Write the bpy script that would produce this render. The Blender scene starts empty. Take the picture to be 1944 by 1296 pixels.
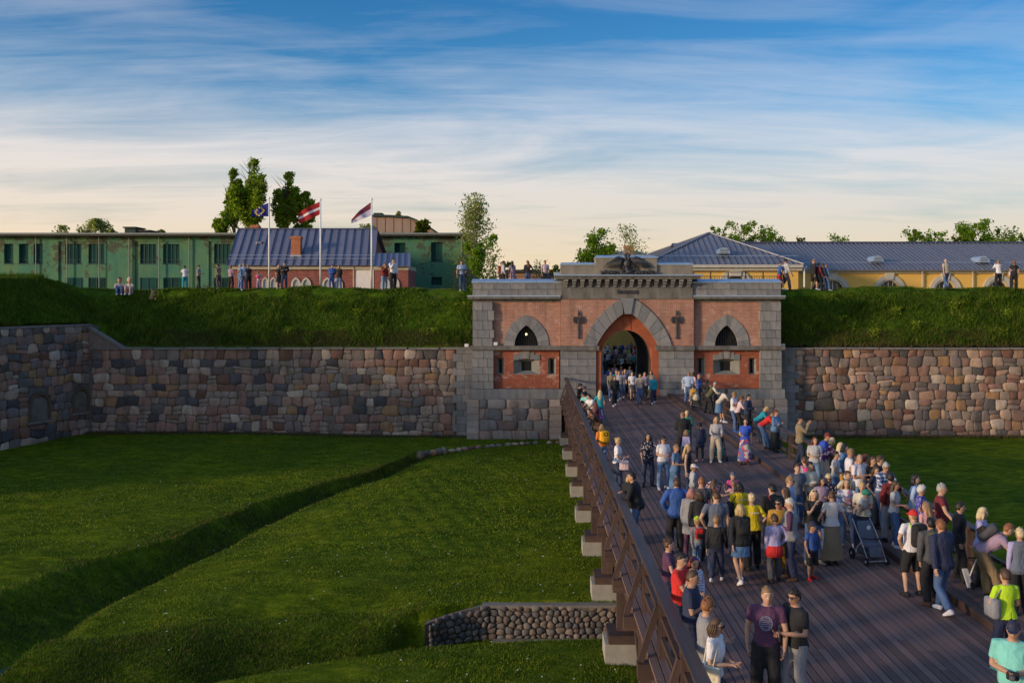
import bpy, bmesh, math, random
import numpy as np
from mathutils import Vector, Matrix, noise
from mathutils.geometry import tessellate_polygon
R = math.radians
V = Vector
random.seed(7)
rng = np.random.default_rng(7)
scene = bpy.context.scene
COL = scene.collection

# ------------------------------------------------------------ camera
F, AX, HY, H = 1890.0, 1004.0, 561.0, 6.0      # focal length and axis in photo pixels, eye height above the deck
cam_d = bpy.data.cameras.new('camera')
cam = bpy.data.objects.new('camera', cam_d)
COL.objects.link(cam)
cam.location = (0, 0, H)
cam.rotation_euler = (R(90), 0, 0)
cam_d.sensor_width = 36
cam_d.lens = 36 * F / 1944
cam_d.shift_x = -(AX - 972) / 1944
cam_d.shift_y = -(648 - HY) / 1944
cam_d.clip_start = 0.1
cam_d.clip_end = 3000
scene.camera = cam

# ------------------------------------------------------------ sky and sun
SUN_EL, SUN_AZ = 9.5, 243.0      # azimuth clockwise from +Y: the sun stands left of and behind the camera
scene.view_settings.view_transform = 'Standard'
scene.view_settings.look = 'None'
scene.view_settings.exposure = 0.36
scene.view_settings.gamma = 1.0
scene.view_settings.use_curve_mapping = False
scene.cycles.max_bounces = 6
scene.cycles.transparent_max_bounces = 8
world = bpy.data.worlds.new('World')
scene.world = world
world.use_nodes = True
nt = world.node_tree
nt.nodes.clear()
def N(t, typ, **kw):
    n = t.nodes.new(typ)
    for k, v in kw.items():
        setattr(n, k, v)
    return n
L = nt.links.new
out = N(nt, 'ShaderNodeOutputWorld')
bg = N(nt, 'ShaderNodeBackground')
bg.inputs['Strength'].default_value = 0.11
L(bg.outputs[0], out.inputs[0])
sky = N(nt, 'ShaderNodeTexSky', sky_type='NISHITA')
sky.sun_disc = False
sky.sun_elevation = R(SUN_EL)
sky.sun_rotation = R(SUN_AZ)
sky.air_density = 1.0
sky.dust_density = 1.5
sky.ozone_density = 2.0
tc = N(nt, 'ShaderNodeTexCoord')
sep = N(nt, 'ShaderNodeSeparateXYZ')
L(tc.outputs['Generated'], sep.inputs[0])
def mth(t, op, a, b=None, c=None, clamp=False):
    n = N(t, 'ShaderNodeMath', operation=op)
    n.use_clamp = clamp
    for i, x in enumerate((a, b, c)):
        if x is None: continue
        if isinstance(x, (int, float)): n.inputs[i].default_value = x
        else: t.links.new(x, n.inputs[i])
    return n.outputs[0]
def ramp(t, fac, stops, interp='LINEAR'):
    n = N(t, 'ShaderNodeValToRGB')
    n.color_ramp.interpolation = interp
    e = n.color_ramp.elements
    while len(e) < len(stops): e.new(0.5)
    for i, (p, c) in enumerate(stops):
        e[i].position = p
        e[i].color = (c, c, c, 1) if isinstance(c, (int, float)) else (*c, 1)
    if fac is not None: t.links.new(fac, n.inputs[0])
    return n.outputs[0]
def mixc(t, fac, a, b, mode='MIX'):
    n = N(t, 'ShaderNodeMix', data_type='RGBA', blend_type=mode)
    for i, x in ((0, fac), (6, a), (7, b)):
        if isinstance(x, (int, float)): n.inputs[i].default_value = x
        elif isinstance(x, tuple): n.inputs[i].default_value = (*x, 1)
        else: t.links.new(x, n.inputs[i])
    return n.outputs[2]
# thin evening cloud veil: thicker towards the horizon, streaked high up
zz = mth(nt, 'MAXIMUM', sep.outputs[2], 0.0)
den = mth(nt, 'ADD', zz, 0.12)
cx = mth(nt, 'DIVIDE', sep.outputs[0], den)
cy = mth(nt, 'DIVIDE', sep.outputs[1], den)
cxy = N(nt, 'ShaderNodeCombineXYZ')
L(cx, cxy.inputs[0]); L(cy, cxy.inputs[1])
mp = N(nt, 'ShaderNodeMapping')
mp.inputs['Rotation'].default_value = (0, 0, R(14))
mp.inputs['Scale'].default_value = (0.62, 1.35, 1)
L(cxy.outputs[0], mp.inputs[0])
n1 = N(nt, 'ShaderNodeTexNoise')
n1.inputs['Scale'].default_value = 1.35
n1.inputs['Detail'].default_value = 11
n1.inputs['Roughness'].default_value = 0.56
n1.inputs['Distortion'].default_value = 0.7
L(mp.outputs[0], n1.inputs['Vector'])
mp2 = N(nt, 'ShaderNodeMapping')
mp2.inputs['Rotation'].default_value = (0, 0, R(-9))
mp2.inputs['Scale'].default_value = (0.9, 4.6, 1)
L(cxy.outputs[0], mp2.inputs[0])
n2 = N(nt, 'ShaderNodeTexNoise')
n2.inputs['Scale'].default_value = 1.1
n2.inputs['Detail'].default_value = 9
n2.inputs['Roughness'].default_value = 0.66
n2.inputs['Distortion'].default_value = 1.2
L(mp2.outputs[0], n2.inputs['Vector'])
cl = mth(nt, 'ADD', mth(nt, 'MULTIPLY', n1.outputs[0], 0.72), mth(nt, 'MULTIPLY', n2.outputs[0], 0.28))
# cover grows as one looks lower
bias = ramp(nt, zz, [(0.0, 0.46), (0.09, 0.41), (0.135, 0.32), (0.18, 0.17), (0.23, 0.05), (0.30, 0.0), (0.45, 0.05), (1.0, 0.12)])
cov = mth(nt, 'MULTIPLY', mth(nt, 'SUBTRACT', mth(nt, 'ADD', cl, bias), 0.475), 2.3, clamp=True)
cov = mth(nt, 'MULTIPLY', cov, ramp(nt, zz, [(0.0, 0.93), (0.12, 0.86), (0.2, 0.75), (0.3, 0.6), (1.0, 0.5)]))
clearc = mixc(nt, 1.0, sky.outputs[0], ramp(nt, zz, [(0.0, (1.0, .9, .8)), (0.08, (.75, 1.0, 1.2)), (0.18, (.42, .95, 1.4)), (0.28, (.24, .76, 1.25)), (0.6, (.7, 1.3, 1.9)), (1.0, (1.1, 1.6, 2.0))]), 'MULTIPLY')
cloudc = ramp(nt, zz, [(0.0, (6.9, 5.4, 3.3)), (0.035, (6.8, 5.75, 4.1)), (0.08, (6.4, 5.85, 5.1)), (0.135, (6.3, 6.15, 6.1)), (0.2, (5.6, 5.9, 6.5)), (0.4, (4.3, 4.7, 5.4)), (1.0, (4.0, 4.3, 5.0))])
# the side towards the sun is warmer
warm = mth(nt, 'MULTIPLY', mth(nt, 'ADD', mth(nt, 'MULTIPLY', sep.outputs[0], -0.5), 0.5), 1.0, clamp=True)
cloudc = mixc(nt, warm, mixc(nt, 1.0, cloudc, (.78, .83, .90), 'MULTIPLY'), mixc(nt, 1.0, cloudc, (1.12, 1.0, .90), 'MULTIPLY'))
# the veil glows around the low sun, behind the camera
sdir = N(nt, 'ShaderNodeVectorMath', operation='DOT_PRODUCT')
L(tc.outputs['Generated'], sdir.inputs[0])
sdir.inputs[1].default_value = (math.sin(R(SUN_AZ)), math.cos(R(SUN_AZ)), math.tan(R(SUN_EL)))
glow = ramp(nt, sdir.outputs['Value'], [(0.15, 0.0), (0.6, 0.35), (0.85, 0.8), (1.0, 1.0)])
cloudc = mixc(nt, 1.0, cloudc, mixc(nt, glow, (1.0, 1.0, 1.0), (2.9, 2.3, 1.7)), 'MULTIPLY')
L(mixc(nt, cov, clearc, cloudc), bg.inputs['Color'])

sun_d = bpy.data.lights.new('sun', 'SUN')
sun_d.energy = 2.6
sun_d.angle = R(6.0)
sun_d.color = (1.0, 0.73, 0.47)
sun = bpy.data.objects.new('sun', sun_d)
COL.objects.link(sun)
_d = V((math.sin(R(SUN_AZ)) * math.cos(R(SUN_EL)), math.cos(R(SUN_AZ)) * math.cos(R(SUN_EL)), math.sin(R(SUN_EL))))
sun.rotation_euler = _d.to_track_quat('Z', 'Y').to_euler()
sun.location = _d * 200

# ------------------------------------------------------------ helpers
def P(px, py, Y):
    return V(((px - AX) / F * Y, Y, H - (py - HY) / F * Y))
def G(px, py, z):
    Y = F * (H - z) / (py - HY)
    return V(((px - AX) / F * Y, Y, z))
def tag(o, label=None, cat=None, group=None, kind=None):
    if label: o['label'] = label
    if cat: o['category'] = cat
    if group: o['group'] = group
    if kind: o['kind'] = kind
    return o
def root(name, loc, label, cat, group=None, rz=0.0):
    o = bpy.data.objects.new(name, None)
    o.empty_display_size = 0.2
    o.location = loc
    o.rotation_euler = (0, 0, rz)
    COL.objects.link(o)
    return tag(o, label, cat, group)
def link(name, me, parent=None, local=False):
    """an object made of a mesh in world coordinates (or in its parent's, with local)"""
    o = bpy.data.objects.new(name, me)
    COL.objects.link(o)
    if parent is not None:
        o.parent = parent
        if not local:
            top, m = parent, Matrix()
            chain = []
            while top is not None:
                chain.append(top); top = top.parent
            for c in reversed(chain):
                m = m @ c.matrix_parent_inverse @ Matrix.LocRotScale(c.location, c.rotation_euler, c.scale)
            o.matrix_parent_inverse = m.inverted()
    return o
def mk(name, vf, m, parent=None, smooth=False, local=False, mesh_only=False):
    v, f = vf[0], vf[1]
    me = bpy.data.meshes.new(name)
    me.from_pydata([tuple(x) for x in v], [], [tuple(x) for x in f])
    mats = m if isinstance(m, (list, tuple)) else [m]
    for x in mats: me.materials.append(x)
    if len(vf) > 2: me.polygons.foreach_set('material_index', vf[2])
    if smooth: me.polygons.foreach_set('use_smooth', [True] * len(me.polygons))
    me.update()
    return me if mesh_only else link(name, me, parent, local)
def npmesh(name, verts, n, m, smooth=False, normal_up=False):
    """verts (K*n,3) of K separate n-gons"""
    me = bpy.data.meshes.new(name)
    k = len(verts) // n
    me.vertices.add(k * n)
    me.vertices.foreach_set('co', verts.astype(np.float32).ravel())
    me.loops.add(k * n)
    me.loops.foreach_set('vertex_index', np.arange(k * n, dtype=np.int32))
    me.polygons.add(k)
    me.polygons.foreach_set('loop_start', np.arange(0, k * n, n, dtype=np.int32))
    me.update(calc_edges=True)
    me.materials.append(m)
    return me
class B:
    """collects pieces of one mesh"""
    def __init__(s): s.v, s.f = [], []
    def add(s, vf, mat=None):
        o = len(s.v)
        s.v += [(mat @ V(p)) if mat is not None else V(p) for p in vf[0]]
        s.f += [tuple(i + o for i in f) for f in vf[1]]
        return s
    def box(s, a, b): return s.add(boxvf(a, b))
    def beam(s, p, q, w, h, up=(0, 0, 1)): return s.add(beamvf(p, q, w, h, up))
    def tube(s, pts, rad, n=8): return s.add(tubevf(pts, rad, n))
    def get(s): return s.v, s.f
CF = [(0, 3, 2, 1), (4, 5, 6, 7), (0, 1, 5, 4), (1, 2, 6, 5), (2, 3, 7, 6), (3, 0, 4, 7)]
def boxvf(a, b):
    (x0, y0, z0), (x1, y1, z1) = a, b
    return [V(p) for p in ((x0, y0, z0), (x1, y0, z0), (x1, y1, z0), (x0, y1, z0), (x0, y0, z1), (x1, y0, z1), (x1, y1, z1), (x0, y1, z1))], CF
def frame(d, up=(0, 0, 1)):
    d = V(d).normalized()
    u = V(up)
    if abs(d.dot(u)) > 0.98: u = V((0, 1, 0)) if abs(d.y) < 0.9 else V((1, 0, 0))
    a = d.cross(u).normalized()
    return a, a.cross(d).normalized(), d
def beamvf(p, q, w, h, up=(0, 0, 1)):
    p, q = V(p), V(q)
    a, b, d = frame(q - p, up)
    vs = []
    for c in (p, q):
        for s, t in ((-1, -1), (1, -1), (1, 1), (-1, 1)):
            vs.append(c + a * (w / 2 * s) + b * (h / 2 * t))
    return vs, [(0, 1, 2, 3), (4, 7, 6, 5), (0, 4, 5, 1), (1, 5, 6, 2), (2, 6, 7, 3), (3, 7, 4, 0)]
def ringsvf(rings):
    """rings: lists of equal length, closed tube with caps"""
    n = len(rings[0]); v = []; f = []
    for r in rings: v += r
    for i in range(len(rings) - 1):
        for j in range(n):
            k = (j + 1) % n
            f.append((i * n + j, i * n + k, (i + 1) * n + k, (i + 1) * n + j))
    f.append(tuple(range(n - 1, -1, -1)))
    f.append(tuple((len(rings) - 1) * n + j for j in range(n)))
    return v, f
def tubevf(pts, rad, n=8):
    pts = [V(p) for p in pts]
    if isinstance(rad, (int, float)): rad = [rad] * len(pts)
    rings = []; a = None
    for i, p in enumerate(pts):
        d = (pts[min(i + 1, len(pts) - 1)] - pts[max(i - 1, 0)])
        if d.length < 1e-6: d = V((0, 0, 1))
        d.normalize()
        if a is None: a, b, _ = frame(d)
        else:
            a = (a - d * a.dot(d)).normalized(); b = a.cross(d).normalized()
        rings.append([p + a * (rad[i] * math.cos(2 * math.pi * j / n)) + b * (rad[i] * math.sin(2 * math.pi * j / n)) for j in range(n)])
    v, f = ringsvf(rings)
    return v, [tuple(reversed(x)) for x in f]
def ellvf(c, r, nu=10, nv=7, M=None):
    v, f = [], []
    c = V(c)
    v.append(V((0, 0, -r[2])))
    for i in range(1, nv):
        t = -math.pi / 2 + math.pi * i / nv
        for j in range(nu):
            a = 2 * math.pi * j / nu
            v.append(V((r[0] * math.cos(t) * math.cos(a), r[1] * math.cos(t) * math.sin(a), r[2] * math.sin(t))))
    v.append(V((0, 0, r[2])))
    for j in range(nu):
        f.append((0, 1 + (j + 1) % nu, 1 + j))
    for i in range(nv - 2):
        for j in range(nu):
            k = (j + 1) % nu
            f.append((1 + i * nu + j, 1 + i * nu + k, 1 + (i + 1) * nu + k, 1 + (i + 1) * nu + j))
    t = len(v) - 1
    for j in range(nu): f.append((t, 1 + (nv - 2) * nu + j, 1 + (nv - 2) * nu + (j + 1) % nu))
    return [c + ((M @ p) if M is not None else p) for p in v], f
def slabvf(poly, y0, y1, holes=()):
    """poly and holes in (x, z), extruded from y0 (front) to y1"""
    loops = [poly] + list(holes)
    tris = tessellate_polygon([[V((x, z, 0)) for x, z in lp] for lp in loops])
    flat = [p for lp in loops for p in lp]
    n = len(flat)
    v = [V((x, y0, z)) for x, z in flat] + [V((x, y1, z)) for x, z in flat]
    f = []
    for t in tris:
        a, b, c = [flat[i] for i in t]
        s = (b[0] - a[0]) * (c[1] - a[1]) - (b[1] - a[1]) * (c[0] - a[0])
        t = tuple(t) if s > 0 else tuple(reversed(t))
        f.append(t); f.append(tuple(i + n for i in reversed(t)))
    o = 0
    for li, lp in enumerate(loops):
        m = len(lp)
        ar = sum(lp[i][0] * lp[(i + 1) % m][1] - lp[(i + 1) % m][0] * lp[i][1] for i in range(m))
        flip = (ar > 0) == (li > 0)
        for i in range(m):
            j = (i + 1) % m
            q = (o + i, o + n + i, o + n + j, o + j)
            f.append(q if flip else tuple(reversed(q)))
        o += m
    return v, f
_rb = {}
def rboxvf(c, size, bev=0.25, seg=2, M=None):
    """box with rounded edges; bev as a share of the smallest side"""
    key = (tuple(round(s, 3) for s in size), bev, seg)
    if key not in _rb:
        bm = bmesh.new()
        bmesh.ops.create_cube(bm, size=1)
        for w in bm.verts: w.co = V((w.co.x * size[0], w.co.y * size[1], w.co.z * size[2]))
        bmesh.ops.bevel(bm, geom=bm.edges[:], offset=min(size) * bev, segments=seg, profile=0.5, affect='EDGES')
        bm.verts.index_update()
        _rb[key] = ([w.co.copy() for w in bm.verts], [tuple(w.index for w in fc.verts) for fc in bm.faces])
        bm.free()
    v, f = _rb[key]
    c = V(c)
    return [c + ((M @ p) if M is not None else p) for p in v], f

# ------------------------------------------------------------ materials
_m = {}
def base_mat(name):
    m = bpy.data.materials.new(name)
    m.use_nodes = True
    t = m.node_tree
    return m, t, t.nodes['Principled BSDF']
def objco(t, scale=(1, 1, 1), rnd=False):
    c = N(t, 'ShaderNodeTexCoord')
    mpn = N(t, 'ShaderNodeMapping')
    mpn.inputs['Scale'].default_value = scale
    t.links.new(c.outputs['Object'], mpn.inputs[0])
    if rnd:
        oi = N(t, 'ShaderNodeObjectInfo')
        cb = N(t, 'ShaderNodeCombineXYZ')
        s = mth(t, 'MULTIPLY', oi.outputs['Random'], 37.0)
        t.links.new(s, cb.inputs[0]); t.links.new(s, cb.inputs[1]); t.links.new(s, cb.inputs[2])
        t.links.new(cb.outputs[0], mpn.inputs['Location'])
    return mpn.outputs[0]
def noisen(t, vec, scale, detail=5, rough=0.6, dist=0.0):
    n = N(t, 'ShaderNodeTexNoise')
    n.inputs['Scale'].default_value = scale
    n.inputs['Detail'].default_value = detail
    n.inputs['Roughness'].default_value = rough
    n.inputs['Distortion'].default_value = dist
    t.links.new(vec, n.inputs['Vector'])
    return n.outputs[0]
def bumpn(t, bs, h, strength=0.4, dist=0.02):
    n = N(t, 'ShaderNodeBump')
    n.inputs['Strength'].default_value = strength
    n.inputs['Distance'].default_value = dist
    t.links.new(h, n.inputs['Height'])
    t.links.new(n.outputs[0], bs.inputs['Normal'])
    return n
def mat(name, c, rough=0.8, var=0.25, sc=4.0, bump=0.3, c2=None, metal=0.0, spec=0.5, bd=0.02, stretch=(1, 1, 1), rnd=False, rv=0.0):
    """plain surface: colour c blotched towards c2 (or a darker c), fine relief; rv: tone differs from object to object"""
    if name in _m: return _m[name]
    m, t, bs = base_mat(name)
    co = objco(t, stretch, rnd)
    nz = noisen(t, co, sc, 6)
    c2 = c2 or tuple(x * (1 - var) for x in c)
    col = mixc(t, ramp(t, nz, [(0.3, 0.0), (0.7, 1.0)]), c, c2)
    if rv:
        oi = N(t, 'ShaderNodeObjectInfo')
        k = mth(t, 'ADD', mth(t, 'MULTIPLY', oi.outputs['Random'], 2 * rv), 1 - rv)
        cb = N(t, 'ShaderNodeCombineColor')
        for i in range(3): t.links.new(k, cb.inputs[i])
        col = mixc(t, 1.0, col, cb.outputs[0], 'MULTIPLY')
    t.links.new(col, bs.inputs['Base Color'])
    bs.inputs['Roughness'].default_value = rough
    bs.inputs['Metallic'].default_value = metal
    bs.inputs['Specular IOR Level'].default_value = spec
    if bump: bumpn(t, bs, noisen(t, co, sc * 5, 5), bump, bd)
    _m[name] = m
    return m
def rock_mat(name, cols, rough=0.85, sc=6.0, dark=0.45, moss=0.0):
    """stones: each object its own colour out of cols, speckled and stained"""
    if name in _m: return _m[name]
    m, t, bs = base_mat(name)
    oi = N(t, 'ShaderNodeObjectInfo')
    k = len(cols)
    base = ramp(t, oi.outputs['Random'], [(i / k, cc) for i, cc in enumerate(cols)], 'CONSTANT')
    co = objco(t, rnd=True)
    nz = noisen(t, co, sc, 8, 0.7)
    col = mixc(t, ramp(t, nz, [(0.32, 0.0), (0.72, 0.62)]), base, mixc(t, 1.0, base, (dark, dark, dark), 'MULTIPLY'))
    col = mixc(t, ramp(t, noisen(t, co, sc * 7, 3), [(0.55, 0.0), (0.75, 0.4)]), col, (.42, .36, .33))
    if moss: col = mixc(t, ramp(t, noisen(t, objco(t), 0.9, 5), [(0.55, 0.0), (0.66, moss)]), col, (.16, .11, .03))
    # dirt running down the wall in streaks
    st = noisen(t, objco(t, (1.3, 1.3, 0.16)), 1.2, 5, 0.6)
    col = mixc(t, ramp(t, st, [(0.48, 0.0), (0.66, 0.45)]), col, (.035, .032, .03))
    t.links.new(col, bs.inputs['Base Color'])
    bs.inputs['Roughness'].default_value = rough
    bumpn(t, bs, noisen(t, co, sc * 3, 8, 0.7), 0.6, 0.04)
    _m[name] = m
    return m
def island_mat(name, cols, rough=0.7, transl=0.5, patch=0):
    """leaves and blades: every separate leaf takes a tone between cols"""
    if name in _m: return _m[name]
    m, t, bs = base_mat(name)
    g = N(t, 'ShaderNodeNewGeometry')
    k = len(cols) - 1
    col = ramp(t, g.outputs['Random Per Island'], [(i / k, c) for i, c in enumerate(cols)])
    big = noisen(t, objco(t), 0.7, 4)
    col = mixc(t, ramp(t, big, [(0.4, 0.0), (0.7, 0.25)]), col, mixc(t, 1.0, col, (.6, .65, .55), 'MULTIPLY'))
    if patch:
        pn = noisen(t, objco(t, (1.0, 1.9, 1.0)), patch, 6, 0.7, 1.0)
        col = mixc(t, ramp(t, pn, [(0.38, 0.7), (0.50, 0.0)]), col, mixc(t, 1.0, col, (.5, .56, .6), 'MULTIPLY'))
        col = mixc(t, ramp(t, pn, [(0.52, 0.0), (0.66, 0.8)]), col, mixc(t, 1.0, col, (1.8, 1.5, 1.0), 'MULTIPLY'))
    t.links.new(col, bs.inputs['Base Color'])
    bs.inputs['Roughness'].default_value = rough
    bs.inputs['Specular IOR Level'].default_value = 0.12
    if transl:
        tr = N(t, 'ShaderNodeBsdfTranslucent')
        t.links.new(mixc(t, 1.0, col, (1.3, 1.5, .8), 'MULTIPLY'), tr.inputs[0])
        mx = N(t, 'ShaderNodeMixShader')
        mx.inputs[0].default_value = transl
        t.links.new(bs.outputs[0], mx.inputs[1]); t.links.new(tr.outputs[0], mx.inputs[2])
        t.links.new(mx.outputs[0], t.nodes['Material Output'].inputs[0])
    _m[name] = m
    return m
# ============================================================ TERRAIN
Z0 = -2.63                       # ditch floor
def lerp_tab(tab, y):
    return np.interp(y, [a for a, b in tab], [b for a, b in tab])
TA = [(10, -19.5), (24, -17.0), (29.2, -15.5), (33.3, -14.1), (35.5, -13.2), (40.4, -11.8), (45.4, -9.8), (49.6, -8.0), (54.2, -6.2), (57, -4.6)]
TB = [(10, -14.2), (20, -13.4), (24, -12.9), (28.2, -12.0), (32.6, -11.2), (38.5, -10.2), (45.2, -8.4), (53.1, -5.7), (57, -4.2)]
TN = [(-30, 12.0), (-14, 18.5), (-10, 20.6), (-7.1, 22.2), (-4.97, 23.2), (-2.6, 24.3), (0, 24.75), (2.2, 24.9), (40, 24.9)]
TE = [(-30, 20.0), (-14, 25.0), (-10, 26.2), (-7, 27.1), (-3.6, 27.3), (-3.0, 27.35), (-2.8, 27.42), (-2.2, 27.72), (-1.4, 28.0), (-.8, 28.05), (2, 28.05), (40, 28.05)]
def sm(a, b, x):
    t = np.clip((x - a) / (b - a), 0, 1)
    return t * t * (3 - 2 * t)
def ditch_z(X, Y):
    z = np.full_like(X, Z0)
    z += 0.22 * sm(50, 60, Y) * sm(-6, -20, X)              # the floor rises a little to the far corner
    wob = .30 * np.sin(Y * .55 + .7 * np.sin(Y * .23)) + .14 * np.sin(Y * 1.43 + 1)
    a, b = lerp_tab(TA, Y) + wob, lerp_tab(TB, Y) + wob * .35
    w = np.maximum(b - a, 0.05)
    t = (X - a) / w
    dep = np.clip(0.26 * w, 0.1, 0.8)
    prof = np.where(t < 0.60, sm(-.1, 0.62, t), 1 - sm(0.58, 1.05, t))
    z -= np.where((t > 0) & (t < 1) & (Y < 57), dep * prof, 0)
    n = lerp_tab(TN, X) + .12 * np.sin(X * 1.1) * sm(-3.5, -6, X); e = lerp_tab(TE, X) + (.16 * np.sin(X * .9) + .09 * np.sin(X * 2.3)) * sm(-3.2, -5, X)
    # rounded shoulders of the lawns beside the channels
    z -= np.where((t >= 1) & (Y > e - .01), .30 * (1 - sm(0, 3.2, X - b)), 0) * sm(57, 50, Y)
    z -= np.where((t >= 0) & (Y > n), .30 * sm(0, .3, t), 0) * np.where(t < 1, 1, 0) * sm(57, 50, Y)
    z -= np.where(t < 0, .30 * sm(-.2, .3, t) + .14 * (1 - sm(0, 3, a - X)), 0) * sm(57, 50, Y) * 0.5
    z -= np.where(Y >= e, .25 * (1 - sm(0, 2.6, Y - e)), .0) * sm(-2.6, -4.5, X)
    z -= np.where((Y < e) & (Y > n) & (X > a), .25 * sm(0, 1.0, (Y - n) / 1.2), .0) * sm(-2.6, -4.5, X)
    dep2 = np.interp(X, [-14, -8, -3, 0], [1.15, 1.15, 1.0, 0.95])
    up = np.interp(X, [-14, -4.6, -3.15], [3.4, 2.4, 0.10])
    pr = sm(0, 1, (Y - n) / 1.9) * (1 - sm(0, 1, (Y - (e - up)) / up))
    inside = (Y > n) & (Y < e) & (X > a)
    z -= np.where(inside, dep2 * pr, 0) * sm(-16, -13.2, X)
    z -= 0.10 * sm(24, 16, Y)
    return z
xs = np.concatenate([np.arange(-60, -14, .3), np.arange(-14, 3, .16), np.arange(3, 70, 0.4)]); ys = np.concatenate([np.arange(2, 30, 0.16), np.arange(30, 61.9, 0.26)])
XX, YY = np.meshgrid(xs, ys)
ZZ = ditch_z(XX, YY)
nz = np.array([noise.noise(V((x * 0.55, y * 0.55, 0))) * 0.05 + noise.noise(V((x * 2.1, y * 2.1, 3))) * 0.022 for x, y in zip(XX.ravel(), YY.ravel())]).reshape(XX.shape)
# mowing ridges that run with the little channel
rid = np.sin((XX + 0.33 * YY) * 2 * math.pi / 0.85 + 1.5 * np.sin(YY * 0.21)) * 0.019 * sm(30, 36, YY) * sm(57, 50, YY) * sm(-10, -7, XX) * sm(2, -1, XX)
ZZ = ZZ + nz + rid
def gridmesh(name, XX, YY, ZZ, m, keep=None):
    h, w = XX.shape
    v = np.stack([XX.ravel(), YY.ravel(), ZZ.ravel()], 1)
    i = np.arange(h * w).reshape(h, w)
    q = np.stack([i[:-1, :-1].ravel(), i[:-1, 1:].ravel(), i[1:, 1:].ravel(), i[1:, :-1].ravel()], 1)
    if keep is not None: q = q[keep[:-1, :-1].ravel()]
    me = bpy.data.meshes.new(name)
    me.vertices.add(len(v)); me.vertices.foreach_set('co', v.astype(np.float32).ravel())
    me.loops.add(len(q) * 4); me.loops.foreach_set('vertex_index', q.astype(np.int32).ravel())
    me.polygons.add(len(q)); me.polygons.foreach_set('loop_start', np.arange(0, len(q) * 4, 4, dtype=np.int32))
    me.update(calc_edges=True)
    me.polygons.foreach_set('use_smooth', [True] * len(q))
    me.materials.append(m)
    return link(name, me)
def grass_mat(name, cols, dry, dryamt, sc=1.0, bd=0.06):
    m, t, bs = base_mat(name)
    co = objco(t)
    big = noisen(t, co, 0.22 * sc, 5, 0.6)
    mid = noisen(t, objco(t, (1.0, 1.7, 1.0)), 1.6 * sc, 7, 0.68, 0.6)
    fine = noisen(t, objco(t, (1.0, 1.6, 1.0)), 17 * sc, 5, 0.75)
    patch = noisen(t, objco(t, (1.0, 1.9, 1.0)), 0.75 * sc, 6, 0.7, 1.0)
    c = ramp(t, mid, [(0.34, cols[0]), (0.5, cols[1]), (0.64, cols[2])])
    c = mixc(t, ramp(t, big, [(0.40, 0.0), (0.62, 0.9)]), c, mixc(t, 1.0, c, (1.7, 1.4, .9), 'MULTIPLY'))
    c = mixc(t, ramp(t, fine, [(0.35, 0.75), (0.62, 0.0)]), c, mixc(t, 1.0, c, (.32, .36, .4), 'MULTIPLY'))
    if sc == 0.5:
        sx_ = N(t, 'ShaderNodeSeparateXYZ'); t.links.new(co, sx_.inputs[0])
        ph = mth(t, 'ADD', mth(t, 'ADD', sx_.outputs[0], mth(t, 'MULTIPLY', sx_.outputs[1], .33)), mth(t, 'MULTIPLY', mid, .9))
        st = mth(t, 'ADD', mth(t, 'MULTIPLY', mth(t, 'SINE', mth(t, 'MULTIPLY', ph, 7.4)), .5), .5)
        msk = mth(t, 'MULTIPLY', st, ramp(t, big, [(0.38, .2), (0.6, .75)]))
        c = mixc(t, msk, c, mixc(t, 1.0, c, (1.75, 1.5, 1.5), 'MULTIPLY'))
    c = mixc(t, ramp(t, patch, [(0.40, 0.65), (0.50, 0.0)]), c, mixc(t, 1.0, c, (.48, .55, .6), 'MULTIPLY'))
    c = mixc(t, ramp(t, patch, [(0.54, 0.0), (0.68, 0.75)]), c, mixc(t, 1.0, c, (1.8, 1.5, 1.0), 'MULTIPLY'))
    dn = noisen(t, co, 0.75 * sc, 8, 0.72)
    c = mixc(t, ramp(t, dn, [(0.56, 0.0), (0.74, dryamt)]), c, dry)
    t.links.new(c, bs.inputs['Base Color'])
    bs.inputs['Roughness'].default_value = 0.9
    bs.inputs['Specular IOR Level'].default_value = 0.03
    hh = mth(t, 'ADD', mth(t, 'MULTIPLY', fine, 0.6), mid)
    bumpn(t, bs, hh, 0.9, bd)
    return m
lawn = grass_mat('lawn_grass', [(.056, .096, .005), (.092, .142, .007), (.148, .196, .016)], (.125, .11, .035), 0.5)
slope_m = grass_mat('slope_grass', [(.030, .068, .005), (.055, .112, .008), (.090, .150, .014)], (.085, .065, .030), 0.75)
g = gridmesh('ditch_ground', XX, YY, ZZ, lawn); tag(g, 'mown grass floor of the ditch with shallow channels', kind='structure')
# ramparts
K0 = V((-26.9, 61.35)); KD = V((-2.3, -6.6)).normalized(); KN = V((KD.y, -KD.x))   # flank wall: corner, direction, outward-left normal
if KN.x > 0: KN = -KN
def ramp_z(X, Y):
    d1 = Y - 61.3
    d2 = (X - K0.x) * KN.x + (Y - K0.y) * KN.y
    h1 = 2.78 + np.clip(d1, 0, 9) * 0.99
    crest = 6.38 + 0.07 * np.sin(X * 0.31) + 0.06 * np.sin(X * 0.83 + 1) + 0.04 * np.sin(X * 2.1)
    h1 = np.minimum(h1, crest)
    h2 = np.where(d2 > 0.0, 4.15 + np.clip(d2, 0, 9) * 0.72, -9)
    h2 = np.minimum(h2, 7.0 + 0.08 * np.sin(Y * 0.4))
    h2 = np.where(Y > 61.3, h2 - np.clip(Y - 63.0, 0, 9) * 0.22, h2)
    z = np.maximum(h1 if True else 0, h2)
    z = np.where(Y < 61.3, h2, z)
    back = np.clip(Y - 69.5, 0, 99)
    return np.maximum(z - back * 0.75, -1.6)
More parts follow.
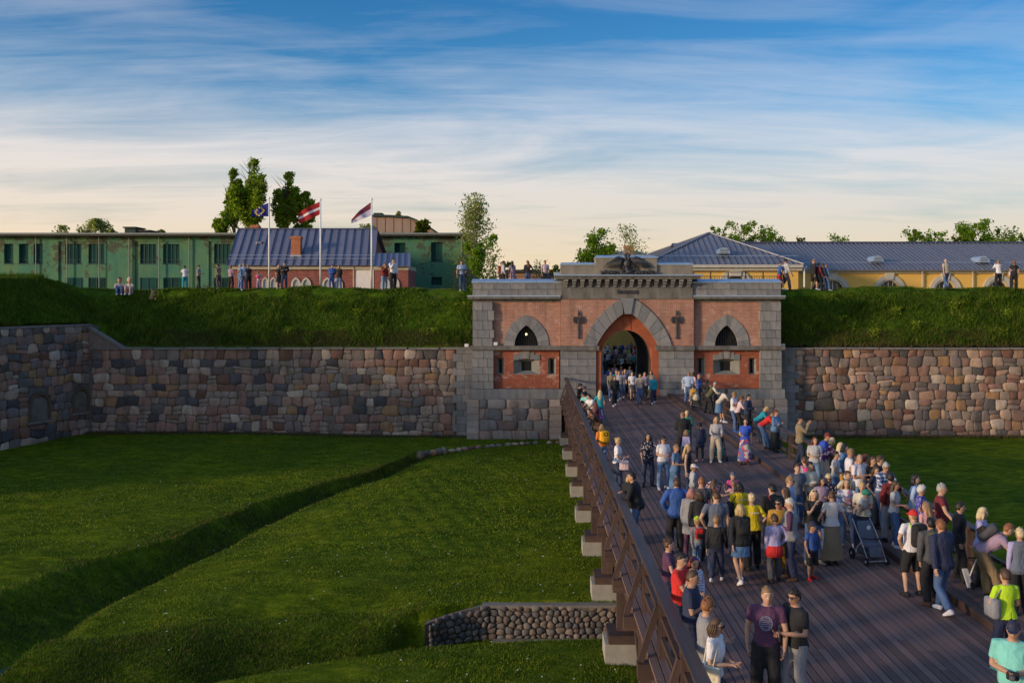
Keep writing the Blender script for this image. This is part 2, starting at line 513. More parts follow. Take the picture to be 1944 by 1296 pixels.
for nm, x0, x1 in (('rampart_left', -75, fx0 := (897 - 1004) / 31.5 + 0.05), ('rampart_right', (1482 - 1004) / 31.5 - 0.05, 75)):
    xs2 = np.concatenate([np.arange(x0, x1, 0.27), [x1]]); ys2 = np.arange(12 if nm == 'rampart_left' else 61.25, 84, 0.25)
    if nm == 'rampart_left': ys2 = np.concatenate([np.arange(30, 61.3, 0.5), np.arange(61.3, 84, 0.25)])
    A, Bq = np.meshgrid(xs2, ys2)
    if nm == 'rampart_left': Zq = ramp_z(A, Bq)
    else:
        Zq = ramp_z(A, Bq)
    nn = np.array([noise.noise(V((x * 0.5, y * 0.5, 5))) * 0.14 + noise.noise(V((x * 1.7, y * 1.7, 9))) * 0.07 for x, y in zip(A.ravel(), Bq.ravel())]).reshape(A.shape)
    msk = np.clip((Zq - 2.7) * 1.2, 0, 1)
    Zq = Zq + nn * msk
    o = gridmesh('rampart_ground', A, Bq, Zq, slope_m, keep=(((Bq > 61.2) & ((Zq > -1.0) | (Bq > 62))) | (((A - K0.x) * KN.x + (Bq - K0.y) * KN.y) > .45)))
    tag(o, 'grassy earth rampart left of the gate' if nm.endswith('left') else 'grassy earth rampart right of the gate', kind='structure')
# town ground and street
def quadsheet(name, pts, m, label):
    o = mk(name, (pts, [tuple(range(len(pts)))]), m); tag(o, label, kind='structure'); return o
pave = mat('street_paving', (.20, .18, .17), 0.9, 0.35, 3.0, 0.5, stretch=(1, 1, 1))
vs = []; fs = []
prof = [(68.2, -0.02), (72, -0.2), (84, -1.5), (400, -1.5), (1600, -1.6)]
for i, (y, z) in enumerate(prof):
    vs += [V((-600 if y > 84 else -3.0, y, z)), V((600 if y > 84 else 15, y, z))]
for i in range(len(prof) - 1): fs.append((2 * i, 2 * i + 1, 2 * i + 3, 2 * i + 2))
vs2 = vs
o = mk('street', (vs, fs), pave); tag(o, 'paved street beyond the gate', kind='structure')
far_g = mat('far_ground', (.06, .08, .03), 0.95, 0.3, 0.05, 0.0)
quadsheet('town_ground', [V((-900, 61.9, -2.9)), V((900, 61.9, -2.9)), V((900, 1800, -2.9)), V((-900, 1800, -2.9))], far_g, 'ground of the town behind the ramparts')
quadsheet('outer_ground', [V((-900, -300, -3.2)), V((900, -300, -3.2)), V((900, 61.9, -3.9)), V((-900, 61.9, -3.9))], far_g, 'ground around the ditch')

# ============================================================ STONE WALLS
def clip_poly(poly, m, n):
    outp = []
    k = len(poly)
    for i in range(k):
        a, b = poly[i], poly[(i + 1) % k]
        da = (a[0] - m[0]) * n[0] + (a[1] - m[1]) * n[1]
        db = (b[0] - m[0]) * n[0] + (b[1] - m[1]) * n[1]
        if da <= 0: outp.append(a)
        if (da < 0) != (db < 0) and abs(da - db) > 1e-9:
            t = da / (da - db)
            outp.append((a[0] + (b[0] - a[0]) * t, a[1] + (b[1] - a[1]) * t))
    return outp
def cells(u0, u1, v0, v1, rowh, wmin, wmax, jit=0.09, skip=None, seed=1, top=None):
    rd = random.Random(seed)
    seeds = []; v = v0; r = 0
    while v < v1 - rowh * 0.35:
        hgt = min(rowh * rd.uniform(0.8, 1.22), v1 - v)
        if v1 - (v + hgt) < rowh * 0.4: hgt = v1 - v
        u = u0 - rd.uniform(0, wmax * 0.5)
        while u < u1:
            w = rd.uniform(wmin, wmax) * (1.35 if rd.random() < 0.10 else 1)
            if u + w / 2 > u0: seeds.append((min(u + w / 2, u1 - 0.05), v + hgt / 2 + rd.uniform(-jit, jit)))
            u += w
        v += hgt
    res = []
    for i, s in enumerate(seeds):
        if skip and skip(*s): continue
        if top and s[1] > top(s[0]): continue
        p = [(max(u0, s[0] - 2), max(v0, s[1] - 2)), (min(u1, s[0] + 2), max(v0, s[1] - 2)), (min(u1, s[0] + 2), min(v1, s[1] + 2)), (max(u0, s[0] - 2), min(v1, s[1] + 2))]
        for j, q in enumerate(seeds):
            if i == j or abs(q[0] - s[0]) > 2.6 or abs(q[1] - s[1]) > 2.2: continue
            p = clip_poly(p, ((s[0] + q[0]) / 2, (s[1] + q[1]) / 2), (q[0] - s[0], q[1] - s[1]))
            if len(p) < 3: break
        if len(p) >= 3: res.append(p)
    return res
def coursed(u0, u1, v0, v1, rowh, wmin, wmax, skip=None, seed=1, wav=.09):
    """roughly coursed boulders: wavy beds, leaning joints, some stones split in two"""
    rd = random.Random(seed)
    n = max(1, round((v1 - v0) / rowh)); hs = [rd.uniform(.78, 1.25) for _ in range(n)]; sc = (v1 - v0) / sum(hs)
    bed = [v0]
    for h in hs: bed.append(bed[-1] + h * sc)
    def bz(r, u):
        if r == 0 or r == n: return bed[r]
        return bed[r] + wav * (noise.noise(V((u * .9, r * 7.3, seed))) * 2.2 + noise.noise(V((u * 2.6, r * 3.1, seed + 5))) * .9)
    res = []
    for r in range(n):
        u = u0 - rd.uniform(0, wmax * .5); lean = rd.uniform(-.07, .07)
        while u < u1:
            w = rd.uniform(wmin, wmax) * (1.3 if rd.random() < .12 else 1)
            e = u + w; nl = rd.uniform(-.08, .08)
            a, b = max(u, u0), min(e, u1)
            if b - a > .12:
                la, lb = (lean if a > u0 else 0), (nl if b < u1 else 0)
                m = (a + b) / 2 + rd.uniform(-.1, .1) * w
                p = [(a - la, bz(r, a - la)), (m, bz(r, m) - rd.uniform(-.01, .03)), (b - lb, bz(r, b - lb)), (b + lb, bz(r + 1, b + lb)), (m, bz(r + 1, m) + rd.uniform(-.01, .04)), (a + la, bz(r + 1, a + la))]
                if not (skip and skip((a + b) / 2, (bed[r] + bed[r + 1]) / 2)):
                    if rd.random() < .13 and bed[r + 1] - bed[r] > .45:
                        k = rd.uniform(.38, .62); q1 = (p[0][0] + (p[5][0] - p[0][0]) * k, p[0][1] + (p[5][1] - p[0][1]) * k); q2 = (p[2][0] + (p[3][0] - p[2][0]) * k, p[2][1] + (p[3][1] - p[2][1]) * k)
                        res.append([p[0], p[1], p[2], q2, q1]); res.append([q1, q2, p[3], p[4], p[5]])
                    else: res.append(p)
            u = e; lean = nl
    return res
def area(p): return abs(sum(p[i][0] * p[(i + 1) % len(p)][1] - p[(i + 1) % len(p)][0] * p[i][1] for i in range(len(p)))) / 2
def stone_vf(p, joint, depth, rd, to3, rnd=0.22):
    # drop tiny edges
    q = []
    for a in p:
        if not q or math.hypot(a[0] - q[-1][0], a[1] - q[-1][1]) > joint * 2.2: q.append(a)
    if len(q) > 3 and math.hypot(q[0][0] - q[-1][0], q[0][1] - q[-1][1]) < joint * 2.2: q.pop()
    if len(q) < 3: return None
    ar = sum(q[i][0] * q[(i + 1) % len(q)][1] - q[(i + 1) % len(q)][0] * q[i][1] for i in range(len(q)))
    if ar < 0: q.reverse()
    cx = sum(a[0] for a in q) / len(q); cy = sum(a[1] for a in q) / len(q)
    c = []
    for i in range(len(q)):
        a, b, d = q[i - 1], q[i], q[(i + 1) % len(q)]
        r = rnd * rd.uniform(0.7, 1.3)
        c.append((b[0] + (a[0] - b[0]) * r, b[1] + (a[1] - b[1]) * r))
        c.append((b[0] + (d[0] - b[0]) * r, b[1] + (d[1] - b[1]) * r))
    size = math.sqrt(abs(ar) / 2)
    k0 = 1 - joint / size * 1.6 * rd.uniform(.5, 1.5)
    n = len(c)
    d = depth * rd.uniform(0.6, 1.25)
    tx, ty = rd.uniform(-.12, .12), rd.uniform(-.12, .12)
    v = []
    for kk, dd in ((k0, 0.0), (k0 * 0.99, d * 0.62), (k0 * 0.82, d)):
        for a in c:
            x, y = cx + (a[0] - cx) * kk, cy + (a[1] - cy) * kk
            e = dd + (0 if dd == 0 else (tx * (a[0] - cx) + ty * (a[1] - cy)) * (dd / d))
            v.append(to3(x, y, max(e, 0.0) if dd else -0.02))
    v.append(to3(cx, cy, d * 1.1))
    f = []
    for i in range(n):
        j = (i + 1) % n
        f.append((i, j, n + j, n + i)); f.append((n + i, n + j, 2 * n + j, 2 * n + i))
        f.append((2 * n + i, 2 * n + j, 3 * n))
    return v, f
FIELD0 = [(.20, .13, .105), (.16, .15, .145), (.26, .19, .155), (.085, .09, .105), (.22, .20, .18), (.17, .10, .08), (.30, .25, .21), (.12, .12, .125),
         (.23, .15, .125), (.19, .175, .165), (.14, .075, .055), (.25, .17, .09), (.06, .065, .078), (.24, .16, .14), (.33, .30, .27), (.18, .13, .11), (.15, .14, .15), (.21, .14, .12), (.27, .23, .20), (.11, .10, .10)]
FIELD = [tuple(min(.6, (c * .97 + sum(t) / 3 * .03) * k * (.68 + .20 * sum(t) / .42)) for c, k in zip(t, (1.72, 1.38, 1.17))) for t in FIELD0]
field = rock_mat('fieldstone', FIELD, moss=0.35)
mortar = mat('mortar', (.17, .145, .125), 0.95, 0.5, 5, 0.6)
def stone_wall(rt, cl, to3, joint, depth, m, seed, name='stone', limit=300, rnd=0.22):
    rd = random.Random(seed)
    cl = sorted(cl, key=area, reverse=True)
    bb = B()
    for i, p in enumerate(cl):
        vf = stone_vf(p, joint, depth, rd, to3, rnd)
        if vf is None: continue
        if i < limit: mk(name, vf, m, rt, smooth=True)
        else: bb.add(vf)
    if bb.v:
        o = mk('small_stones', bb.get(), m, rt, smooth=True); o['kind'] = 'stuff'
YW = 61.0
quoin = rock_mat('granite_quoin', [(.27, .26, .255), (.23, .225, .225), (.30, .285, .27), (.25, .235, .22), (.20, .20, .205)], sc=5, dark=0.62)
cope = mat('coping_stone', (.24, .21, .185), 0.9, 0.45, 2.0, 0.5)
def wallz(py, Y=YW): return H - (py - HY) / F * Y
ZT, ZB = wallz(663), -2.75
# left curtain
xa, xb = K0.x + 0.1, (866 - 1004) / F * YW
rt = root('stone_wall', (xa, YW, Z0), 'long fieldstone curtain wall of the ditch left of the gate', 'wall')
mk('wall_core', boxvf((xa - 1.5, YW + 0.03, ZB - 0.6), (xb + 1.4, YW + 0.9, ZT)), mortar, rt)
t3 = lambda u, v, d: V((u, YW - d + 0.02, v))
stone_wall(rt, coursed(xa, xb, ZB, ZT, 0.50, 0.38, .86, seed=3), t3, 0.009, 0.06, field, 4, rnd=.2)
def copings(rt, a, b, z, step=1.9, w=0.55):
    a, b = V(a), V(b)
    n = max(1, int((b - a).length / step)); rd = random.Random(int(a.x * 7))
    for i in range(n):
        p = a.lerp(b, i / n); q = a.lerp(b, (i + 1) / n - 0.004)
        dz = rd.uniform(-.012, .012)
        mk('coping', beamvf((p.x, p.y, z + dz), (q.x, q.y, z + dz), w, 0.11), cope, rt)
copings(rt, (xa - 0.1, YW + 0.12), (xb + 1.0, YW + 0.12), ZT + 0.055)
def quoins(rt, x0, x1, y, z0, z1, side, m=quoin, rows=0.42, d=0.1, seed=5):
    """dressed blocks, alternately long and short, at the end of a rubble wall"""
    rd = random.Random(seed); z = z0; i = 0
    while z < z1 - 0.1:
        h = min(rows * rd.uniform(.8, 1.2), z1 - z)
        if z1 - z - h < 0.2: h = z1 - z
        ext = 0.22 if i % 2 else 0
        a, b = (x0 - ext, x1) if side < 0 else (x0, x1 + ext)
        cut = a + (b - a) * rd.uniform(.4, .6)
        for s, e in ((a, cut), (cut, b)):
            mk('quoin', boxvf((s + .008, y - d, z + .008), (e - .008, y + .05, z + h - .008)), m, rt)
        z += h; i += 1
quoins(rt, xb + 0.02, (897 - 1004) / 31.5 + 0.1, YW, ZB, ZT, -1)
# right curtain
xc, xd = (1510 - 1004) / F * YW, 33.5
rt = root('stone_wall', (xc, YW, Z0), 'fieldstone curtain wall of the ditch right of the gate', 'wall')
mk('wall_core', boxvf((xc - 1.5, YW + 0.03, ZB - 0.6), (xd, YW + 0.9, ZT)), mortar, rt)
stone_wall(rt, coursed(xc, xd, ZB, ZT, 0.54, 0.40, .95, seed=13), t3, 0.009, 0.065, field, 14, rnd=.22)
copings(rt, (xc - 0.9, YW + 0.12), (xd, YW + 0.12), ZT + 0.055)
quoins(rt, (1482 - 1004) / 31.5 - .1, xc - 0.02, YW, ZB, ZT, 1, seed=9)
# flank wall (runs towards us at the far left)
LF = 12.0
def k3(u, v, d):      # u metres from the corner, d proud of the face
    return V((K0.x + KD.x * u - KN.x * d, K0.y + KD.y * u - KN.y * d, v))
KT = 4.15
rt = root('stone_wall', (K0.x, K0.y, Z0), 'tall fieldstone flank wall in the shade at the far left', 'wall')
niches = [(5.95, 0.38), (3.0, 0.28)]
def u_at(px):
    # where the flank meets a picture column
    k = (px - AX) / F
    return (k * K0.y - K0.x) / (KD.x - k * KD.y)
niches = [(u_at(74), -0.35, 0.62), (u_at(152), -0.2, 0.5)]
def inn(u, v): return any(abs(u - a) < w + .12 and z - .85 < v < z + w + 0.35 for a, z, w in niches)
core = [k3(-1.2, 0, -0.04), k3(26, 0, -0.04), k3(26, 0, -1.0), k3(-1.2, 0, -1.0)]
vs = [V((p.x, p.y, ZB - .8)) for p in core] + [V((p.x, p.y, KT)) for p in core]
mk('wall_core', (vs, [(3, 2, 1, 0), (4, 5, 6, 7), (0, 1, 5, 4), (1, 2, 6, 5), (2, 3, 7, 6), (3, 0, 4, 7)]), mortar, rt)
dark_field = field
stone_wall(rt, coursed(-.3, LF, ZB, KT, 0.52, 0.42, .9, skip=inn, seed=23), k3, 0.009, 0.06, field, 24, rnd=.2)
brickd = mat('niche_brick', (.16, .10, .06), 0.9, 0.5, 6, 0.5)
plaster_o = mat('niche_render', (.20, .17, .13), 0.95, 0.5, 2, 0.4)
for a, z, w in niches:
    nb = B()
    n = 9
    for i in range(n):
        t0, t1 = math.pi * i / n, math.pi * (i + 1) / n - 0.03
        q = []
        for dd in (-0.02, 0.10):
            for tt, rr in ((t0, w), (t0, w + .2), (t1, w + .2), (t1, w)):
                q.append(k3(a + math.cos(tt) * rr, z + math.sin(tt) * rr, dd))
        mk('niche_brick', (q, CF), brickd, rt)
    for s in (-1, 1):
        q = [k3(a + s * x, zz_, dd) for dd in (-0.02, 0.10) for x, zz_ in ((w, z - .85), (w + .2, z - .85), (w + .2, z), (w, z))]
        mk('niche_jamb', (q, CF), brickd, rt)
    q = [k3(a + x, zz_, dd) for dd in (-0.02, 0.03) for x, zz_ in ((-w, z - .85), (w, z - .85), (w, z + w * .72), (-w, z + w * .72))]
    mk('niche_back', (q, CF), plaster_o, rt)
    q = [k3(a + x, zz_, dd) for dd in (-0.02, 0.14) for x, zz_ in ((-w - .25, z - 1.0), (w + .25, z - 1.0), (w + .25, z - .87), (-w - .25, z - .87))]
    mk('niche_sill', (q, CF), cope, rt)
n = 9
for i in range(n):
    p, q = k3(0.1 + i * 26 / n, 0, -.2), k3(0.1 + (i + 1) * 26 / n - .01, 0, -.2)
    mk('coping', beamvf((p.x, p.y, KT + .055), (q.x, q.y, KT + .055), .6, .11), cope, rt)
mk('sloped_coping', beamvf((K0.x - .2, YW + .1, KT), (K0.x + 2.1, YW + .1, ZT + .05), .5, .12), cope, rt)
mk('wall_shoulder', slabvf([(K0.x - .6, ZT - .2), (K0.x + 2.0, ZT - .02), (K0.x - .2, KT - .05), (K0.x - .6, KT - .05)], YW - .02, YW + .7), field, rt)
# cobble-faced bank of the channel under the bridge
rt = root('cobble_wall', (-2.8, 27.9, -3.55), 'low bank wall of rounded cobbles beside the wooden bridge', 'wall')
cobm = rock_mat('cobble', [(.21, .15, .125), (.155, .13, .115), (.25, .19, .16), (.11, .095, .09), (.19, .17, .155), (.17, .11, .085), (.23, .17, .13), (.14, .12, .12)], sc=9, dark=0.55)
mk('wall_core', slabvf([(-.9, -3.7), (13, -3.7), (13, Z0 - .04), (-.9, Z0 - .04)], 27.86, 28.2), mortar, rt)
ct = lambda u: (Z0 - .06) if u > -1.3 else Z0 - .06 - (-1.3 - u) * 0.16
cc = cells(-2.8, 2.6, -3.62, Z0 - .02, 0.16, 0.12, 0.29, jit=0.055, seed=33, top=ct)
def c3(u, v, d):
    if u < -.8:
        s = -.8 - u
        return V((u * .96 - .03 + d * .35 * min(1, s), 27.85 - .20 * s * s - d, v))
    return V((u, 27.85 - d, v))
stone_wall(rt, cc, c3, 0.010, 0.06, cobm, 34, 'cobble', 300, 0.24)
for i in range(8):
    u0_, u1_ = -.8 - i * .26, -.8 - (i + 1) * .26
    pa, pb = c3(u0_, 0, -.1), c3(u1_, 0, -.1)
    zt_ = ct(u1_)
    mk('wall_core', ([V((pa.x, pa.y, -3.7)), V((pb.x, pb.y, -3.7)), V((pb.x, pb.y + .5, -3.7)), V((pa.x, pa.y + .5, -3.7)), V((pa.x, pa.y, ct(u0_))), V((pb.x, pb.y, zt_)), V((pb.x, pb.y + .5, zt_)), V((pa.x, pa.y + .5, ct(u0_)))], CF), mortar, rt)
mk('base_curb', boxvf((-1.0, 27.5, -3.75), (13, 27.74, -3.55)), cope, rt)
mk('top_curb', boxvf((-1.3, 27.8, Z0 - .09), (13, 28.1, Z0 - .01)), cope, rt)
# little stone edging of the drain in front of the gate
rt = root('stone_edging', (-5, 54, Z0), 'low broken line of stones edging the drain left of the gate foot', 'edging')
rd = random.Random(5)
ed = [G(x, y, Z0 + .05) for x, y in ((793, 866), (815, 861), (850, 856), (890, 851), (930, 847), (970, 843), (1010, 841), (1050, 840), (1068, 840))]
for i in range(len(ed) - 1):
    a, b = ed[i], ed[i + 1]
    k = max(1, int((b - a).length / .42))
    for j in range(k):
        p = a.lerp(b, (j + rd.uniform(.3, .7)) / k)
        hh = .34 if i < 2 else .2
        M_ = Matrix.Rotation(rd.uniform(-.3, .3), 3, 'Z')
        mk('edging_stone', ellvf((p.x, p.y, Z0 + hh * .25), (.21 * rd.uniform(.8, 1.2), .16, hh * rd.uniform(.5, .75)), 8, 5, M_), field, rt)
# ============================================================ THE GATE
D = 60.0; SC = F / D
def fx(px): return (px - AX) / SC
def fz(py): return H - (py - HY) / SC
granite = rock_mat('granite_block', [(.235, .232, .235), (.27, .265, .26), (.20, .20, .205), (.25, .24, .235), (.29, .28, .27), (.22, .225, .235)], sc=7, dark=0.68)
granite_d = mat('granite_band', (.20, .185, .165), 0.85, 0.35, 2.2, 0.4, stretch=(1, 1, .35))
def brick_mat(name, c1, c2, mort, stain, samt, bw=.27, bh=.085):
    m, t, bs = base_mat(name)
    c = N(t, 'ShaderNodeTexCoord'); s = N(t, 'ShaderNodeSeparateXYZ'); cb = N(t, 'ShaderNodeCombineXYZ')
    t.links.new(c.outputs['Object'], s.inputs[0])
    t.links.new(mth(t, 'ADD', s.outputs[0], s.outputs[1]), cb.inputs[0]); t.links.new(s.outputs[2], cb.inputs[1])
    b = N(t, 'ShaderNodeTexBrick')
    b.inputs['Scale'].default_value = 1.0
    b.inputs['Brick Width'].default_value = bw
    b.inputs['Row Height'].default_value = bh
    b.inputs['Mortar Size'].default_value = .011
    b.inputs['Mortar Smooth'].default_value = .3
    b.inputs['Bias'].default_value = -.1
    b.inputs['Color1'].default_value = (*c1, 1); b.inputs['Color2'].default_value = (*c2, 1); b.inputs['Mortar'].default_value = (*mort, 1)
    t.links.new(cb.outputs[0], b.inputs['Vector'])
    co = objco(t)
    col = mixc(t, ramp(t, noisen(t, co, 1.3, 7, .65), [(.35, 0), (.7, .6)]), b.outputs[0], mixc(t, 1.0, b.outputs[0], (.66, .58, .55), 'MULTIPLY'))
    col = mixc(t, ramp(t, noisen(t, objco(t, (1.2, 1.2, 1.7)), 1.5, 9, .74, .5), [(.55, 0), (.65, samt)]), col, stain)
    col = mixc(t, ramp(t, noisen(t, objco(t, (2.2, 2.2, .22)), 1.1, 6, .65), [(.50, 0), (.70, .5)]), col, (.10, .055, .04))
    col = mixc(t, ramp(t, noisen(t, objco(t, (1, 1, 1.6)), 5.5, 4, .6), [(.55, 0), (.75, .45)]), col, (.50, .27, .18))
    t.links.new(col, bs.inputs['Base Color'])
    bs.inputs['Roughness'].default_value = .9
    bumpn(t, bs, mth(t, 'ADD', b.outputs[1], noisen(t, co, 30, 4)), .5, -.012)
    return m
brick_up = brick_mat('brick_upper', (.45, .205, .135), (.36, .145, .095), (.48, .34, .27), (.62, .45, .37), .55)
brick_lo = brick_mat('brick_lower', (.37, .085, .04), (.28, .06, .03), (.32, .13, .08), (.56, .40, .33), .8)
render_red = mat('red_render', (.43, .115, .05), .9, .35, 1.6, .3)
_t = granite_d.node_tree; _b = _t.nodes['Principled BSDF']; _src = _b.inputs['Base Color'].links[0].from_socket
_t.links.new(mixc(_t, ramp(_t, noisen(_t, objco(_t, (2.4, 2.4, .35)), 1.3, 7, .7), [(.42, 0), (.68, .75)]), _src, (.055, .048, .042)), _b.inputs['Base Color'])
metal_cap = mat('zinc_flashing', (.40, .50, .62), .38, .2, 3, .1, metal=.35)
blackm = mat('painted_darkness', (.006, .006, .007), .9, .2, 2, 0)  # near-black colour standing in for the unlit depth behind openings
iron = mat('dark_iron', (.06, .06, .068), .5, .4, 9, .3, metal=.3)
iron_rail = mat('railing_paint', (.02, .02, .022), .5, .3, 9, 0)
embras = mat('embrasure_stone', (.24, .235, .21), .9, .35, 2.5, .4)
gate = root('fortress_gate', (fx(1190), D, 0), 'red brick and grey granite fortress gate with pointed arches and a black eagle', 'gate building')
unit = None
def ash(x0, x1, z0, z1, y0, y1, m=granite, name='stone_block', par=None, gap=.010):
    global unit
    key = m.name
    if key not in _units:
        _units[key] = mk('block', boxvf((-.5, -.5, -.5), (.5, .5, .5)), m, mesh_only=True)
    o = bpy.data.objects.new(name, _units[key]); COL.objects.link(o)
    p = par or gate
    o.parent = p; o.matrix_parent_inverse = Matrix.Translation(-V(p.location))
    o.location = ((x0 + x1) / 2, (y0 + y1) / 2, (z0 + z1) / 2)
    o.scale = (max(x1 - x0 - gap * 2, .01), y1 - y0, max(z1 - z0 - gap * 2, .01))
    return o
_units = {}
def ashlar(px0, px1, py0, py1, rows, wpx, y0, y1, seed, m=granite, jog=0):
    rd = random.Random(seed)
    hs = [rd.uniform(.85, 1.15) for _ in range(rows)]; s = sum(hs); y = py1
    for r in range(rows):
        h = (py1 - py0) * hs[r] / s
        a, b = px0, px1
        if jog: b = px1 + (jog if r % 2 else 0) if jog > 0 else px1; a = px0 + (jog if r % 2 else 0) if jog < 0 else px0
        n = max(1, round((b - a) / wpx)); cuts = [a]
        off = (r % 2) * .5
        for k in range(1, n + (1 if off and n > 1 else 0)):
            cuts.append(a + (b - a) * min(max((k - off + rd.uniform(-.12, .12)) / n, .08), .93))
        cuts = sorted(set(cuts)) + [b]
        for i in range(len(cuts) - 1):
            if cuts[i + 1] - cuts[i] > 3: ash(fx(cuts[i]), fx(cuts[i + 1]), fz(y), fz(y - h), y0 - rd.uniform(0, .012), y1, m)
        y -= h
def mir(px): return 2 * 1190 - px
# mass of the building with the passage through it
cxp, cx = 1190.0, fx(1190)
def prof_arch(hw, rise, n, cxx, z0, p, e):
    l = []
    for i in range(n + 1):
        u = math.cos(math.pi / 2 * i / n)
        l.append((cxx - hw * u, z0 + rise * max(0.0, 1 - u ** p) ** e))
    return l + [(2 * cxx - x, z) for x, z in reversed(l[:-1])]
def arc_pts(hw, rise, n, cxx, z0):
    c = (rise * rise - hw * hw) / (2 * hw); Rr = hw + c; th = math.acos(c / Rr)
    l = [(cxx + c - Rr * math.cos(th * i / n), z0 + Rr * math.sin(th * i / n)) for i in range(n + 1)]
    r = [(2 * cxx - x, z) for x, z in reversed(l[:-1])]
    return l + r
ix0, ix1, isp, itop = fx(1141), fx(1237), fz(682), fz(627)
icx, irx = (ix0 + ix1) / 2, (ix1 - ix0) / 2
ell = [(icx - irx * math.cos(math.pi * i / 16), isp + (itop - isp) * math.sin(math.pi * i / 16)) for i in range(17)]
inner = [(ix0, -.0)] + ell + [(ix1, -.0)]
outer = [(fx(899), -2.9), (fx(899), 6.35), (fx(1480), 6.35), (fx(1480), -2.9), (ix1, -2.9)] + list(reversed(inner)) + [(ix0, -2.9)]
mk('gate_body', slabvf(outer, D + .62, D + 8.2), mat('shade_dark_plaster', (.055, .05, .045), .95, .4, 1, .3), gate)  # plaster colour darkened to carry the shade of the passage
mk('passage_floor', boxvf((ix0, D + .1, -2.9), (ix1, D + 8.2, -.02)), pave, gate)
mk('red_arch_panel', slabvf([(fx(1132), -.0)] + prof_arch(fx(1250) - fx(1191), 67 / SC, 14, fx(1191), fz(659), 1.35, .78) + [(fx(1250), 0)] + list(reversed(inner)), D + .42, D + .619), render_red, gate)
for pxx in (1184, 1198): mk('panel_rib', boxvf((fx(pxx) - .02, D + .39, fz(626)), (fx(pxx) + .02, D + .419, fz(598))), render_red, gate)
mk('panel_box', boxvf((fx(1185.5), D + .36, fz(615)), (fx(1196.5), D + .42, fz(602))), render_red, gate)
# brick fields
ext = prof_arch(84 / SC, 94 / SC, 14, fx(1191), fz(659), 1.55, .70)
zb, zt = fz(657.5), fz(567.5)
le = [p for p in ext[:15] if zb - .1 < p[1] < zt]
le[0] = (le[0][0], zb)
mk('brick_wall', slabvf([(fx(1065), zb)] + [(p[0], p[1]) for p in le] + [(le[-1][0] + .12, zt), (fx(1065), zt)], D, D + .618), brick_up, gate)
mk('brick_wall', slabvf([(2 * fx(1191) - x, z) for x, z in ([(fx(1065), zb)] + le + [(le[-1][0] + .12, zt), (fx(1065), zt)])], D, D + .618), brick_up, gate)
YS = D + .28
for side in (0, 1):
    X_ = (lambda p: fx(p)) if side == 0 else (lambda p: fx(mir(p)))
    e = arc_pts(42.5 / SC, 59.5 / SC, 10, 0, fz(657.5))
    cw = X_(999)
    x0, x1 = sorted((X_(935), X_(1064.5)))
    mk('brick_wall', slabvf([(x0, zb)] + [(cw + p[0], p[1]) for p in e] + [(x1, zb), (x1, fz(573)), (x0, fz(573))], YS, D + .617), brick_up, gate)
# voussoirs
def voussoirs(cxx, z0, hi, ri, ho, ro, n, y0, y1, m=granite, keyw=None, name='voussoir', parent=None, pe=None):
    def arc(hw, rise, t):
        if pe:
            p, e = pe[0] if hw == hi else pe[1]
            u = math.cos(math.pi / 2 * t)
            return (hw * u, rise * max(0.0, 1 - u ** p) ** e)
        c = (rise * rise - hw * hw) / (2 * hw); Rr = hw + c; th = math.acos(c / Rr)
        return (c - Rr * math.cos(th * t), Rr * math.sin(th * t))
    tm = 1 - (keyw or 0)
    for s in (1, -1):
        for i in range(n):
            a, b = tm * i / n + .0025, tm * (i + 1) / n - .0025
            q = []
            mid = (a + b) / 2
            for hw, ri_, ts in ((hi, ri, (a, mid, b)), (ho, ro, (b, mid, a))):
                for t in ts: q.append(arc(hw, ri_, t))
            q = [(cxx + s * x, z0 + z) for x, z in q]
            if s < 0: q.reverse()
            mk(name, slabvf(list(reversed(q)), y0, y1), m, parent or gate)
vous = [mat('granite_voussoir_%s' % i, c, .85, .3, 3, .4) for i, c in enumerate([(.24, .235, .23), (.28, .27, .26), (.20, .195, .19)])]
voussoirs(fx(1191), fz(659), 59 / SC, 67 / SC, 84 / SC, 95 / SC, 7, D - .09, D + .60, granite, .085, pe=((1.35, .78), (1.55, .70)))
mk('keystone', slabvf([(fx(1186), fz(596)), (fx(1198), fz(596)), (fx(1203), fz(566)), (fx(1179), fz(566))], D - .18, D + .5), granite, gate)
def splay(o, i, y0, y1, m, name='splayed_recess', par=None):
    """funnel from outer rectangle o=(x0,x1,z0,z1) at y0 to inner i at y1"""
    vs = [V((x, y0, z)) for x, z in ((o[0], o[2]), (o[1], o[2]), (o[1], o[3]), (o[0], o[3]))] + [V((x, y1, z)) for x, z in ((i[0], i[2]), (i[1], i[2]), (i[1], i[3]), (i[0], i[3]))]
    mk(name, (vs, [(0, 1, 5, 4), (1, 2, 6, 5), (2, 3, 7, 6), (3, 0, 4, 7)]), m, par or gate)
    mk('painted_dark_panel', boxvf((i[0] - .02, y1, i[2] - .02), (i[1] + .02, y1 + .02, i[3] + .02)), blackm, par or gate)  # black sheet painted as the shaded depth of the hole
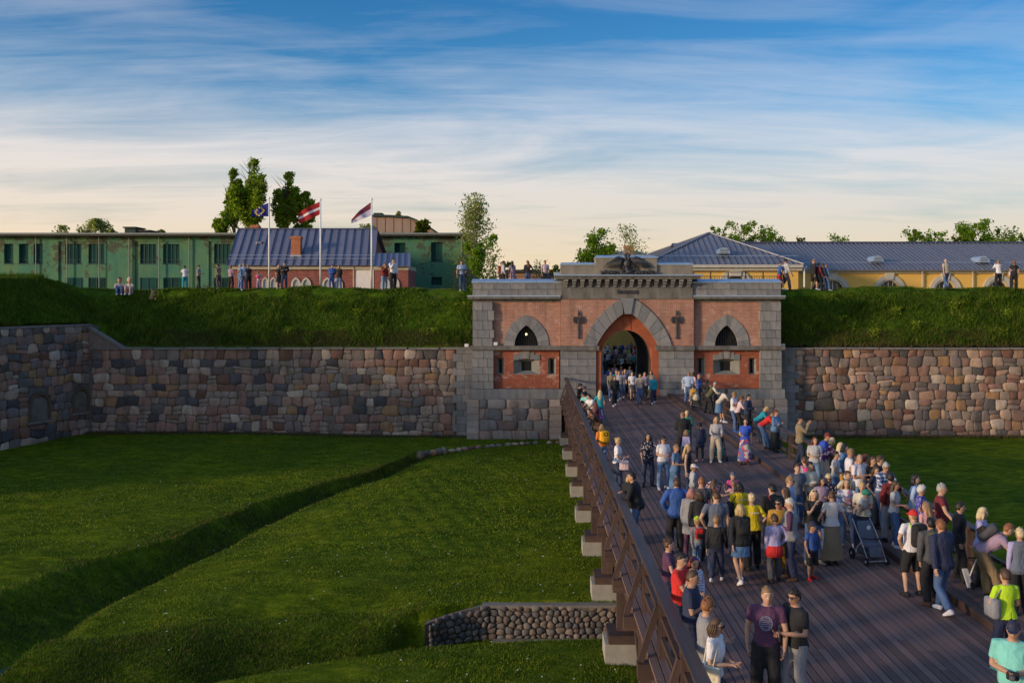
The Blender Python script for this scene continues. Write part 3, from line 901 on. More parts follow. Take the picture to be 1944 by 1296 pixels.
for side in (0, 1):
    X_ = (lambda p: fx(p)) if side == 0 else (lambda p: fx(mir(p)))
    cw = X_(999)
    voussoirs(cw, fz(657.5), 22.5 / SC, 40 / SC, 43.5 / SC, 60 / SC, 6, YS - .05, D + .60, granite)
    # barred window
    w = arc_pts(22 / SC, 39.5 / SC, 8, cw, fz(657.5))
    mk('painted_dark_backing', slabvf(w, D + .60, D + .616), blackm, gate)  # black sheet in place of the unlit space behind the bars
    bb = B()
    for k in range(-4, 5):
        x = cw + k * 4.6 / SC
        zz_ = fz(657.5) + (40 / SC) * (1 - abs(k * 4.6 / 22.5) ** 1.6) - .05
        bb.box((x - .012, D + .5, fz(657.5)), (x + .012, D + .524, zz_))
    mk('window_bars', bb.get(), iron_rail, gate)
    # lower panel with slits and embrasure
    def rc(a, b, c, d):
        q = sorted((X_(a), X_(b))); return [(q[0], fz(d)), (q[1], fz(d)), (q[1], fz(c)), (q[0], fz(c))]
    P0 = rc(937, 1062, 665, 737.5)
    holes = [rc(942.5, 957, 680, 711), rc(1040.5, 1055.5, 680, 711), rc(974.5, 1024.5, 682, 711)]
    mk('brick_panel', slabvf(P0, YS - .02, D + .615, holes), brick_lo, gate)
    for h, inn_ in ((holes[0], (6, 3)), (holes[1], (6, 3))):
        a, b, c, d = h[0][0], h[1][0], h[0][1], h[2][1]
        m_ = (a + b) / 2
        splay((a, b, c, d), (m_ - .07, m_ + .07, c + .08, d - .1), YS - .015, D + .60, embras, 'slit_reveal')
    a, b, c, d = holes[2][0][0], holes[2][1][0], holes[2][0][1], holes[2][2][1]
    m_ = (a + b) / 2
    splay((a, b, c, d), (m_ - .30, m_ + .30, c + .2, d - .18), YS - .015, D + .61, embras, 'embrasure_reveal')
    # stepped lintel
    lint = [(974, 985, 673, 683.5), (985, 993, 669, 682), (1006, 1014, 669, 682), (1014, 1025, 673, 683.5)]
    for q in lint:
        z = rc(*q); mk('lintel_stone', boxvf((z[0][0] + .006, YS - .07, z[0][1]), (z[1][0] - .006, YS + .2, z[2][1])), granite, gate)
    mk('lintel_keystone', slabvf([(X_(999) - .17, fz(681)), (X_(999) + .17, fz(681)), (X_(999) + .21, fz(665.5)), (X_(999) - .21, fz(665.5))], YS - .10, YS + .2), granite, gate)
    # corner pier, batter and plinth
    a, b = sorted((897, 935)) if side == 0 else (1445, 1483)
    ashlar(a, b, 573, 657, 5, 19, D + .02, D + .6, 31 + side, jog=3 if side == 0 else -3)
    a, b = (896, 937) if side == 0 else (1443, 1484)
    ashlar(a, b, 665, 738, 5, 20, D - .02, D + .6, 41 + side)
    a, b = (890, 1065) if side == 0 else (1315, 1490)
    ashlar(a, b, 738, 757, 1, 28, D - .08, D + .6, 51 + side)
    # rubble base
    a, b = (fx(886), fx(1066)) if side == 0 else (fx(1314), fx(1494))
    rb_t3 = lambda u, v, d: V((u, D - .06 - d, v))
    mk('base_core', boxvf((a + .05, D - .04, -3.3), (b - .05, D + .7, fz(757))), mat('pink_mortar', (.40, .29, .24), .95, .4, 3, .5), gate)
    stone_wall(gate, coursed(a + .75, b - .75, ZB, fz(757.5), .6, .6, 1.5, seed=61 + side, wav=.05), rb_t3, .022, .05, rock_mat('base_stone', [(.36, .25, .21), (.25, .22, .21), (.40, .29, .24), (.16, .155, .16), (.34, .28, .24), (.22, .14, .12), (.38, .27, .235), (.29, .26, .245)], sc=4, dark=.6), 62 + side, 'base_stone', rnd=.14)
    for (c0, c1) in ((a, a + .73), (b - .73, b)):
        rd = random.Random(70 + side); z = ZB; i = 0
        while z < fz(757.5) - .05:
            h = min(.42 * rd.uniform(.85, 1.1), fz(757.5) - z)
            if fz(757.5) - z - h < .15: h = fz(757.5) - z
            ash(c0, c1, z, z + h, D - .14, D + .3, mat('pink_granite', (.40, .32, .28), .85, .3, 3, .4, rnd=True, rv=.2), 'quoin')
            z += h
    # ashlar flank of the arch
    a, b = (1064, 1131.5) if side == 0 else (1250.5, 1317)
    ashlar(a, b, 665, 738, 5, 33, D - .10, D + .61, 81 + side)
    ashlar(a - (3 if side == 0 else 0), b + (0 if side == 0 else 3), 738, 760, 1, 34, D - .22, D + .61, 83 + side)
    mk('red_jamb', boxvf(*( ((fx(1131.6), D + .0, 0), (fx(1141), D + .61, fz(659))) if side == 0 else ((fx(1237), D + .0, 0), (fx(1250.4), D + .61, fz(659))))), render_red, gate)
    # string course, parapet, cornices
    a, b = (892, 1063) if side == 0 else (1317, 1490)
    mk('string_course', boxvf((fx(a), D - .12, fz(664)), (fx(b), D + .5, fz(656.5))), granite_d, gate)
    a, b = (1063, 1137) if side == 0 else (1244, 1317.5)
    mk('string_course', boxvf((fx(a), D - .26, fz(664.5)), (fx(b), D + .5, fz(656))), granite_d, gate)
    a, b = (897, 1066) if side == 0 else (1314, 1483)
    mk('frieze', boxvf((fx(a), YS - .06, fz(573)), (fx(b), D + .6, fz(567.5))), granite_d, gate)
    mk('side_cornice', boxvf((fx(a - (9 if side == 0 else -2)), D - .12, fz(567.5)), (fx(b + (-2 if side == 0 else 7)), D + .6, fz(563))), granite_d, gate)
    mk('cornice_flashing', slabvf([(0, 0)] * 0 or [(fx(a - (10 if side == 0 else -2)), fz(563)), (fx(b + (-2 if side == 0 else 8)), fz(563)), (fx(b + (-2 if side == 0 else 7)), fz(560.5)), (fx(a - (9 if side == 0 else -2)), fz(560.5))], D - .16, D + .5), metal_cap, gate)
    ashlar(a, b, 537, 561, 2, 29, D + .05, D + 1.0, 91 + side)
    x0, x1 = fx(a) - .06, fx(b) + .06
    z0, z1 = fz(537), fz(531)
    vs = [V((x0, D - .02, z0)), V((x1, D - .02, z0)), V((x1, D + 1.5, z0)), V((x0, D + 1.5, z0)), V((x0, D - .02, z0 + .07)), V((x1, D - .02, z0 + .07)), V((x1 - .15, D + .8, z1 + .05)), V((x0 + .15, D + .8, z1 + .05)), V((x1, D + 1.5, z0 + .07)), V((x0, D + 1.5, z0 + .07))]
    n = 7
    for i in range(n):      # sheets with standing seams
        a0, a1 = x0 + (x1 - x0) * i / n, x0 + (x1 - x0) * (i + 1) / n - .012
        vs = [V((q, D - .03, z0 + .005)) for q in (a0, a1)] + [V((q, D - .03, z0 + .07)) for q in (a1, a0)] + [V((a0, D + .9, z1 + .06)), V((a1, D + .9, z1 + .06)), V((a0, D + .9, z0 + .005)), V((a1, D + .9, z0 + .005))]
        mk('flashing_sheet', (vs, [(0, 1, 2, 3), (3, 2, 5, 4), (4, 5, 7, 6), (0, 3, 4, 6), (1, 7, 5, 2)]), metal_cap, gate)
# terrace
mk('terrace', boxvf((fx(899), D + 1.0, 6.30), (fx(1480), D + 8.6, 6.50)), mat('terrace_slab', (.25, .24, .22), .9, .3, 2, .3), gate)
# entablature and corbels
for i in range(6):
    a = 1065 + 250 * i / 6
    ash(fx(a), fx(a + 250 / 6), fz(567.5), fz(545), D - .07, D + .6, granite_d, 'stone_block', gap=.004)
mk('corbel_frieze', boxvf((fx(1065), D - .05, fz(545)), (fx(1315), D + .6, fz(530))), granite_d, gate)
cprof = [(0, fz(546)), (0, fz(530.2)), (-.42, fz(530.2)), (-.42, fz(534)), (-.30, fz(536)), (-.26, fz(539)), (-.14, fz(541)), (-.10, fz(545))]
def corbel_mesh():
    v = []; f = []; w0 = .12
    n = len(cprof)
    for s in (-1, 1):
        for y, z in cprof:
            w = .07 + .07 * (z - fz(546)) / (fz(530) - fz(546))
            v.append(V((s * w, D - .05 + y, z)))
    f.append(tuple(range(n))); f.append(tuple(range(2 * n - 1, n - 1, -1)))
    for i in range(n): f.append((i, i + n, (i + 1) % n + n, (i + 1) % n))
    return mk('corbel', (v, f), granite, mesh_only=True)
cm = corbel_mesh()
for i in range(16):
    o = bpy.data.objects.new('corbel', cm); COL.objects.link(o); o.parent = gate
    o.matrix_parent_inverse = Matrix.Translation(-V(gate.location)); o.location = (fx(1074 + i * 15.55), 0, 0)
mk('main_cornice', boxvf((fx(1056), D - .55, fz(530)), (fx(1327), D + .9, fz(524.5))), granite_d, gate)
mk('main_cornice', boxvf((fx(1053), D - .66, fz(524.5)), (fx(1330), D + 1.0, fz(522))), granite_d, gate)
def cap(a, b, y0, y1, pyf, pyb, par=gate, name='zinc_cap'):
    x0, x1, z0, z1 = fx(a), fx(b), fz(pyf), fz(pyb)
    ins = min(.35, (x1 - x0) * .05)
    vs = [V((x0, y0, z0 - .06)), V((x1, y0, z0 - .06)), V((x1, y1, z0 - .06)), V((x0, y1, z0 - .06)), V((x0, y0, z0)), V((x1, y0, z0)), V((x1 - ins, y1, z1)), V((x0 + ins, y1, z1))]
    mk(name, (vs, CF), metal_cap, par)
cap(1052, 1331, D - .69, D + .6, 522, 519.5)
attic = mat('attic_stone', (.27, .235, .185), .9, .4, 1.8, .4, stretch=(1, 1, .4))
mk('attic_wall', boxvf((fx(1065), D + .0, fz(521)), (fx(1315), D + 1.5, fz(502))), attic, gate)
cap(1063.5, 1131, D - .05, D + 1.2, 501, 497, name='zinc_cap'); cap(1247, 1316.5, D - .05, D + 1.2, 501, 497)
mk('upper_attic', boxvf((fx(1131), D - .12, fz(521)), (fx(1246.5), D + 1.5, fz(488.5))), attic, gate)
cap(1128.5, 1249, D - .18, D + 1.2, 488, 483)
# inscription
cu = bpy.data.curves.new('inscription', 'FONT')
cu.body = 'Николаевскія'
cu.size = .42; cu.extrude = .008; cu.align_x = 'CENTER'
to = bpy.data.objects.new('inscription', cu); COL.objects.link(to)
bpy.context.view_layer.update()
tm = bpy.data.meshes.new_from_object(to)
bpy.data.objects.remove(to)
xsz = [v.co.x for v in tm.vertices]; wd = max(xsz) - min(xsz)
k = (fx(1211) - fx(1171)) / wd
mlist = [(v.co.x * k + fx(1191), D - .10 - v.co.z, v.co.y * .95 + fz(558)) for v in tm.vertices]
for v, c in zip(tm.vertices, mlist): v.co = c
tm.materials.append(iron)
ins = link('inscription', tm, gate)
# eagle relief with two heads, spread wings and a garland at its foot
eg = root('double_headed_eagle', (fx(1190), D - .2, fz(521)), 'black cast double-headed eagle with spread wings on the top of the gate', 'eagle emblem')
ye = D - .24
def ep(dx, py, dy=0): return V((fx(1191 + dx), ye + dy, fz(py)))
bb = B(); bb.add(ellvf(ep(-1, 501), (7 / SC, .16, 9.5 / SC), 12, 8)); bb.tube([ep(-1, 508), ep(-1, 514)], [.14, .2], 8)
mk('eagle_body', bb.get(), iron, eg, smooth=True)
for s in (-1, 1):
    bb = B()
    bb.tube([ep(-1 + s * 1.5, 495), ep(-1 + s * 3.5, 490), ep(-1 + s * 2.2, 485.5)], [.10, .075, .07], 8)
    bb.add(ellvf(ep(-1 + s * 3.2, 484.2), (.10, .08, .075), 8, 6)); bb.tube([ep(-1 + s * 4.5, 484.2), ep(-1 + s * 7.2, 485.5)], [.05, .01], 6)
    mk('eagle_head', bb.get(), iron, eg, smooth=True)
    wg = mk('wing_shoulder', tubevf([ep(-1 + s * 6, 497), ep(-1 + s * 10, 491), ep(-1 + s * 17, 489), ep(-1 + s * 23, 491), ep(-1 + s * 30, 497)], [.04, .075, .09, .07, .03], 8), iron, eg, smooth=True)
    for k in range(10):
        t = k / 9
        a = ep(-1 + s * (27 - 18 * t), 494.5 - 3.2 * math.sin(t * 2.6), -.02 - .012 * k)
        b = ep(-1 + s * (46 - 30 * t), 508.5 + 1.2 * math.sin(t * 3.1) * 2 - t * 2, -.02 - .012 * k)
        md = a.lerp(b, .55) + V((0, 0, .07))
        mk('feather', tubevf([a, md, b], [.035, .045, .010], 6), iron, eg, smooth=True)
bb = B(); bb.tube([ep(-1, 483), ep(-1, 480.5)], [.08, .05], 6); bb.tube([ep(-1, 481.6, -.01), ep(-1, 478.5)], [.02, .02], 5); bb.tube([ep(-3, 480), ep(1, 480)], [.02, .02], 5)
mk('crown_ornament', bb.get(), iron, eg)
for s in (-1, 1):
    bb = B()
    for k in range(11): bb.tube([ep(-1 + s * (10) + 4.6 * math.cos(k * .6283), 509 + 5 * math.sin(k * .6283)), ep(-1 + s * 10 + 4.6 * math.cos(k * .6283 + .63), 509 + 5 * math.sin(k * .6283 + .63))], .06, 6)
    mk('wreath', bb.get(), iron, eg, smooth=True)
    bb = B()
    pts = [ep(-1 + s * (14 + 37 * t / 12), 516.5 + 2.0 * math.sin(t * 1.9), 0) for t in range(13)]
    bb.tube(pts, [.07 + .03 * (i % 2) for i in range(13)], 6)
    for i in range(1, 13, 2): bb.add(ellvf(pts[i] + V((0, -.03, .08 * (-1 if i % 4 else 1))), (.09, .05, .06), 6, 4))
    mk('garland', bb.get(), iron, eg, smooth=True)
bb = B(); bb.add(ellvf(ep(-1, 519, .02), (18 / SC, .14, 4.2 / SC), 12, 6)); bb.add(ellvf(ep(3, 515.5, -.05), (8 / SC, .14, 4 / SC), 10, 6)); bb.add(ellvf(ep(-10, 515.5, -.05), (6 / SC, .1, 3 / SC), 10, 6))
mk('base_trophy', bb.get(), iron, eg, smooth=True)
# two battle axes on the brick
for s, lb in ((0, 'iron double-bladed axe on the brick left of the arch'), (1, 'iron double-bladed axe on the brick right of the arch')):
    px = 1098 if s == 0 else 1284
    ax = root('battle_axe', (fx(px), D - .08, fz(643)), lb, 'axe ornament', 'axes beside the arch')
    yy = D - .08
    q = lambda dx, py: V((fx(px + dx), yy, fz(py)))
    mk('shaft', tubevf([q(0, 643), q(0, 641), q(0, 639.5), q(0, 625), q(0, 612), q(0, 600)], [.03, .075, .045, .058, .04, .04], 8), iron, ax, smooth=True)
    mk('spear_tip', tubevf([q(0, 599), q(0, 597), q(0, 596), q(0, 593), q(0, 588)], [.04, .075, .05, .06, .008], 8), iron, ax, smooth=True)
    for t in (-1, 1):
        pl = []
        for k in range(9):
            a = -1.0 + 2.0 * k / 8; pl.append((fx(px) + t * (10.2 * math.cos(a * .95)) / SC, fz(607) + 8.6 * math.sin(a) / SC))
        for k in range(9):
            a = 1.0 - 2.0 * k / 8; pl.append((fx(px) + t * (2.5 + 3.6 * math.cos(a * 1.1)) / SC, fz(607) + 4.4 * math.sin(a) / SC * (1 if abs(a) > .3 else .4)))
        if t < 0: pl.reverse()
        mk('blade', slabvf(pl, yy - .035, yy + .035), iron, ax)
        mk('blade_socket', boxvf((min(fx(px), fx(px) + t * .16), yy - .03, fz(609)), (max(fx(px), fx(px) + t * .16), yy + .03, fz(605))), iron, ax)
# lamps and boxes on the ledges
white = mat('white_paint', (.78, .77, .74), .6, .12, 3, .1)
lampg = mat('lamp_glow', (.9, .7, .3), .5, 0, 1, 0)
_e = lampg.node_tree.nodes['Principled BSDF']; _e.inputs['Emission Color'].default_value = (1, .72, .25, 1); _e.inputs['Emission Strength'].default_value = 5
def floodlight(px, py, y, lb):
    r = root('floodlight', (fx(px), y, fz(py)), lb, 'floodlight', 'floodlights on the ledges')
    p = V((fx(px), y, fz(py)))
    mk('lamp_body', rboxvf(p + V((0, 0, .12)), (.26, .16, .2), .2), white, r); mk('bracket', boxvf(p + V((-.05, -.04, 0)), p + V((.05, .04, .05))), iron, r)
floodlight(941, 656.5, D + .12, 'white floodlight on the ledge left of the left window')
floodlight(884, 661, YW + .1, 'white floodlight on the wall top just left of the gate')
floodlight(1495, 661, YW + .1, 'white floodlight on the wall top just right of the gate')
wl = root('wall_lamp', (fx(999), D + .5, fz(634)), 'small lit lamp behind the bars of the left window', 'lamp')
mk('lamp_glass', ellvf((fx(999), D + .56, fz(635)), (.05, .04, .07), 8, 6), lampg, wl); mk('lamp_arm', boxvf((fx(999) - .01, D + .55, fz(632)), (fx(999) + .01, D + .6, fz(626))), iron, wl)
# railings
def railing(ax_, bx, y, z, lb, hgt=1.0, n=None, posts=5, ay=None):
    r = root('railing', (ax_, y, z), lb, 'railing', 'black iron railings on the ramparts')
    y2 = y if ay is None else ay
    p0, p1 = V((ax_, y, z)), V((bx, y2, z))
    Ln = (p1 - p0).length
    for i in range(posts): 
        p = p0.lerp(p1, i / (posts - 1)); mk('post', boxvf(p + V((-.03, -.03, -.1)), p + V((.03, .03, hgt + .03))), iron_rail, r)
    for hh in (hgt, hgt * .74, .12): mk('rail', beamvf(p0 + V((0, 0, hh)), p1 + V((0, 0, hh)), .045, .04), iron_rail, r)
    bb = B(); k = int(Ln / .16)
    for i in range(k):
        p = p0.lerp(p1, (i + .5) / k); bb.box(p + V((-.011, -.011, .12)), p + V((.011, .011, hgt * .74)))
    mk('bars', bb.get(), iron_rail, r)
    return r
YR = 64.2
railing((940 - AX) / F * YR, (1064 - AX) / F * YR, YR, 6.5, 'black iron railing on the gate terrace left of the attic', posts=5)
railing((1316 - AX) / F * YR, (1482 - AX) / F * YR, YR, 6.5, 'black iron railing on the gate terrace right of the attic', posts=6)
railing((862 - AX) / F * 65, (899 - AX) / F * 65, 65, 6.45, 'short black railing panel on the grass by the gate corner', hgt=1.25, posts=3)
mb = root('vent_box', ((1058 - AX) / F * 62, 62, 6.5), 'small dark roof cowl with a blue lid at the left end of the attic', 'vent')
mk('cowl_post', boxvf(((1056.5 - AX) / F * 62, 61.9, 6.5), ((1059.5 - AX) / F * 62, 62.1, 7.25)), iron_rail, mb)
mk('cowl_lid', boxvf(((1051 - AX) / F * 62, 61.8, 7.25), ((1065 - AX) / F * 62, 62.2, 7.45)), metal_cap, mb)

# ============================================================ THE WOODEN BRIDGE
def wood_mat(name, c, c2, rough=.55, axis=(8, .5, 8), rv=.30):
    m, t, bs = base_mat(name)
    co = objco(t, axis, True)
    g1 = noisen(t, co, 1.2, 8, .65, .4); g2 = noisen(t, objco(t), .45, 5, .6)
    col = mixc(t, ramp(t, g1, [(.3, 0), (.7, 1)]), c, c2)
    oi = N(t, 'ShaderNodeObjectInfo')
    k = mth(t, 'ADD', mth(t, 'MULTIPLY', oi.outputs['Random'], 2 * rv), 1 - rv)
    cb = N(t, 'ShaderNodeCombineColor')
    for i in range(3): t.links.new(k, cb.inputs[i])
    col = mixc(t, 1.0, col, cb.outputs[0], 'MULTIPLY')
    col = mixc(t, ramp(t, g2, [(.5, 0), (.7, .45)]), col, mixc(t, 1.0, col, (1.7, 1.6, 1.6), 'MULTIPLY'))
    t.links.new(col, bs.inputs['Base Color'])
    t.links.new(mth(t, 'ADD', mth(t, 'MULTIPLY', g2, .35), rough - .12), bs.inputs['Roughness'])
    bs.inputs['Specular IOR Level'].default_value = .5
    bumpn(t, bs, g1, .35, .01)
    return m
deckm = wood_mat('deck_board_wood', (.220, .135, .117), (.112, .068, .060), .80)
deckm.node_tree.nodes['Principled BSDF'].inputs['Specular IOR Level'].default_value = .3
beamw = wood_mat('stained_beam_wood', (.095, .058, .046), (.050, .029, .024), .5, (2, 2, 2), .18)
concrete = mat('trestle_concrete', (.36, .335, .29), .9, .3, 2.5, .4)
bridge = root('wooden_bridge', (5.8, 34, 0), 'wide dark brown timber bridge crossing the ditch to the gate', 'bridge')
_ub = {}
def bx(name, a, b, m, par=None):
    """box from corner a to corner b sharing one unit mesh"""
    if m.name not in _ub: _ub[m.name] = mk('beam', boxvf((-.5, -.5, -.5), (.5, .5, .5)), m, mesh_only=True)
    o = bpy.data.objects.new(name, _ub[m.name]); COL.objects.link(o)
    par = par or bridge
    o.parent = par; o.matrix_parent_inverse = Matrix.Translation(-V(par.location))
    a, b = V(a), V(b)
    o.location = (a + b) / 2; o.scale = [max(abs(x), .001) for x in (b - a)]
    return o
def bm_(name, p, q, w, h, m, par=None):
    o = bx(name, (0, 0, 0), (1, 1, 1), m, par)
    p, q = V(p), V(q); d = q - p
    o.location = (p + q) / 2
    o.rotation_mode = 'QUATERNION'
    o.rotation_quaternion = d.to_track_quat('Y', 'Z')
    o.scale = (w, d.length, h)
    return o
XL, XR, XK = 2.06, 9.60, 8.30
Y0b, Y1b = 7.0, 60.35
rd = random.Random(11)
x = 1.98; col_i = 0; nb = 0
while x < XK - .1:
    cuts = [Y0b]
    y = Y0b + rd.uniform(7.0, 10.5)
    while y < Y1b - 3: cuts.append(y); y += rd.uniform(8.6, 10.6)
    cuts.append(Y1b if x + .15 > fx(1131) and x < fx(1250) else D - .25)
    for i in range(len(cuts) - 1):
        z = rd.uniform(-.004, .004)
        bx('deck_board', (x + .012, cuts[i] + .004, -.06 + z), (x + .146, cuts[i + 1] - .004, z), deckm); nb += 1
    x += .1535
bx('kerb_beam', (XK - .02, Y0b, -.05), (XK + .12, 33, .15), beamw); bx('kerb_beam', (XK - .02, 33.01, -.05), (XK + .12, D - .25, .15), beamw)
x = XK + .14
while x < XR - .1:
    cuts = [Y0b, rd.uniform(14, 22), rd.uniform(26, 33), rd.uniform(38, 44), rd.uniform(48, 53), D - .25]
    for i in range(5): bx('footway_board', (x + .008, cuts[i] + .004, .05), (x + .152, cuts[i + 1] - .004, .11 + rd.uniform(-.004, .004)), deckm)
    x += .16
YK = [23.8 + 2.42 * k for k in range(-7, 15)]
XLp, XRp = 2.22, 9.46
for i, y in enumerate(YK):
    tall = (round((y - 23.8) / 2.42) % 2 == 0)
    bx('cross_beam', (1.80, y - .12, -.34), (9.88, y + .12, -.08), beamw)
    for s, xp in ((-1, XLp), (1, XRp)):
        bx('rail_post', (xp - .075, y - .07, -.08), (xp + .075, y + .07, 1.03), beamw)
        bm_('brace', (xp + s * .37, y - .002, -.06), (xp + s * .07, y - .002, .86), .10, .10, beamw)
    if tall and y < 58 and y > 13:
        for xp in (2.25, 5.8, 9.4):
            zg = Z0
            bx('trestle_post', (xp - .15, y - .15, -2.0), (xp + .15, y + .15, -.34), beamw)
            bx('sill_beam', (xp - .38, y - .5, -2.16), (xp + .5, y + .42, -1.96), beamw)
            bx('concrete_block', (xp - .46, y - .48, zg - .6), (xp + .62, y + .45, -2.165), concrete)
        for xa_, xb_ in ((2.3, 5.7), (9.3, 5.9)):
            bm_('trestle_strut', (xa_, y, -1.95), (xb_, y, -.42), .14, .14, beamw)
        bm_('trestle_strut', (2.25, y + .2, -1.95), (2.25, y + 2.3, -.36), .14, .14, beamw)
for xp in (2.2, 3.7, 5.2, 6.7, 8.2, 9.4):
    bx('stringer', (xp - .1, Y0b, -.078), (xp + .1, D - .3, -.061), beamw) if False else bx('stringer', (xp - .09, Y0b, -.60), (xp + .09, D - .3, -.345), beamw)
for s, xp in ((-1, XLp), (1, XRp)):
    for i in range(len(YK) - 1):
        a, b = YK[i], YK[i + 1]
        if i % 2 == 0:
            bx('handrail', (xp - .10, a - .02, 1.032 + .003 * (i % 4)), (xp + .10, min(YK[min(i + 2, len(YK) - 1)], 59.7) - .03, 1.09 + .003 * (i % 4)), beamw)
            bx('middle_rail', (xp - .035 - s * .0, a, .62), (xp + .035, YK[min(i + 2, len(YK) - 1)], .70), beamw)
            bx('lower_rail', (xp - .035, a, .28), (xp + .035, YK[min(i + 2, len(YK) - 1)], .36), beamw)
bx('handrail', (XLp - .13, YK[-1] - .02, 1.032), (XLp + .13, 59.75, 1.09), beamw)
bx('handrail', (XRp - .13, YK[-1] - .02, 1.032), (XRp + .13, 59.75, 1.09), beamw)
# ============================================================ BUILDINGS BEHIND THE RAMPARTS
def rect_px(a, b, c, d, Y):
    """picture rectangle a..b, c..d at distance Y -> x0, x1, z0, z1"""
    p, q = P(a, d, Y), P(b, c, Y)
    return p.x, q.x, p.z, q.z
def rl(a, b, c, d, Y):
    x0, x1, z0, z1 = rect_px(a, b, c, d, Y); return [(x0, z0), (x1, z0), (x1, z1), (x0, z1)]
def green_mat():
    m, t, bs = base_mat('green_plaster')
    co = objco(t)
    c = mixc(t, ramp(t, noisen(t, objco(t, (1, 1, .55)), .55, 7, .66), [(.36, 0), (.66, 1)]), (.055, .20, .13), (.13, .235, .09))
    c = mixc(t, ramp(t, noisen(t, objco(t, (1, 1, .3)), 1.1, 6, .7), [(.5, 0), (.72, .6)]), c, (.05, .12, .085))
    pl = noisen(t, co, .8, 9, .75)
    zc = N(t, 'ShaderNodeSeparateXYZ'); t.links.new(co, zc.inputs[0])
    hz = ramp(t, mth(t, 'MULTIPLY', zc.outputs[2], .08), [(.5, 0), (.88, .10)])
    c = mixc(t, ramp(t, mth(t, 'ADD', pl, hz), [(.60, 0), (.64, .8)]), c, (.075, .055, .038))
    t.links.new(c, bs.inputs['Base Color']); bs.inputs['Roughness'].default_value = .92
    bumpn(t, bs, noisen(t, co, 7, 6), .4, .04)
    return m
greenm = green_mat()
glass_d = mat('teal_boarded_glass', (.012, .070, .058), .75, .4, 1.2, .1, rnd=True, rv=.4, spec=.15)
frame_g = mat('window_frame_green', (.022, .070, .060), .7, .3, 5, .1)
roofslab = mat('roof_edge', (.085, .070, .055), .9, .5, 1.5, .4)
pipe_m = mat('drain_pipe', (.22, .27, .24), .6, .3, 5, .1)
YG = 88.0
gb = root('industrial_building', P(300, 545, YG), 'long derelict green plastered building with flat roof on the left skyline', 'building')
rows = [(9, 26.5, 463, 500), (37, 55, 463, 500), (65, 82.5, 463, 500), (124, 154.5, 463, 500), (168, 198.5, 463, 500), (266, 297, 463, 500), (309.5, 341, 463, 500), (406.5, 437, 463, 500),
        (125, 155, 527, 549), (168, 199, 527, 549), (266, 297, 527, 549), (310, 342, 527, 549), (406, 437, 527, 549), (9, 40, 530, 549), (52, 82, 530, 549),
        (749, 770, 461, 480), (818.5, 840, 460, 496), (819, 839.5, 526, 541)]
x0, x1, z0, z1 = rect_px(-170, 878, 449, 700, YG)
bays = [(112, 205, 458, 549), (257, 349, 458, 549), (397, 445, 458, 549)]
mk('wall', slabvf([(x0, -1.6), (x1, -1.6), (x1, z1), (x0, z1)], YG - .12, YG + 12, [rl(*b, YG) if False else [(rl(*b, YG)[0][0], -1.2), (rl(*b, YG)[1][0], -1.2), rl(*b, YG)[2], rl(*b, YG)[3]] for b in bays] + [rl(*w, YG) for w in rows[:3] + rows[13:15] + rows[15:]]), greenm, gb)
for b in bays:
    q = [(rl(*b, YG)[0][0] - .01, -1.25), (rl(*b, YG)[1][0] + .01, -1.25), (rl(*b, YG)[2][0] + .01, rl(*b, YG)[2][1] + .01), (rl(*b, YG)[3][0] - .01, rl(*b, YG)[3][1] + .01)]
    hs = [rl(*w, YG) for w in rows if b[0] < w[0] < b[1] and w[3] < 545 and w[2] < 520]
    mk('wall_bay', slabvf(q, YG, YG + .3, hs), greenm, gb)
for w in rows:
    a, b, c, d = rect_px(*w, YG)
    inbay = any(q[0] < w[0] < q[1] for q in bays)
    low = w[2] > 520 and inbay
    yy = YG + (.12 if not low else -.015)
    fr = mk('window', boxvf((a, yy, c), (b, yy + .1, d)), glass_d, gb)
    wd = b - a
    bb = B()
    for xx in ([a + wd * .5] if wd > 1 else []) + ([a + wd * .25, a + wd * .75] if wd > 1.2 and not low else []): bb.box((xx - .035, yy - .04, c), (xx + .035, yy - .001, d))
    if d - c > 1.2: bb.box((a, yy - .035, c + (d - c) * .17), (b, yy - .002, c + (d - c) * .17 + .06))
    for q in ((a, a + .06), (b - .06, b)): bb.box((q[0], yy - .05, c), (q[1], yy - .003, d))
    mk('window_frame', bb.get(), frame_g, fr)
    if d - c > 1.2: mk('window_sill', boxvf((a - .08, YG - .14 - (0 if not inbay else -.12), c - .1), (b + .08, YG + .1, c - .002)), frame_g, fr)
a, b, c, d = rect_px(-170, 887, 443.5, 449.5, YG)
mk('roof', boxvf((a, YG - .9, c + .02), (b, YG + 12.5, d - .08)), roofslab, gb)
mk('gutter', boxvf((a, YG - .99, d - .14), (b, YG - .8, d + .02)), mat('gutter_metal', (.20, .24, .23), .6, .3, 3, .1), gb)
for px in (244.5, 302, 359, 127, 188, 68, 876):
    mk('downpipe', tubevf([P(px, 449, YG - .3), P(px, 549, YG - .3)], .055, 6), pipe_m, gb)
dm = mat('roof_stack_dark', (.03, .06, .05), .8, .4, 3, .2)
for a, b, c, d in ((243, 267.5, 432, 446), (272, 294, 438, 446)):
    q = rect_px(a + 2, b - 2, c + 2, d + 1, YG + 3); ck = mk('roof_stack', boxvf((q[0], YG + 2, q[2]), (q[1], YG + 4, q[3])), dm, gb)
    q = rect_px(a, b, c, c + 2.4, YG + 3); mk('stack_lid', boxvf((q[0], YG + 1.8, q[2]), (q[1], YG + 4.2, q[3])), roofslab, ck)
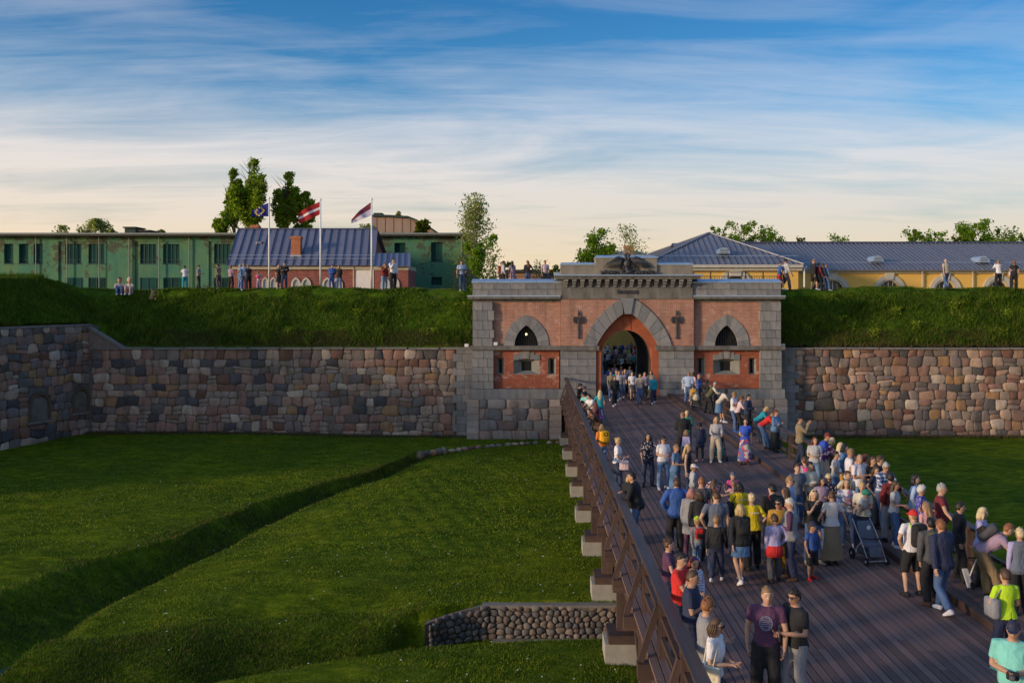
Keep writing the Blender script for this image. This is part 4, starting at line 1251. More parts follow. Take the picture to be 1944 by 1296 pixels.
# pink gable with the curved roof behind
YP = 104.0
pinkw = mat('pink_render', (.40, .27, .20), .9, .35, .5, .3, c2=(.27, .18, .14), stretch=(1.5, 1, .25))
pg = root('arched_gable_building', P(770, 545, YP), 'pale pink building with a curved roof rising behind the green one', 'building')
arcp = [(706, 410.5), (722, 410.5), (740, 411), (757, 412), (775, 413), (790, 419), (805, 427), (820, 436), (832, 445)]
pl = [(P(x, y, YP).x, P(x, y, YP).z) for x, y in arcp]
mk('gable_wall', slabvf([(pl[0][0], -1.5), (pl[-1][0] + 1, -1.5), (pl[-1][0] + 1, pl[-1][1])] + list(reversed(pl)), YP, YP + 14), pinkw, pg)
for i in range(len(pl) - 1): mk('roof_edge', beamvf((pl[i][0], YP + 6.9, pl[i][1] + .05), (pl[i + 1][0], YP + 6.9, pl[i + 1][1] + .05), 14.4, .2), dm, pg)
q = rect_px(709, 725, 404, 411, YP + 1); mk('roof_stack', boxvf((q[0], YP + 1, q[2]), (q[1], YP + 2.5, q[3])), dm, pg)
q = rect_px(729, 743, 412, 446, YP - .05)
bb = B()
for px in (715, 731, 747, 763, 779, 793): q = rect_px(px, px + .5, 414 + max(0, (px - 775) * .4), 446, YP); bb.box((q[0], YP - .03, q[2]), (q[1], YP - .001, q[3]))
mk('wall_joint', bb.get(), roofslab, pg)
YQ = 96
pk = root('annex_building', P(890, 540, YQ), 'narrow pale pink wall beyond the right corner of the green building', 'building')
q = rect_px(868, 901, 463, 700, YQ); mk('wall', boxvf((q[0], YQ, -1.5), (q[1], YQ + 8, q[3])), pinkw, pk); mk('coping', boxvf((q[0] - .1, YQ - .1, q[3]), (q[1] + .1, YQ + 8.1, q[3] + .15)), roofslab, pk)
# brick house with the blue metal roof
YH = 77.0
roofblue = mat('blue_standing_seam', (.155, .165, .235), .45, .22, .9, .15, c2=(.20, .19, .245), metal=.15, rnd=True, rv=.12)
seamm = mat('roof_seam', (.075, .095, .165), .45, .2, 2, 0, metal=.25)
red_dot = brick_mat('patterned_brick', (.30, .075, .055), (.22, .05, .045), (.36, .20, .17), (.40, .25, .2), .2, .34, .12)
cream = mat('cream_stone_trim', (.50, .43, .32), .85, .25, 2, .2)
niche_w = mat('white_niche', (.60, .56, .48), .85, .15, 2, .1)
hs_ = root('brick_house', P(570, 545, YH), 'low red brick house with a steep blue metal roof and white gothic niches', 'house')
e0, e1, r0, r1 = P(431, 503.5, YH), P(711.5, 503.5, YH), P(453, 434.5, YH + 5), P(717, 434.5, YH + 5)
q = rect_px(437, 708, 510, 700, YH + .5)
mk('wall', boxvf((q[0], YH + .5, -1.0), (q[1], YH + 9.5, q[3])), red_dot, hs_)
q = rect_px(436, 710, 505.5, 511.5, YH + .3); mk('eaves_band', boxvf((q[0], YH + .25, q[2]), (q[1], YH + 9.6, q[3])), cream, hs_)
q = rect_px(674.5, 708.5, 508.5, 700, YH + .3); mk('white_wall', boxvf((q[0], YH + .38, -1), (q[1] + .02, YH + .6, q[3])), white, hs_)
n = 18
for i in range(n):
    a, b = e0.lerp(e1, i / n), e0.lerp(e1, (i + 1) / n); c, d = r0.lerp(r1, i / n), r0.lerp(r1, (i + 1) / n)
    nn = (b - a).cross(c - a).normalized() * .05
    vs = [a, b, d, c, a - nn, b - nn, d - nn, c - nn]
    mk('roof_panel', (vs, [(0, 1, 2, 3), (7, 6, 5, 4), (0, 4, 5, 1), (1, 5, 6, 2), (2, 6, 7, 3), (3, 7, 4, 0)]), roofblue, hs_)
    mk('roof_seam', beamvf(a + nn * .5, c + nn * .5, .05, .12, nn), seamm, hs_)
b0, b1 = V((e0.x, YH + 10, e0.z)), V((e1.x, YH + 10, e1.z))
mk('rear_roof', ([r0, r1, b1, b0], [(3, 2, 1, 0)]), roofblue, hs_)
for s, (ea, ra, ba) in enumerate(((e0, r0, b0), (e1, r1, b1))):
    mk('gable', ([ea + V((.3 if s == 0 else -.3, .3, -.05)), ra + V((.3 if s == 0 else -.3, 0, -.1)), ba + V((.3 if s == 0 else -.3, -.3, -.05))], [(0, 1, 2)]), red_dot, hs_)
mk('ridge_cap', beamvf(r0, r1, .3, .12), seamm, hs_)
for t, hh in ((.14, .10), (.20, .18)):
    mk('snow_rail', tubevf([e0.lerp(r0, t) + V((0, -.1, hh)), e1.lerp(r1, t) + V((0, -.1, hh))], .022, 5), metal_cap, hs_)
orb = brick_mat('chimney_brick', (.55, .17, .06), (.45, .13, .05), (.42, .22, .14), (.5, .3, .2), .2, .3, .1)
def chimney(name, px0, px1, pyt, pyb, Y, dep, rt, label=None):
    q = rect_px(px0, px1, pyt, pyb, Y)
    c = mk(name, boxvf((q[0], Y, q[2] - .6), (q[1], Y + dep, q[3])), orb, rt)
    mk('chimney_cap', boxvf((q[0] - .06, Y - .06, q[3] - .22), (q[1] + .06, Y + dep + .06, q[3] - .08)), orb, c)
    return c
chimney('chimney', 552.5, 570, 448, 486, YH + 1.2, .7, hs_)
q = rect_px(551, 572, 484, 487, YH + 1.1); mk('chimney_flashing', boxvf((q[0], YH + 1.05, q[2]), (q[1], YH + 2, q[3])), white, hs_)
chimney('chimney', 475, 490, 427, 436, YH + 6, .7, hs_)
q = rect_px(486.5, 499, 458.5, 464.5, YH + 3); mk('roof_vent', rboxvf(((q[0] + q[1]) / 2, YH + 3.05, (q[2] + q[3]) / 2), (q[1] - q[0], .5, q[3] - q[2]), .3), roofblue, hs_)
mk('downpipe', tubevf([P(671, 507, YH + .2), P(671.5, 513, YH + .35), P(671.5, 545, YH + .35)], .06, 6), cream, hs_)
def niche(px0, px1, pyt, pyb, Y, rt):
    q = rect_px(px0, px1, pyt, pyb, Y); hw = (q[1] - q[0]) / 2; cc = (q[0] + q[1]) / 2
    rise = hw * 1.55; z0 = q[3] - rise
    o = arc_pts(hw, rise, 7, cc, z0); i_ = arc_pts(hw * .62, rise * .66, 7, cc, z0 + .05)
    lo = [(cc - hw, q[2])] + o + [(cc + hw, q[2])]
    li = [(cc - hw * .62, q[2] + .05)] + i_ + [(cc + hw * .62, q[2] + .05)]
    fr_ = mk('niche_frame', slabvf(lo, Y - .10, Y + .05, [li]), niche_w, rt)
    mk('niche_panel', slabvf(li, Y - .015, Y + .04), mat('niche_grey', (.42, .41, .38), .85, .2, 2, .1), fr_)
for a, b in ((497.5, 511), (512, 527), (553, 571.5), (572, 591), (612, 631), (631.5, 651)): niche(a, b, 526.5, 548, YH + .5, hs_)
YA = YH - 1.2
an = root('brick_annex', P(745, 545, YA), 'small brick annex with a lower blue lean-to roof right of the brick house', 'house annex')
q = rect_px(711, 775, 512, 700, YA); mk('wall', boxvf((q[0], YA, -1), (q[1], YA + 5, q[3])), red_dot, an)
q = rect_px(710.5, 776, 505, 512.5, YA); mk('eaves_band', boxvf((q[0], YA - .1, q[2]), (q[1], YA + 5, q[3])), cream, an)
e0, e1, r0, r1 = P(710.5, 505, YA - .4), P(779, 505, YA - .4), P(713, 480.5, YA + 3), P(779, 480.5, YA + 3)
for i in range(6):
    a, b = e0.lerp(e1, i / 6), e0.lerp(e1, (i + 1) / 6); c, d = r0.lerp(r1, i / 6), r0.lerp(r1, (i + 1) / 6)
    nn = (b - a).cross(c - a).normalized() * .05
    mk('roof_panel', ([a, b, d, c, a - nn, b - nn, d - nn, c - nn], [(0, 1, 2, 3), (7, 6, 5, 4), (0, 4, 5, 1), (1, 5, 6, 2), (2, 6, 7, 3), (3, 7, 4, 0)]), roofblue, an)
    mk('roof_seam', beamvf(a + nn * .5, c + nn * .5, .05, .1, nn), seamm, an)
for a, b in ((723, 740.5), (741, 758.5)): niche(a, b, 526.5, 548, YA, an)
# yellow building
yel = mat('yellow_plaster', (.80, .49, .11), .9, .14, .8, .2, c2=(.70, .43, .11))
trimw = mat('white_trim_plaster', (.56, .52, .44), .85, .2, 2, .15)
roofgrey = mat('grey_blue_roof', (.165, .175, .225), .5, .25, .5, .15, c2=(.20, .195, .23), metal=.1, rnd=True, rv=.10)
YY_ = 100.0
yb = root('barracks_building', P(1700, 545, YY_), 'long yellow building with arched windows and a grey blue metal roof at the right', 'building')
xl, xr = P(1500, 512, YY_).x, P(2250, 512, YY_).x
arches = [(1582, 30), (1688, 30), (1794, 29), (1894.5, 29), (2000, 29), (2105, 29)]
def half(cx_, r, z0, n=14, h=1.0): return [(cx_ - r * math.cos(math.pi * i / n), z0 + h * r * math.sin(math.pi * i / n)) for i in range(n + 1)]
k_ = F / YY_
holes = []
for px, r in arches:
    c_ = (px - AX) / k_; z0_ = H - (551.5 - HY) / k_
    holes.append([(c_ - 18.5 / k_, z0_ - 2.2)] + half(c_, 18.5 / k_, z0_) + [(c_ + 18.5 / k_, z0_ - 2.2)])
q = rect_px(1500, 2250, 518, 700, YY_)
mk('wall', slabvf([(xl, -1.6), (xr, -1.6), (xr, q[3]), (xl, q[3])], YY_, YY_ + 16, holes), yel, yb)
for (px, r), hl in zip(arches, holes):
    c_ = (px - AX) / k_; z0_ = H - (551.5 - HY) / k_
    og = half(c_, 30 / k_, z0_); ig = half(c_, 22 / k_, z0_)
    mk('arch_trim', slabvf(og + list(reversed(ig)), YY_ - .16, YY_ + .1), trimw, yb)
    og = half(c_, 21.5 / k_, z0_); ig = half(c_, 18.6 / k_, z0_)
    mk('arch_inner_trim', slabvf(og + list(reversed(ig)), YY_ - .08, YY_ + .1), trimw, yb)
    mk('arch_keystone', slabvf([(c_ - .33, z0_ + 20 / k_), (c_ + .33, z0_ + 20 / k_), (c_ + .45, z0_ + 33 / k_), (c_ - .45, z0_ + 33 / k_)], YY_ - .26, YY_ + .1), trimw, yb)
    w = mk('arched_window', slabvf(hl, YY_ + .3, YY_ + .36), mat('dark_glass', (.02, .025, .035), .15, .3, 2, 0), yb)
    bb = B(); bb.box((c_ - .04, YY_ + .25, z0_ - 2), (c_ + .04, YY_ + .295, z0_ + .95))
    for s in (-.45, .45): bb.box((c_ + s - .025, YY_ + .25, z0_ - 2), (c_ + s + .025, YY_ + .295, z0_ + .82))
    bb.box((c_ - .95, YY_ + .25, z0_ - .03), (c_ + .95, YY_ + .29, z0_ + .04))
    mk('window_bars', bb.get(), white, w)
for (a, b, yy) in ((512.5, 515.5, -.55), (515.5, 518.5, -.25)):
    q = rect_px(1500, 2250, a, b, YY_); mk('cornice', boxvf((xl, YY_ + yy, q[2]), (xr, YY_ + .2, q[3] - .003)), trimw, yb)
for px in (1751, 1846.5, 1952): mk('downpipe', tubevf([P(px + 1.5, 514, YY_ - .5), P(px, 521, YY_ - .2), P(px, 545, YY_ - .2)], .07, 6), trimw, yb)
e0, r0 = P(1500, 511.5, YY_ - .8), P(1350, 461.5, YY_ + 9)
zE, zR = e0.z, r0.z
xs0 = e0.x; np_ = 100; w_ = (xr + 6 - xs0) / np_
for i in range(np_):
    a = xs0 + w_ * i
    if (a + w_) * F / (YY_ + 9) + AX < 1360: pass
    vs = [V((a, YY_ - .8, zE)), V((a + w_ - .0, YY_ - .8, zE)), V((a + w_, YY_ + 9, zR)), V((a, YY_ + 9, zR)), V((a, YY_ - .8, zE - .08)), V((a + w_, YY_ - .8, zE - .08)), V((a + w_, YY_ + 9, zR - .08)), V((a, YY_ + 9, zR - .08))]
    mk('roof_panel', (vs, CF), roofgrey, yb)
    mk('roof_seam', beamvf((a, YY_ - .8, zE + .03), (a, YY_ + 9, zR + .03), .06, .11), mat('grey_roof_seam', (.20, .21, .25), .4, .2, 2, 0, metal=.3), yb)
xw = P(1345, 461, YY_ + 9).x
mk('rear_roof', ([V((xw - 4, YY_ + 9, zR)), V((xr + 6, YY_ + 9, zR)), V((xr + 6, YY_ + 18, zE)), V((xw - 4, YY_ + 18, zE))], [(3, 2, 1, 0)]), roofgrey, yb)
mk('roof_west', ([V((xw - 4, YY_ - .8, zE)), V((xs0, YY_ - .8, zE)), V((xs0, YY_ + 9, zR)), V((xw - 4, YY_ + 9, zR))], [(0, 1, 2, 3)]), roofgrey, yb)
mk('ridge_cap', beamvf((xw, YY_ + 9, zR + .08), (xr + 6, YY_ + 9, zR + .08), .5, .16), seamm, yb)
mk('snow_rail', tubevf([V((xs0, YY_ + .4, zE + .75)), V((xr, YY_ + .4, zE + .75))], .03, 5), metal_cap, yb)
def dormer(px0, px1, pyt, pyb, Y, rt):
    q = rect_px(px0, px1, pyt, pyb, Y); c_ = (q[0] + q[1]) / 2; r = (q[1] - q[0]) / 2; hh = q[3] - q[2]
    pr = half(c_, r, q[2], 10, hh / r)
    o = mk('roof_dormer', slabvf(pr, Y, Y + 2.2), metal_cap, rt)
    bb = B()
    for k in range(3): bb.box((c_ - r * .7, Y - .03, q[2] + hh * (.12 + .25 * k)), (c_ + r * .7, Y - .001, q[2] + hh * (.2 + .25 * k)))
    mk('louvre', bb.get(), roofslab, o)
dormer(1657, 1678, 485, 496, YY_ + .6, yb); dormer(1858, 1879, 486, 497.5, YY_ + .6, yb)
# nearer wing with the hipped roof
YN_ = 92.0
yw = root('barracks_wing', P(1380, 545, YN_), 'yellow wing with a hipped metal roof behind the right half of the gate', 'building')
xa_, xb_ = P(1224, 502, YN_).x, P(1527, 502, YN_).x
q = rect_px(1224, 1530, 513.5, 700, YN_ + .6)
kk = F / (YN_ + .6); ac = (1396 - AX) / kk; az = H - (543 - HY) / kk
hl = [(ac - 20 / kk, az - 2)] + half(ac, 20 / kk, az) + [(ac + 20 / kk, az - 2)]
mk('wall', slabvf([(xa_ + .4, -1.6), (xb_ - .4, -1.6), (xb_ - .4, q[3]), (xa_ + .4, q[3])], YN_ + .6, YN_ + 11, [hl]), yel, yw)
og, ig = half(ac, 32 / kk, az), half(ac, 20.2 / kk, az)
mk('arch_trim', slabvf(og + list(reversed(ig)), YN_ + .45, YN_ + .7), trimw, yw); mk('arched_window', slabvf(hl, YN_ + .9, YN_ + .95), _m['dark_glass'], yw)
mk('arch_keystone', slabvf([(ac - .45, az + .9), (ac + .45, az + .9), (ac + .6, az + 1.75), (ac - .6, az + 1.75)], YN_ + .35, YN_ + .7), trimw, yw)
for (a, b, yy) in ((502.5, 508, .0), (508, 513.5, .3)):
    q = rect_px(1224, 1530, a, b, YN_ + .3); mk('cornice', boxvf((xa_ + .1, YN_ + yy, q[2]), (xb_ - .1, YN_ + 11, q[3] - .003)), trimw, yw)
mk('downpipe', tubevf([P(1531, 506, YN_ + .3), P(1527, 512, YN_ + .5), P(1527, 545, YN_ + .5)], .08, 6), white, yw)
ze = P(0, 502.2, YN_).z
pk_ = P(1347, 442.5, 99.5)
ea, eb = V((xa_, YN_, ze)), V((xb_, YN_, ze))
pr_ = V((pk_.x, 150, pk_.z))
el, er = V((xa_, 150, ze)), V((xb_, 150, ze))
def seamroof(name, base0, base1, apexf, n, rt, m=roofgrey):
    for i in range(n):
        a, b = base0.lerp(base1, i / n), base0.lerp(base1, (i + 1) / n)
        c, d = apexf(i / n), apexf((i + 1) / n)
        nn = (b - a).cross((c + d) / 2 - a).normalized() * .06
        mk(name, ([a, b, d, c, a - nn, b - nn, d - nn, c - nn], [(0, 1, 2, 3), (7, 6, 5, 4), (0, 4, 5, 1), (1, 5, 6, 2), (2, 6, 7, 3), (3, 7, 4, 0)]), m, rt)
        if i and (c - a).length > .3: mk('roof_seam', beamvf(a + nn * .6, c + nn * .6, .06, .11, nn), _m['grey_roof_seam'], rt)
tk = (pk_.x - xa_) / (xb_ - xa_)
def front_apex(t):
    # panels run straight up the slope until they meet a hip
    bx_ = xa_ + (xb_ - xa_) * t
    s = t / tk if t < tk else (1 - t) / (1 - tk)
    s = min(max(s, 0), 1)
    return V((bx_, YN_ + (pk_.y - YN_) * s, ze + (pk_.z - ze) * s))
seamroof('roof_panel', ea, eb, front_apex, 26, yw)
def left_apex(t):
    y = 150 + (YN_ - 150) * t
    s = min(1.0, max(0.0, (y - YN_) / (pk_.y - YN_)))
    return V((xa_ + (pk_.x - xa_) * s, y, ze + (pk_.z - ze) * s))
seamroof('roof_panel', el, ea, left_apex, 40, yw)
mk('rear_roof', ([eb, er, pr_, pk_], [(0, 1, 2, 3)]), roofgrey, yw)
for a, b in ((ea, pk_), (eb, pk_), (pk_, pr_)): mk('hip_cap', beamvf(a + V((0, 0, .06)), b + V((0, 0, .06)), .28, .1), _m['grey_roof_seam'], yw)
mk('snow_rail', tubevf([ea + V((.3, .9, .85)), eb + V((-.3, .9, .85))], .035, 5), metal_cap, yw)
dormer(1364, 1386.5, 470, 481.5, YN_ + 1.4, yw)
# small far houses between the trees
fh = root('far_house', P(1000, 530, 130), 'low orange house with a grey roof far behind the railing left of the attic', 'house')
q = rect_px(950, 1052, 517, 545, 130); mk('wall', boxvf((q[0], 130, -1.5), (q[1], 136, q[3])), mat('orange_render', (.50, .26, .14), .9, .2, .5, .2), fh)
mk('roof', slabvf([(q[0] - .4, q[3]), (q[1] + .4, q[3]), (q[1] + .2, q[3] + .35), (q[0] - .2, q[3] + .35)], 129.5, 136.5), roofslab, fh)
chimney('chimney', 990, 994, 511, 518, 132, .6, fh); chimney('chimney', 1012, 1016, 512, 518, 132, .6, fh)
fh2 = root('far_house', P(1190, 500, 125), 'house with an orange brick chimney showing above the eagle', 'house')
q = rect_px(1130, 1235, 484, 700, 125); mk('wall', boxvf((q[0], 125, -1.5), (q[1], 133, q[3])), yel, fh2)
zf0, zf1 = P(0, 486, 124).z, P(0, 477, 129).z
mk('roof', ([V((q[0] - .4, 124.4, zf0)), V((q[1] + .4, 124.4, zf0)), V((q[1] - 1, 129, zf1)), V((q[0] + 1, 129, zf1)), V((q[1] + .4, 133.6, zf0)), V((q[0] - .4, 133.6, zf0))], [(0, 1, 2, 3), (3, 2, 4, 5), (1, 4, 2), (0, 3, 5)]), roofgrey, fh2)
chimney('chimney', 1185, 1203, 466, 482, 126, 1.0, fh2); chimney('chimney', 1159, 1166, 475, 482, 127, .8, fh2)
# building closing the street, seen through the gate
sb = root('street_building', P(1190, 640, 150), 'yellow building with white pilasters seen through the gate arch', 'building')
mk('wall', boxvf((8, 152, -1.8), (40, 158, 7)), yel, sb)
for xx in (11.6, 13.4, 16.4): mk('pilaster', boxvf((xx, 151.7, -1.7), (xx + .7, 151.99, 6)), trimw, sb)
for i in range(0): mk('pilaster', boxvf((10 + i * 3.2, 151.7, -1.7), (10.8 + i * 3.2, 152, 6)), trimw, sb)
for i in range(0): mk('window', boxvf((11.4 + i * 3.2, 151.9, .4), (12.6 + i * 3.2, 151.99, 2.8)), _m['dark_glass'], sb)

# ============================================================ FLAGS
polem = mat('white_pole', (.80, .80, .78), .35, .05, 3, 0)
def flag_stripes(name, cols, z=False):
    m, t, bs = base_mat(name)
    uvn = N(t, 'ShaderNodeUVMap'); s = N(t, 'ShaderNodeSeparateXYZ'); t.links.new(uvn.outputs[0], s.inputs[0])
    c = ramp(t, s.outputs[1], cols, 'CONSTANT')
    t.links.new(c, bs.inputs['Base Color']); bs.inputs['Roughness'].default_value = .75
    tr = N(t, 'ShaderNodeBsdfTranslucent'); t.links.new(c, tr.inputs[0]); mx = N(t, 'ShaderNodeMixShader'); mx.inputs[0].default_value = .3
    t.links.new(bs.outputs[0], mx.inputs[1]); t.links.new(tr.outputs[0], mx.inputs[2]); t.links.new(mx.outputs[0], t.nodes['Material Output'].inputs[0])
    return m
def flag(px, pyt, pyb, top, low, tip, m, lb_f, lb_p, star=False):
    Yp = 68.0
    pr = root('flagpole', P(px, 548, Yp), lb_p, 'flagpole', 'flagpoles on the left rampart')
    mk('pole', tubevf([P(px, 552, Yp), P(px, pyt, Yp)], [.075, .045], 8), polem, pr, smooth=True)
    mk('finial', ellvf(P(px, pyt - 1, Yp), (.08, .08, .09), 8, 6), polem, pr, smooth=True)
    # cloth from the pole (top..low) to the tip (x, ytop, ybottom)
    n1_, n2_ = 16, 8
    vs = []; fs = []
    for i in range(n1_ + 1):
        u = i / n1_
        xx = px - 1 + (tip[0] - px) * (1 - (1 - u) ** 1.15)
        ya = top + (tip[1] - top) * u ** 1.1; yb_ = low + (tip[2] - low) * u ** .9
        for j in range(n2_ + 1):
            v = j / n2_
            yy = ya + (yb_ - ya) * v + math.sin(u * 9 + v * 2) * .9 * u
            vs.append(P(xx, yy, Yp + .28 * math.sin(u * 8.5 + v * 2.2) * u + .12 * math.sin(u * 17 + v * 5) * u))
    for i in range(n1_):
        for j in range(n2_):
            a = i * (n2_ + 1) + j; fs.append((a, a + 1, a + n2_ + 2, a + n2_ + 1))
    fo = root('flag', P(px, low, Yp), lb_f, 'flag', 'flags on the left rampart')
    o = mk('cloth', (vs, fs), m, fo, smooth=True)
    uvl = o.data.uv_layers.new()
    for lp in o.data.loops:
        i, j = divmod(lp.vertex_index, n2_ + 1); uvl.data[lp.index].uv = (i / n1_, j / n2_)
    if star:
        bb = B()
        for k in range(12):
            u, v = .5 + .25 * math.cos(k * math.pi / 6), .5 + .36 * math.sin(k * math.pi / 6)
            p = vs[int(round(u * n1_)) * (n2_ + 1) + int(round(v * n2_))] + V((0, -.05, 0))
            st = [V((p.x + (.10 if q % 2 == 0 else .04) * math.cos(math.pi / 2 + q * math.pi / 5), p.y, p.z + (.10 if q % 2 == 0 else .04) * math.sin(math.pi / 2 + q * math.pi / 5))) for q in range(10)]
            o_ = len(bb.v); bb.v += st; bb.f.append(tuple(range(o_, o_ + 10)))
        mk('stars', bb.get(), mat('flag_yellow', (.75, .55, .05), .8, .05, 1, 0), fo)
flag(511, 377, 548, 385, 411, (478.5, 401, 411), flag_stripes('flag_blue', [(0, (.02, .03, .26))]), 'dark blue flag with a ring of yellow stars', 'white flagpole carrying the blue flag', star=True)
flag(608.5, 380, 548, 383, 407, (568, 404, 426), flag_stripes('flag_crimson', [(0, (.40, .015, .02)), (.40, (.80, .76, .78)), (.60, (.40, .015, .02))]), 'crimson flag with a white middle band', 'white flagpole carrying the crimson and white flag')
flag(705.5, 379, 548, 384, 409, (668, 417, 425), flag_stripes('flag_maroon', [(0, (.20, .03, .06)), (.50, (.66, .62, .74))]), 'maroon over pale flag drooping from its pole', 'white flagpole carrying the maroon and pale flag')

# ============================================================ TREES
bark = mat('tree_bark', (.09, .07, .05), .9, .4, 3, .5)
birchb = mat('birch_bark', (.42, .40, .36), .8, .6, 3, .3)
lf_pop = island_mat('poplar_leaves', [(.07, .14, .008), (.15, .24, .014), (.26, .34, .025), (.38, .42, .04)])
lf_bir = island_mat('birch_leaves', [(.16, .19, .05), (.28, .30, .09), (.42, .41, .17)])
lf_grn = island_mat('green_leaves', [(.07, .15, .010), (.14, .24, .016), (.28, .36, .03)])
lf_yel = island_mat('yellow_green_leaves', [(.10, .13, .015), (.17, .19, .02), (.22, .22, .03)])
def leaves_mesh(name, cen, size, m, squash=1.0, seed=0):
    r = np.random.default_rng(seed)
    k = len(cen)
    a = r.normal(size=(k, 3)); a /= np.linalg.norm(a, axis=1)[:, None]
    b = np.cross(a, r.normal(size=(k, 3))); b /= np.linalg.norm(b, axis=1)[:, None]
    s = size * r.uniform(.55, 1.35, (k, 1))
    q = np.stack([cen - a * s, cen - b * s * .55, cen + a * s, cen + b * s * .55], 1).reshape(-1, 3)
    return npmesh(name, q, 4, m)
def tree(px, pyb, pyt, Y, wpx, kind, label, seed, dens=1.0, group=None, base=None, cat='tree', name='tree', thin=1.0):
    rd = random.Random(seed); r = np.random.default_rng(seed)
    top = P(px, pyt, Y); zb = P(px, pyb, Y).z if base is None else base
    Ht = top.z - zb; Wd = wpx / F * Y / 2
    lm, bmt = {'poplar': (lf_pop, bark), 'birch': (lf_bir, birchb), 'green': (lf_grn, bark), 'yellow': (lf_yel, bark)}[kind]
    rt = root(name, (top.x, Y, zb), label, cat, group)
    bb = B(); tips = []
    tr = max(.05, Ht * .016)
    n = 6
    tp = [V((top.x + (rd.uniform(-.02, .02) * Ht if i else 0), Y, zb + Ht * .93 * i / n)) for i in range(n + 1)]
    bb.tube(tp, [tr * (1 - .85 * i / n) for i in range(n + 1)], 7)
    nl = int({'poplar': 40, 'birch': 36, 'green': 30, 'yellow': 16}[kind])
    lob = []
    for i in range(nl):
        t = rd.uniform(.12 if kind != 'birch' else .2, .96)
        p = tp[0].lerp(tp[-1], t); a = rd.uniform(0, 6.283)
        if kind == 'poplar':
            # several upright leaders spreading from low forks
            w = Wd * (.30 + .75 * math.sin(min(1, t * 1.05) * 2.6)) * rd.uniform(.5, 1.15); up = Ht * rd.uniform(.12, .26)
        elif kind == 'birch':
            w = Wd * (math.sin(math.pi * min(1, t * .86 + .14)) ** .8 + .08) * rd.uniform(.5, 1.25); up = Ht * rd.uniform(.06, .14)
        else:
            w = Wd * math.sqrt(max(.22, 1 - (t * 1.5 - .85) ** 2)) * rd.uniform(.55, 1.2); up = Ht * rd.uniform(.02, .12)
        e = p + V((math.cos(a) * w, math.sin(a) * w, up))
        if e.z > top.z: e.z = top.z - rd.uniform(0, .06) * Ht
        mdp = p.lerp(e, .5) + V((0, 0, -.03 * Ht if kind != 'poplar' else .0))
        rr = tr * (1 - .7 * t) * .5
        bb.tube([p, mdp, e], [rr, rr * .7, rr * .25], 5)
        for u in (.45, .7, .88, 1.0, 1.08):
            c = p.lerp(e, u); lob.append((c, (.145 if kind == 'poplar' else .25) * Wd * rd.uniform(.6, 1.25) * (1.15 - .3 * u)))
    if kind == 'poplar':
        lob = []
        nlead = max(2, int(wpx / 13))
        for i in range(nlead):
            fx_i = (i + .5) / nlead * 2 - 1 + rd.uniform(-.12, .12)
            hh = Ht * (1.0 if i == nlead // 2 else rd.uniform(.62, .95) - .10 * abs(fx_i))
            base_ = tp[0].lerp(tp[-1], rd.uniform(.12, .3))
            e = V((top.x + fx_i * Wd * .80, Y + rd.uniform(-.5, .5) * Wd, zb + hh))
            m1 = base_.lerp(e, .45) + V((fx_i * Wd * .18, 0, -.04 * Ht))
            bb.tube([base_, m1, e], [tr * .6, tr * .35, tr * .08], 5)
            for q_ in range(46):
                u = rd.uniform(.12, 1.0)
                c = (base_.lerp(m1, u / .45) if u < .45 else m1.lerp(e, (u - .45) / .55))
                rr_ = Wd / nlead * (1.45 * math.sin(math.pi * min(1, u * .80 + .12)) + .14)
                a = rd.uniform(0, 6.283)
                t_ = c + V((math.cos(a) * rr_ * rd.uniform(.3, 1), math.sin(a) * rr_, rd.uniform(.02, .07) * Ht))
                if t_.z > zb + hh: t_.z = zb + hh - rd.uniform(0, .03) * Ht
                bb.tube([c, t_], [tr * .09, tr * .04], 3)
                lob.append((t_, Wd * rd.uniform(.09, .17)))
    lob.append((tp[-1] if kind != 'poplar' else e, .12 * Wd))
    lob.append((V((top.x, Y, top.z - .06 * Ht)), .08 * Wd))
    mk('trunk', bb.get(), bmt, rt, smooth=True)
    cen = []
    tot = int(3900 * dens)
    for _ in range(3):
        pass
    idx = r.integers(0, len(lob), tot)
    C = np.array([list(lob[i][0]) for i in idx]); S = np.array([lob[i][1] for i in idx])[:, None]
    off = r.normal(size=(tot, 3)) * np.array([.62, .62, .8 if kind != 'birch' else 1.1]); C = C + off * S * thin
    if kind == 'birch': C[:, 2] -= np.abs(r.normal(size=tot)) * .03 * Ht
    C = C[(C[:, 2] > zb + Ht * .03) & (C[:, 2] < top.z + .02 * Ht)]
    link('crown', leaves_mesh('crown', C, .150 * math.sqrt(Y / 85) * (1 if kind != 'birch' else .75), lm, seed=seed), rt)
    return rt
gp = 'trees on the skyline behind the left rampart'
tree(474, 470, 303, 110, 84, 'poplar', 'tallest poplar with several upright leaders left of the flags', 1, 3.2, gp)
tree(443, 470, 322, 111, 40, 'poplar', 'slim side poplar leaning at the left edge of the tall group', 2, 1.0, gp)
tree(543, 470, 329, 112, 60, 'poplar', 'dense poplar right of the tallest one behind the blue roof', 3, 2.4, gp)
tree(578, 470, 366, 113, 44, 'poplar', 'lower poplar at the right end of the poplar group', 4, 1.1, gp)
tree(421, 460, 404, 100, 34, 'poplar', 'small bushy poplar left of the blue roof', 5, .6, gp)
tree(181, 452, 416, 100, 46, 'birch', 'rounded pale bush growing behind the green roof', 6, .5, gp, cat='bush', name='bush')
tree(118, 452, 428, 98, 26, 'birch', 'thin twiggy bush on the green roof at the left', 7, .10, gp, cat='bush', name='bush')
tree(213, 450, 434, 98, 14, 'birch', 'tiny sapling between the bush and the roof stacks', 8, .07, gp, cat='bush', name='bush')
tree(305, 450, 436, 98, 14, 'birch', 'tiny sapling right of the roof stacks', 9, .05, gp, cat='bush', name='bush')
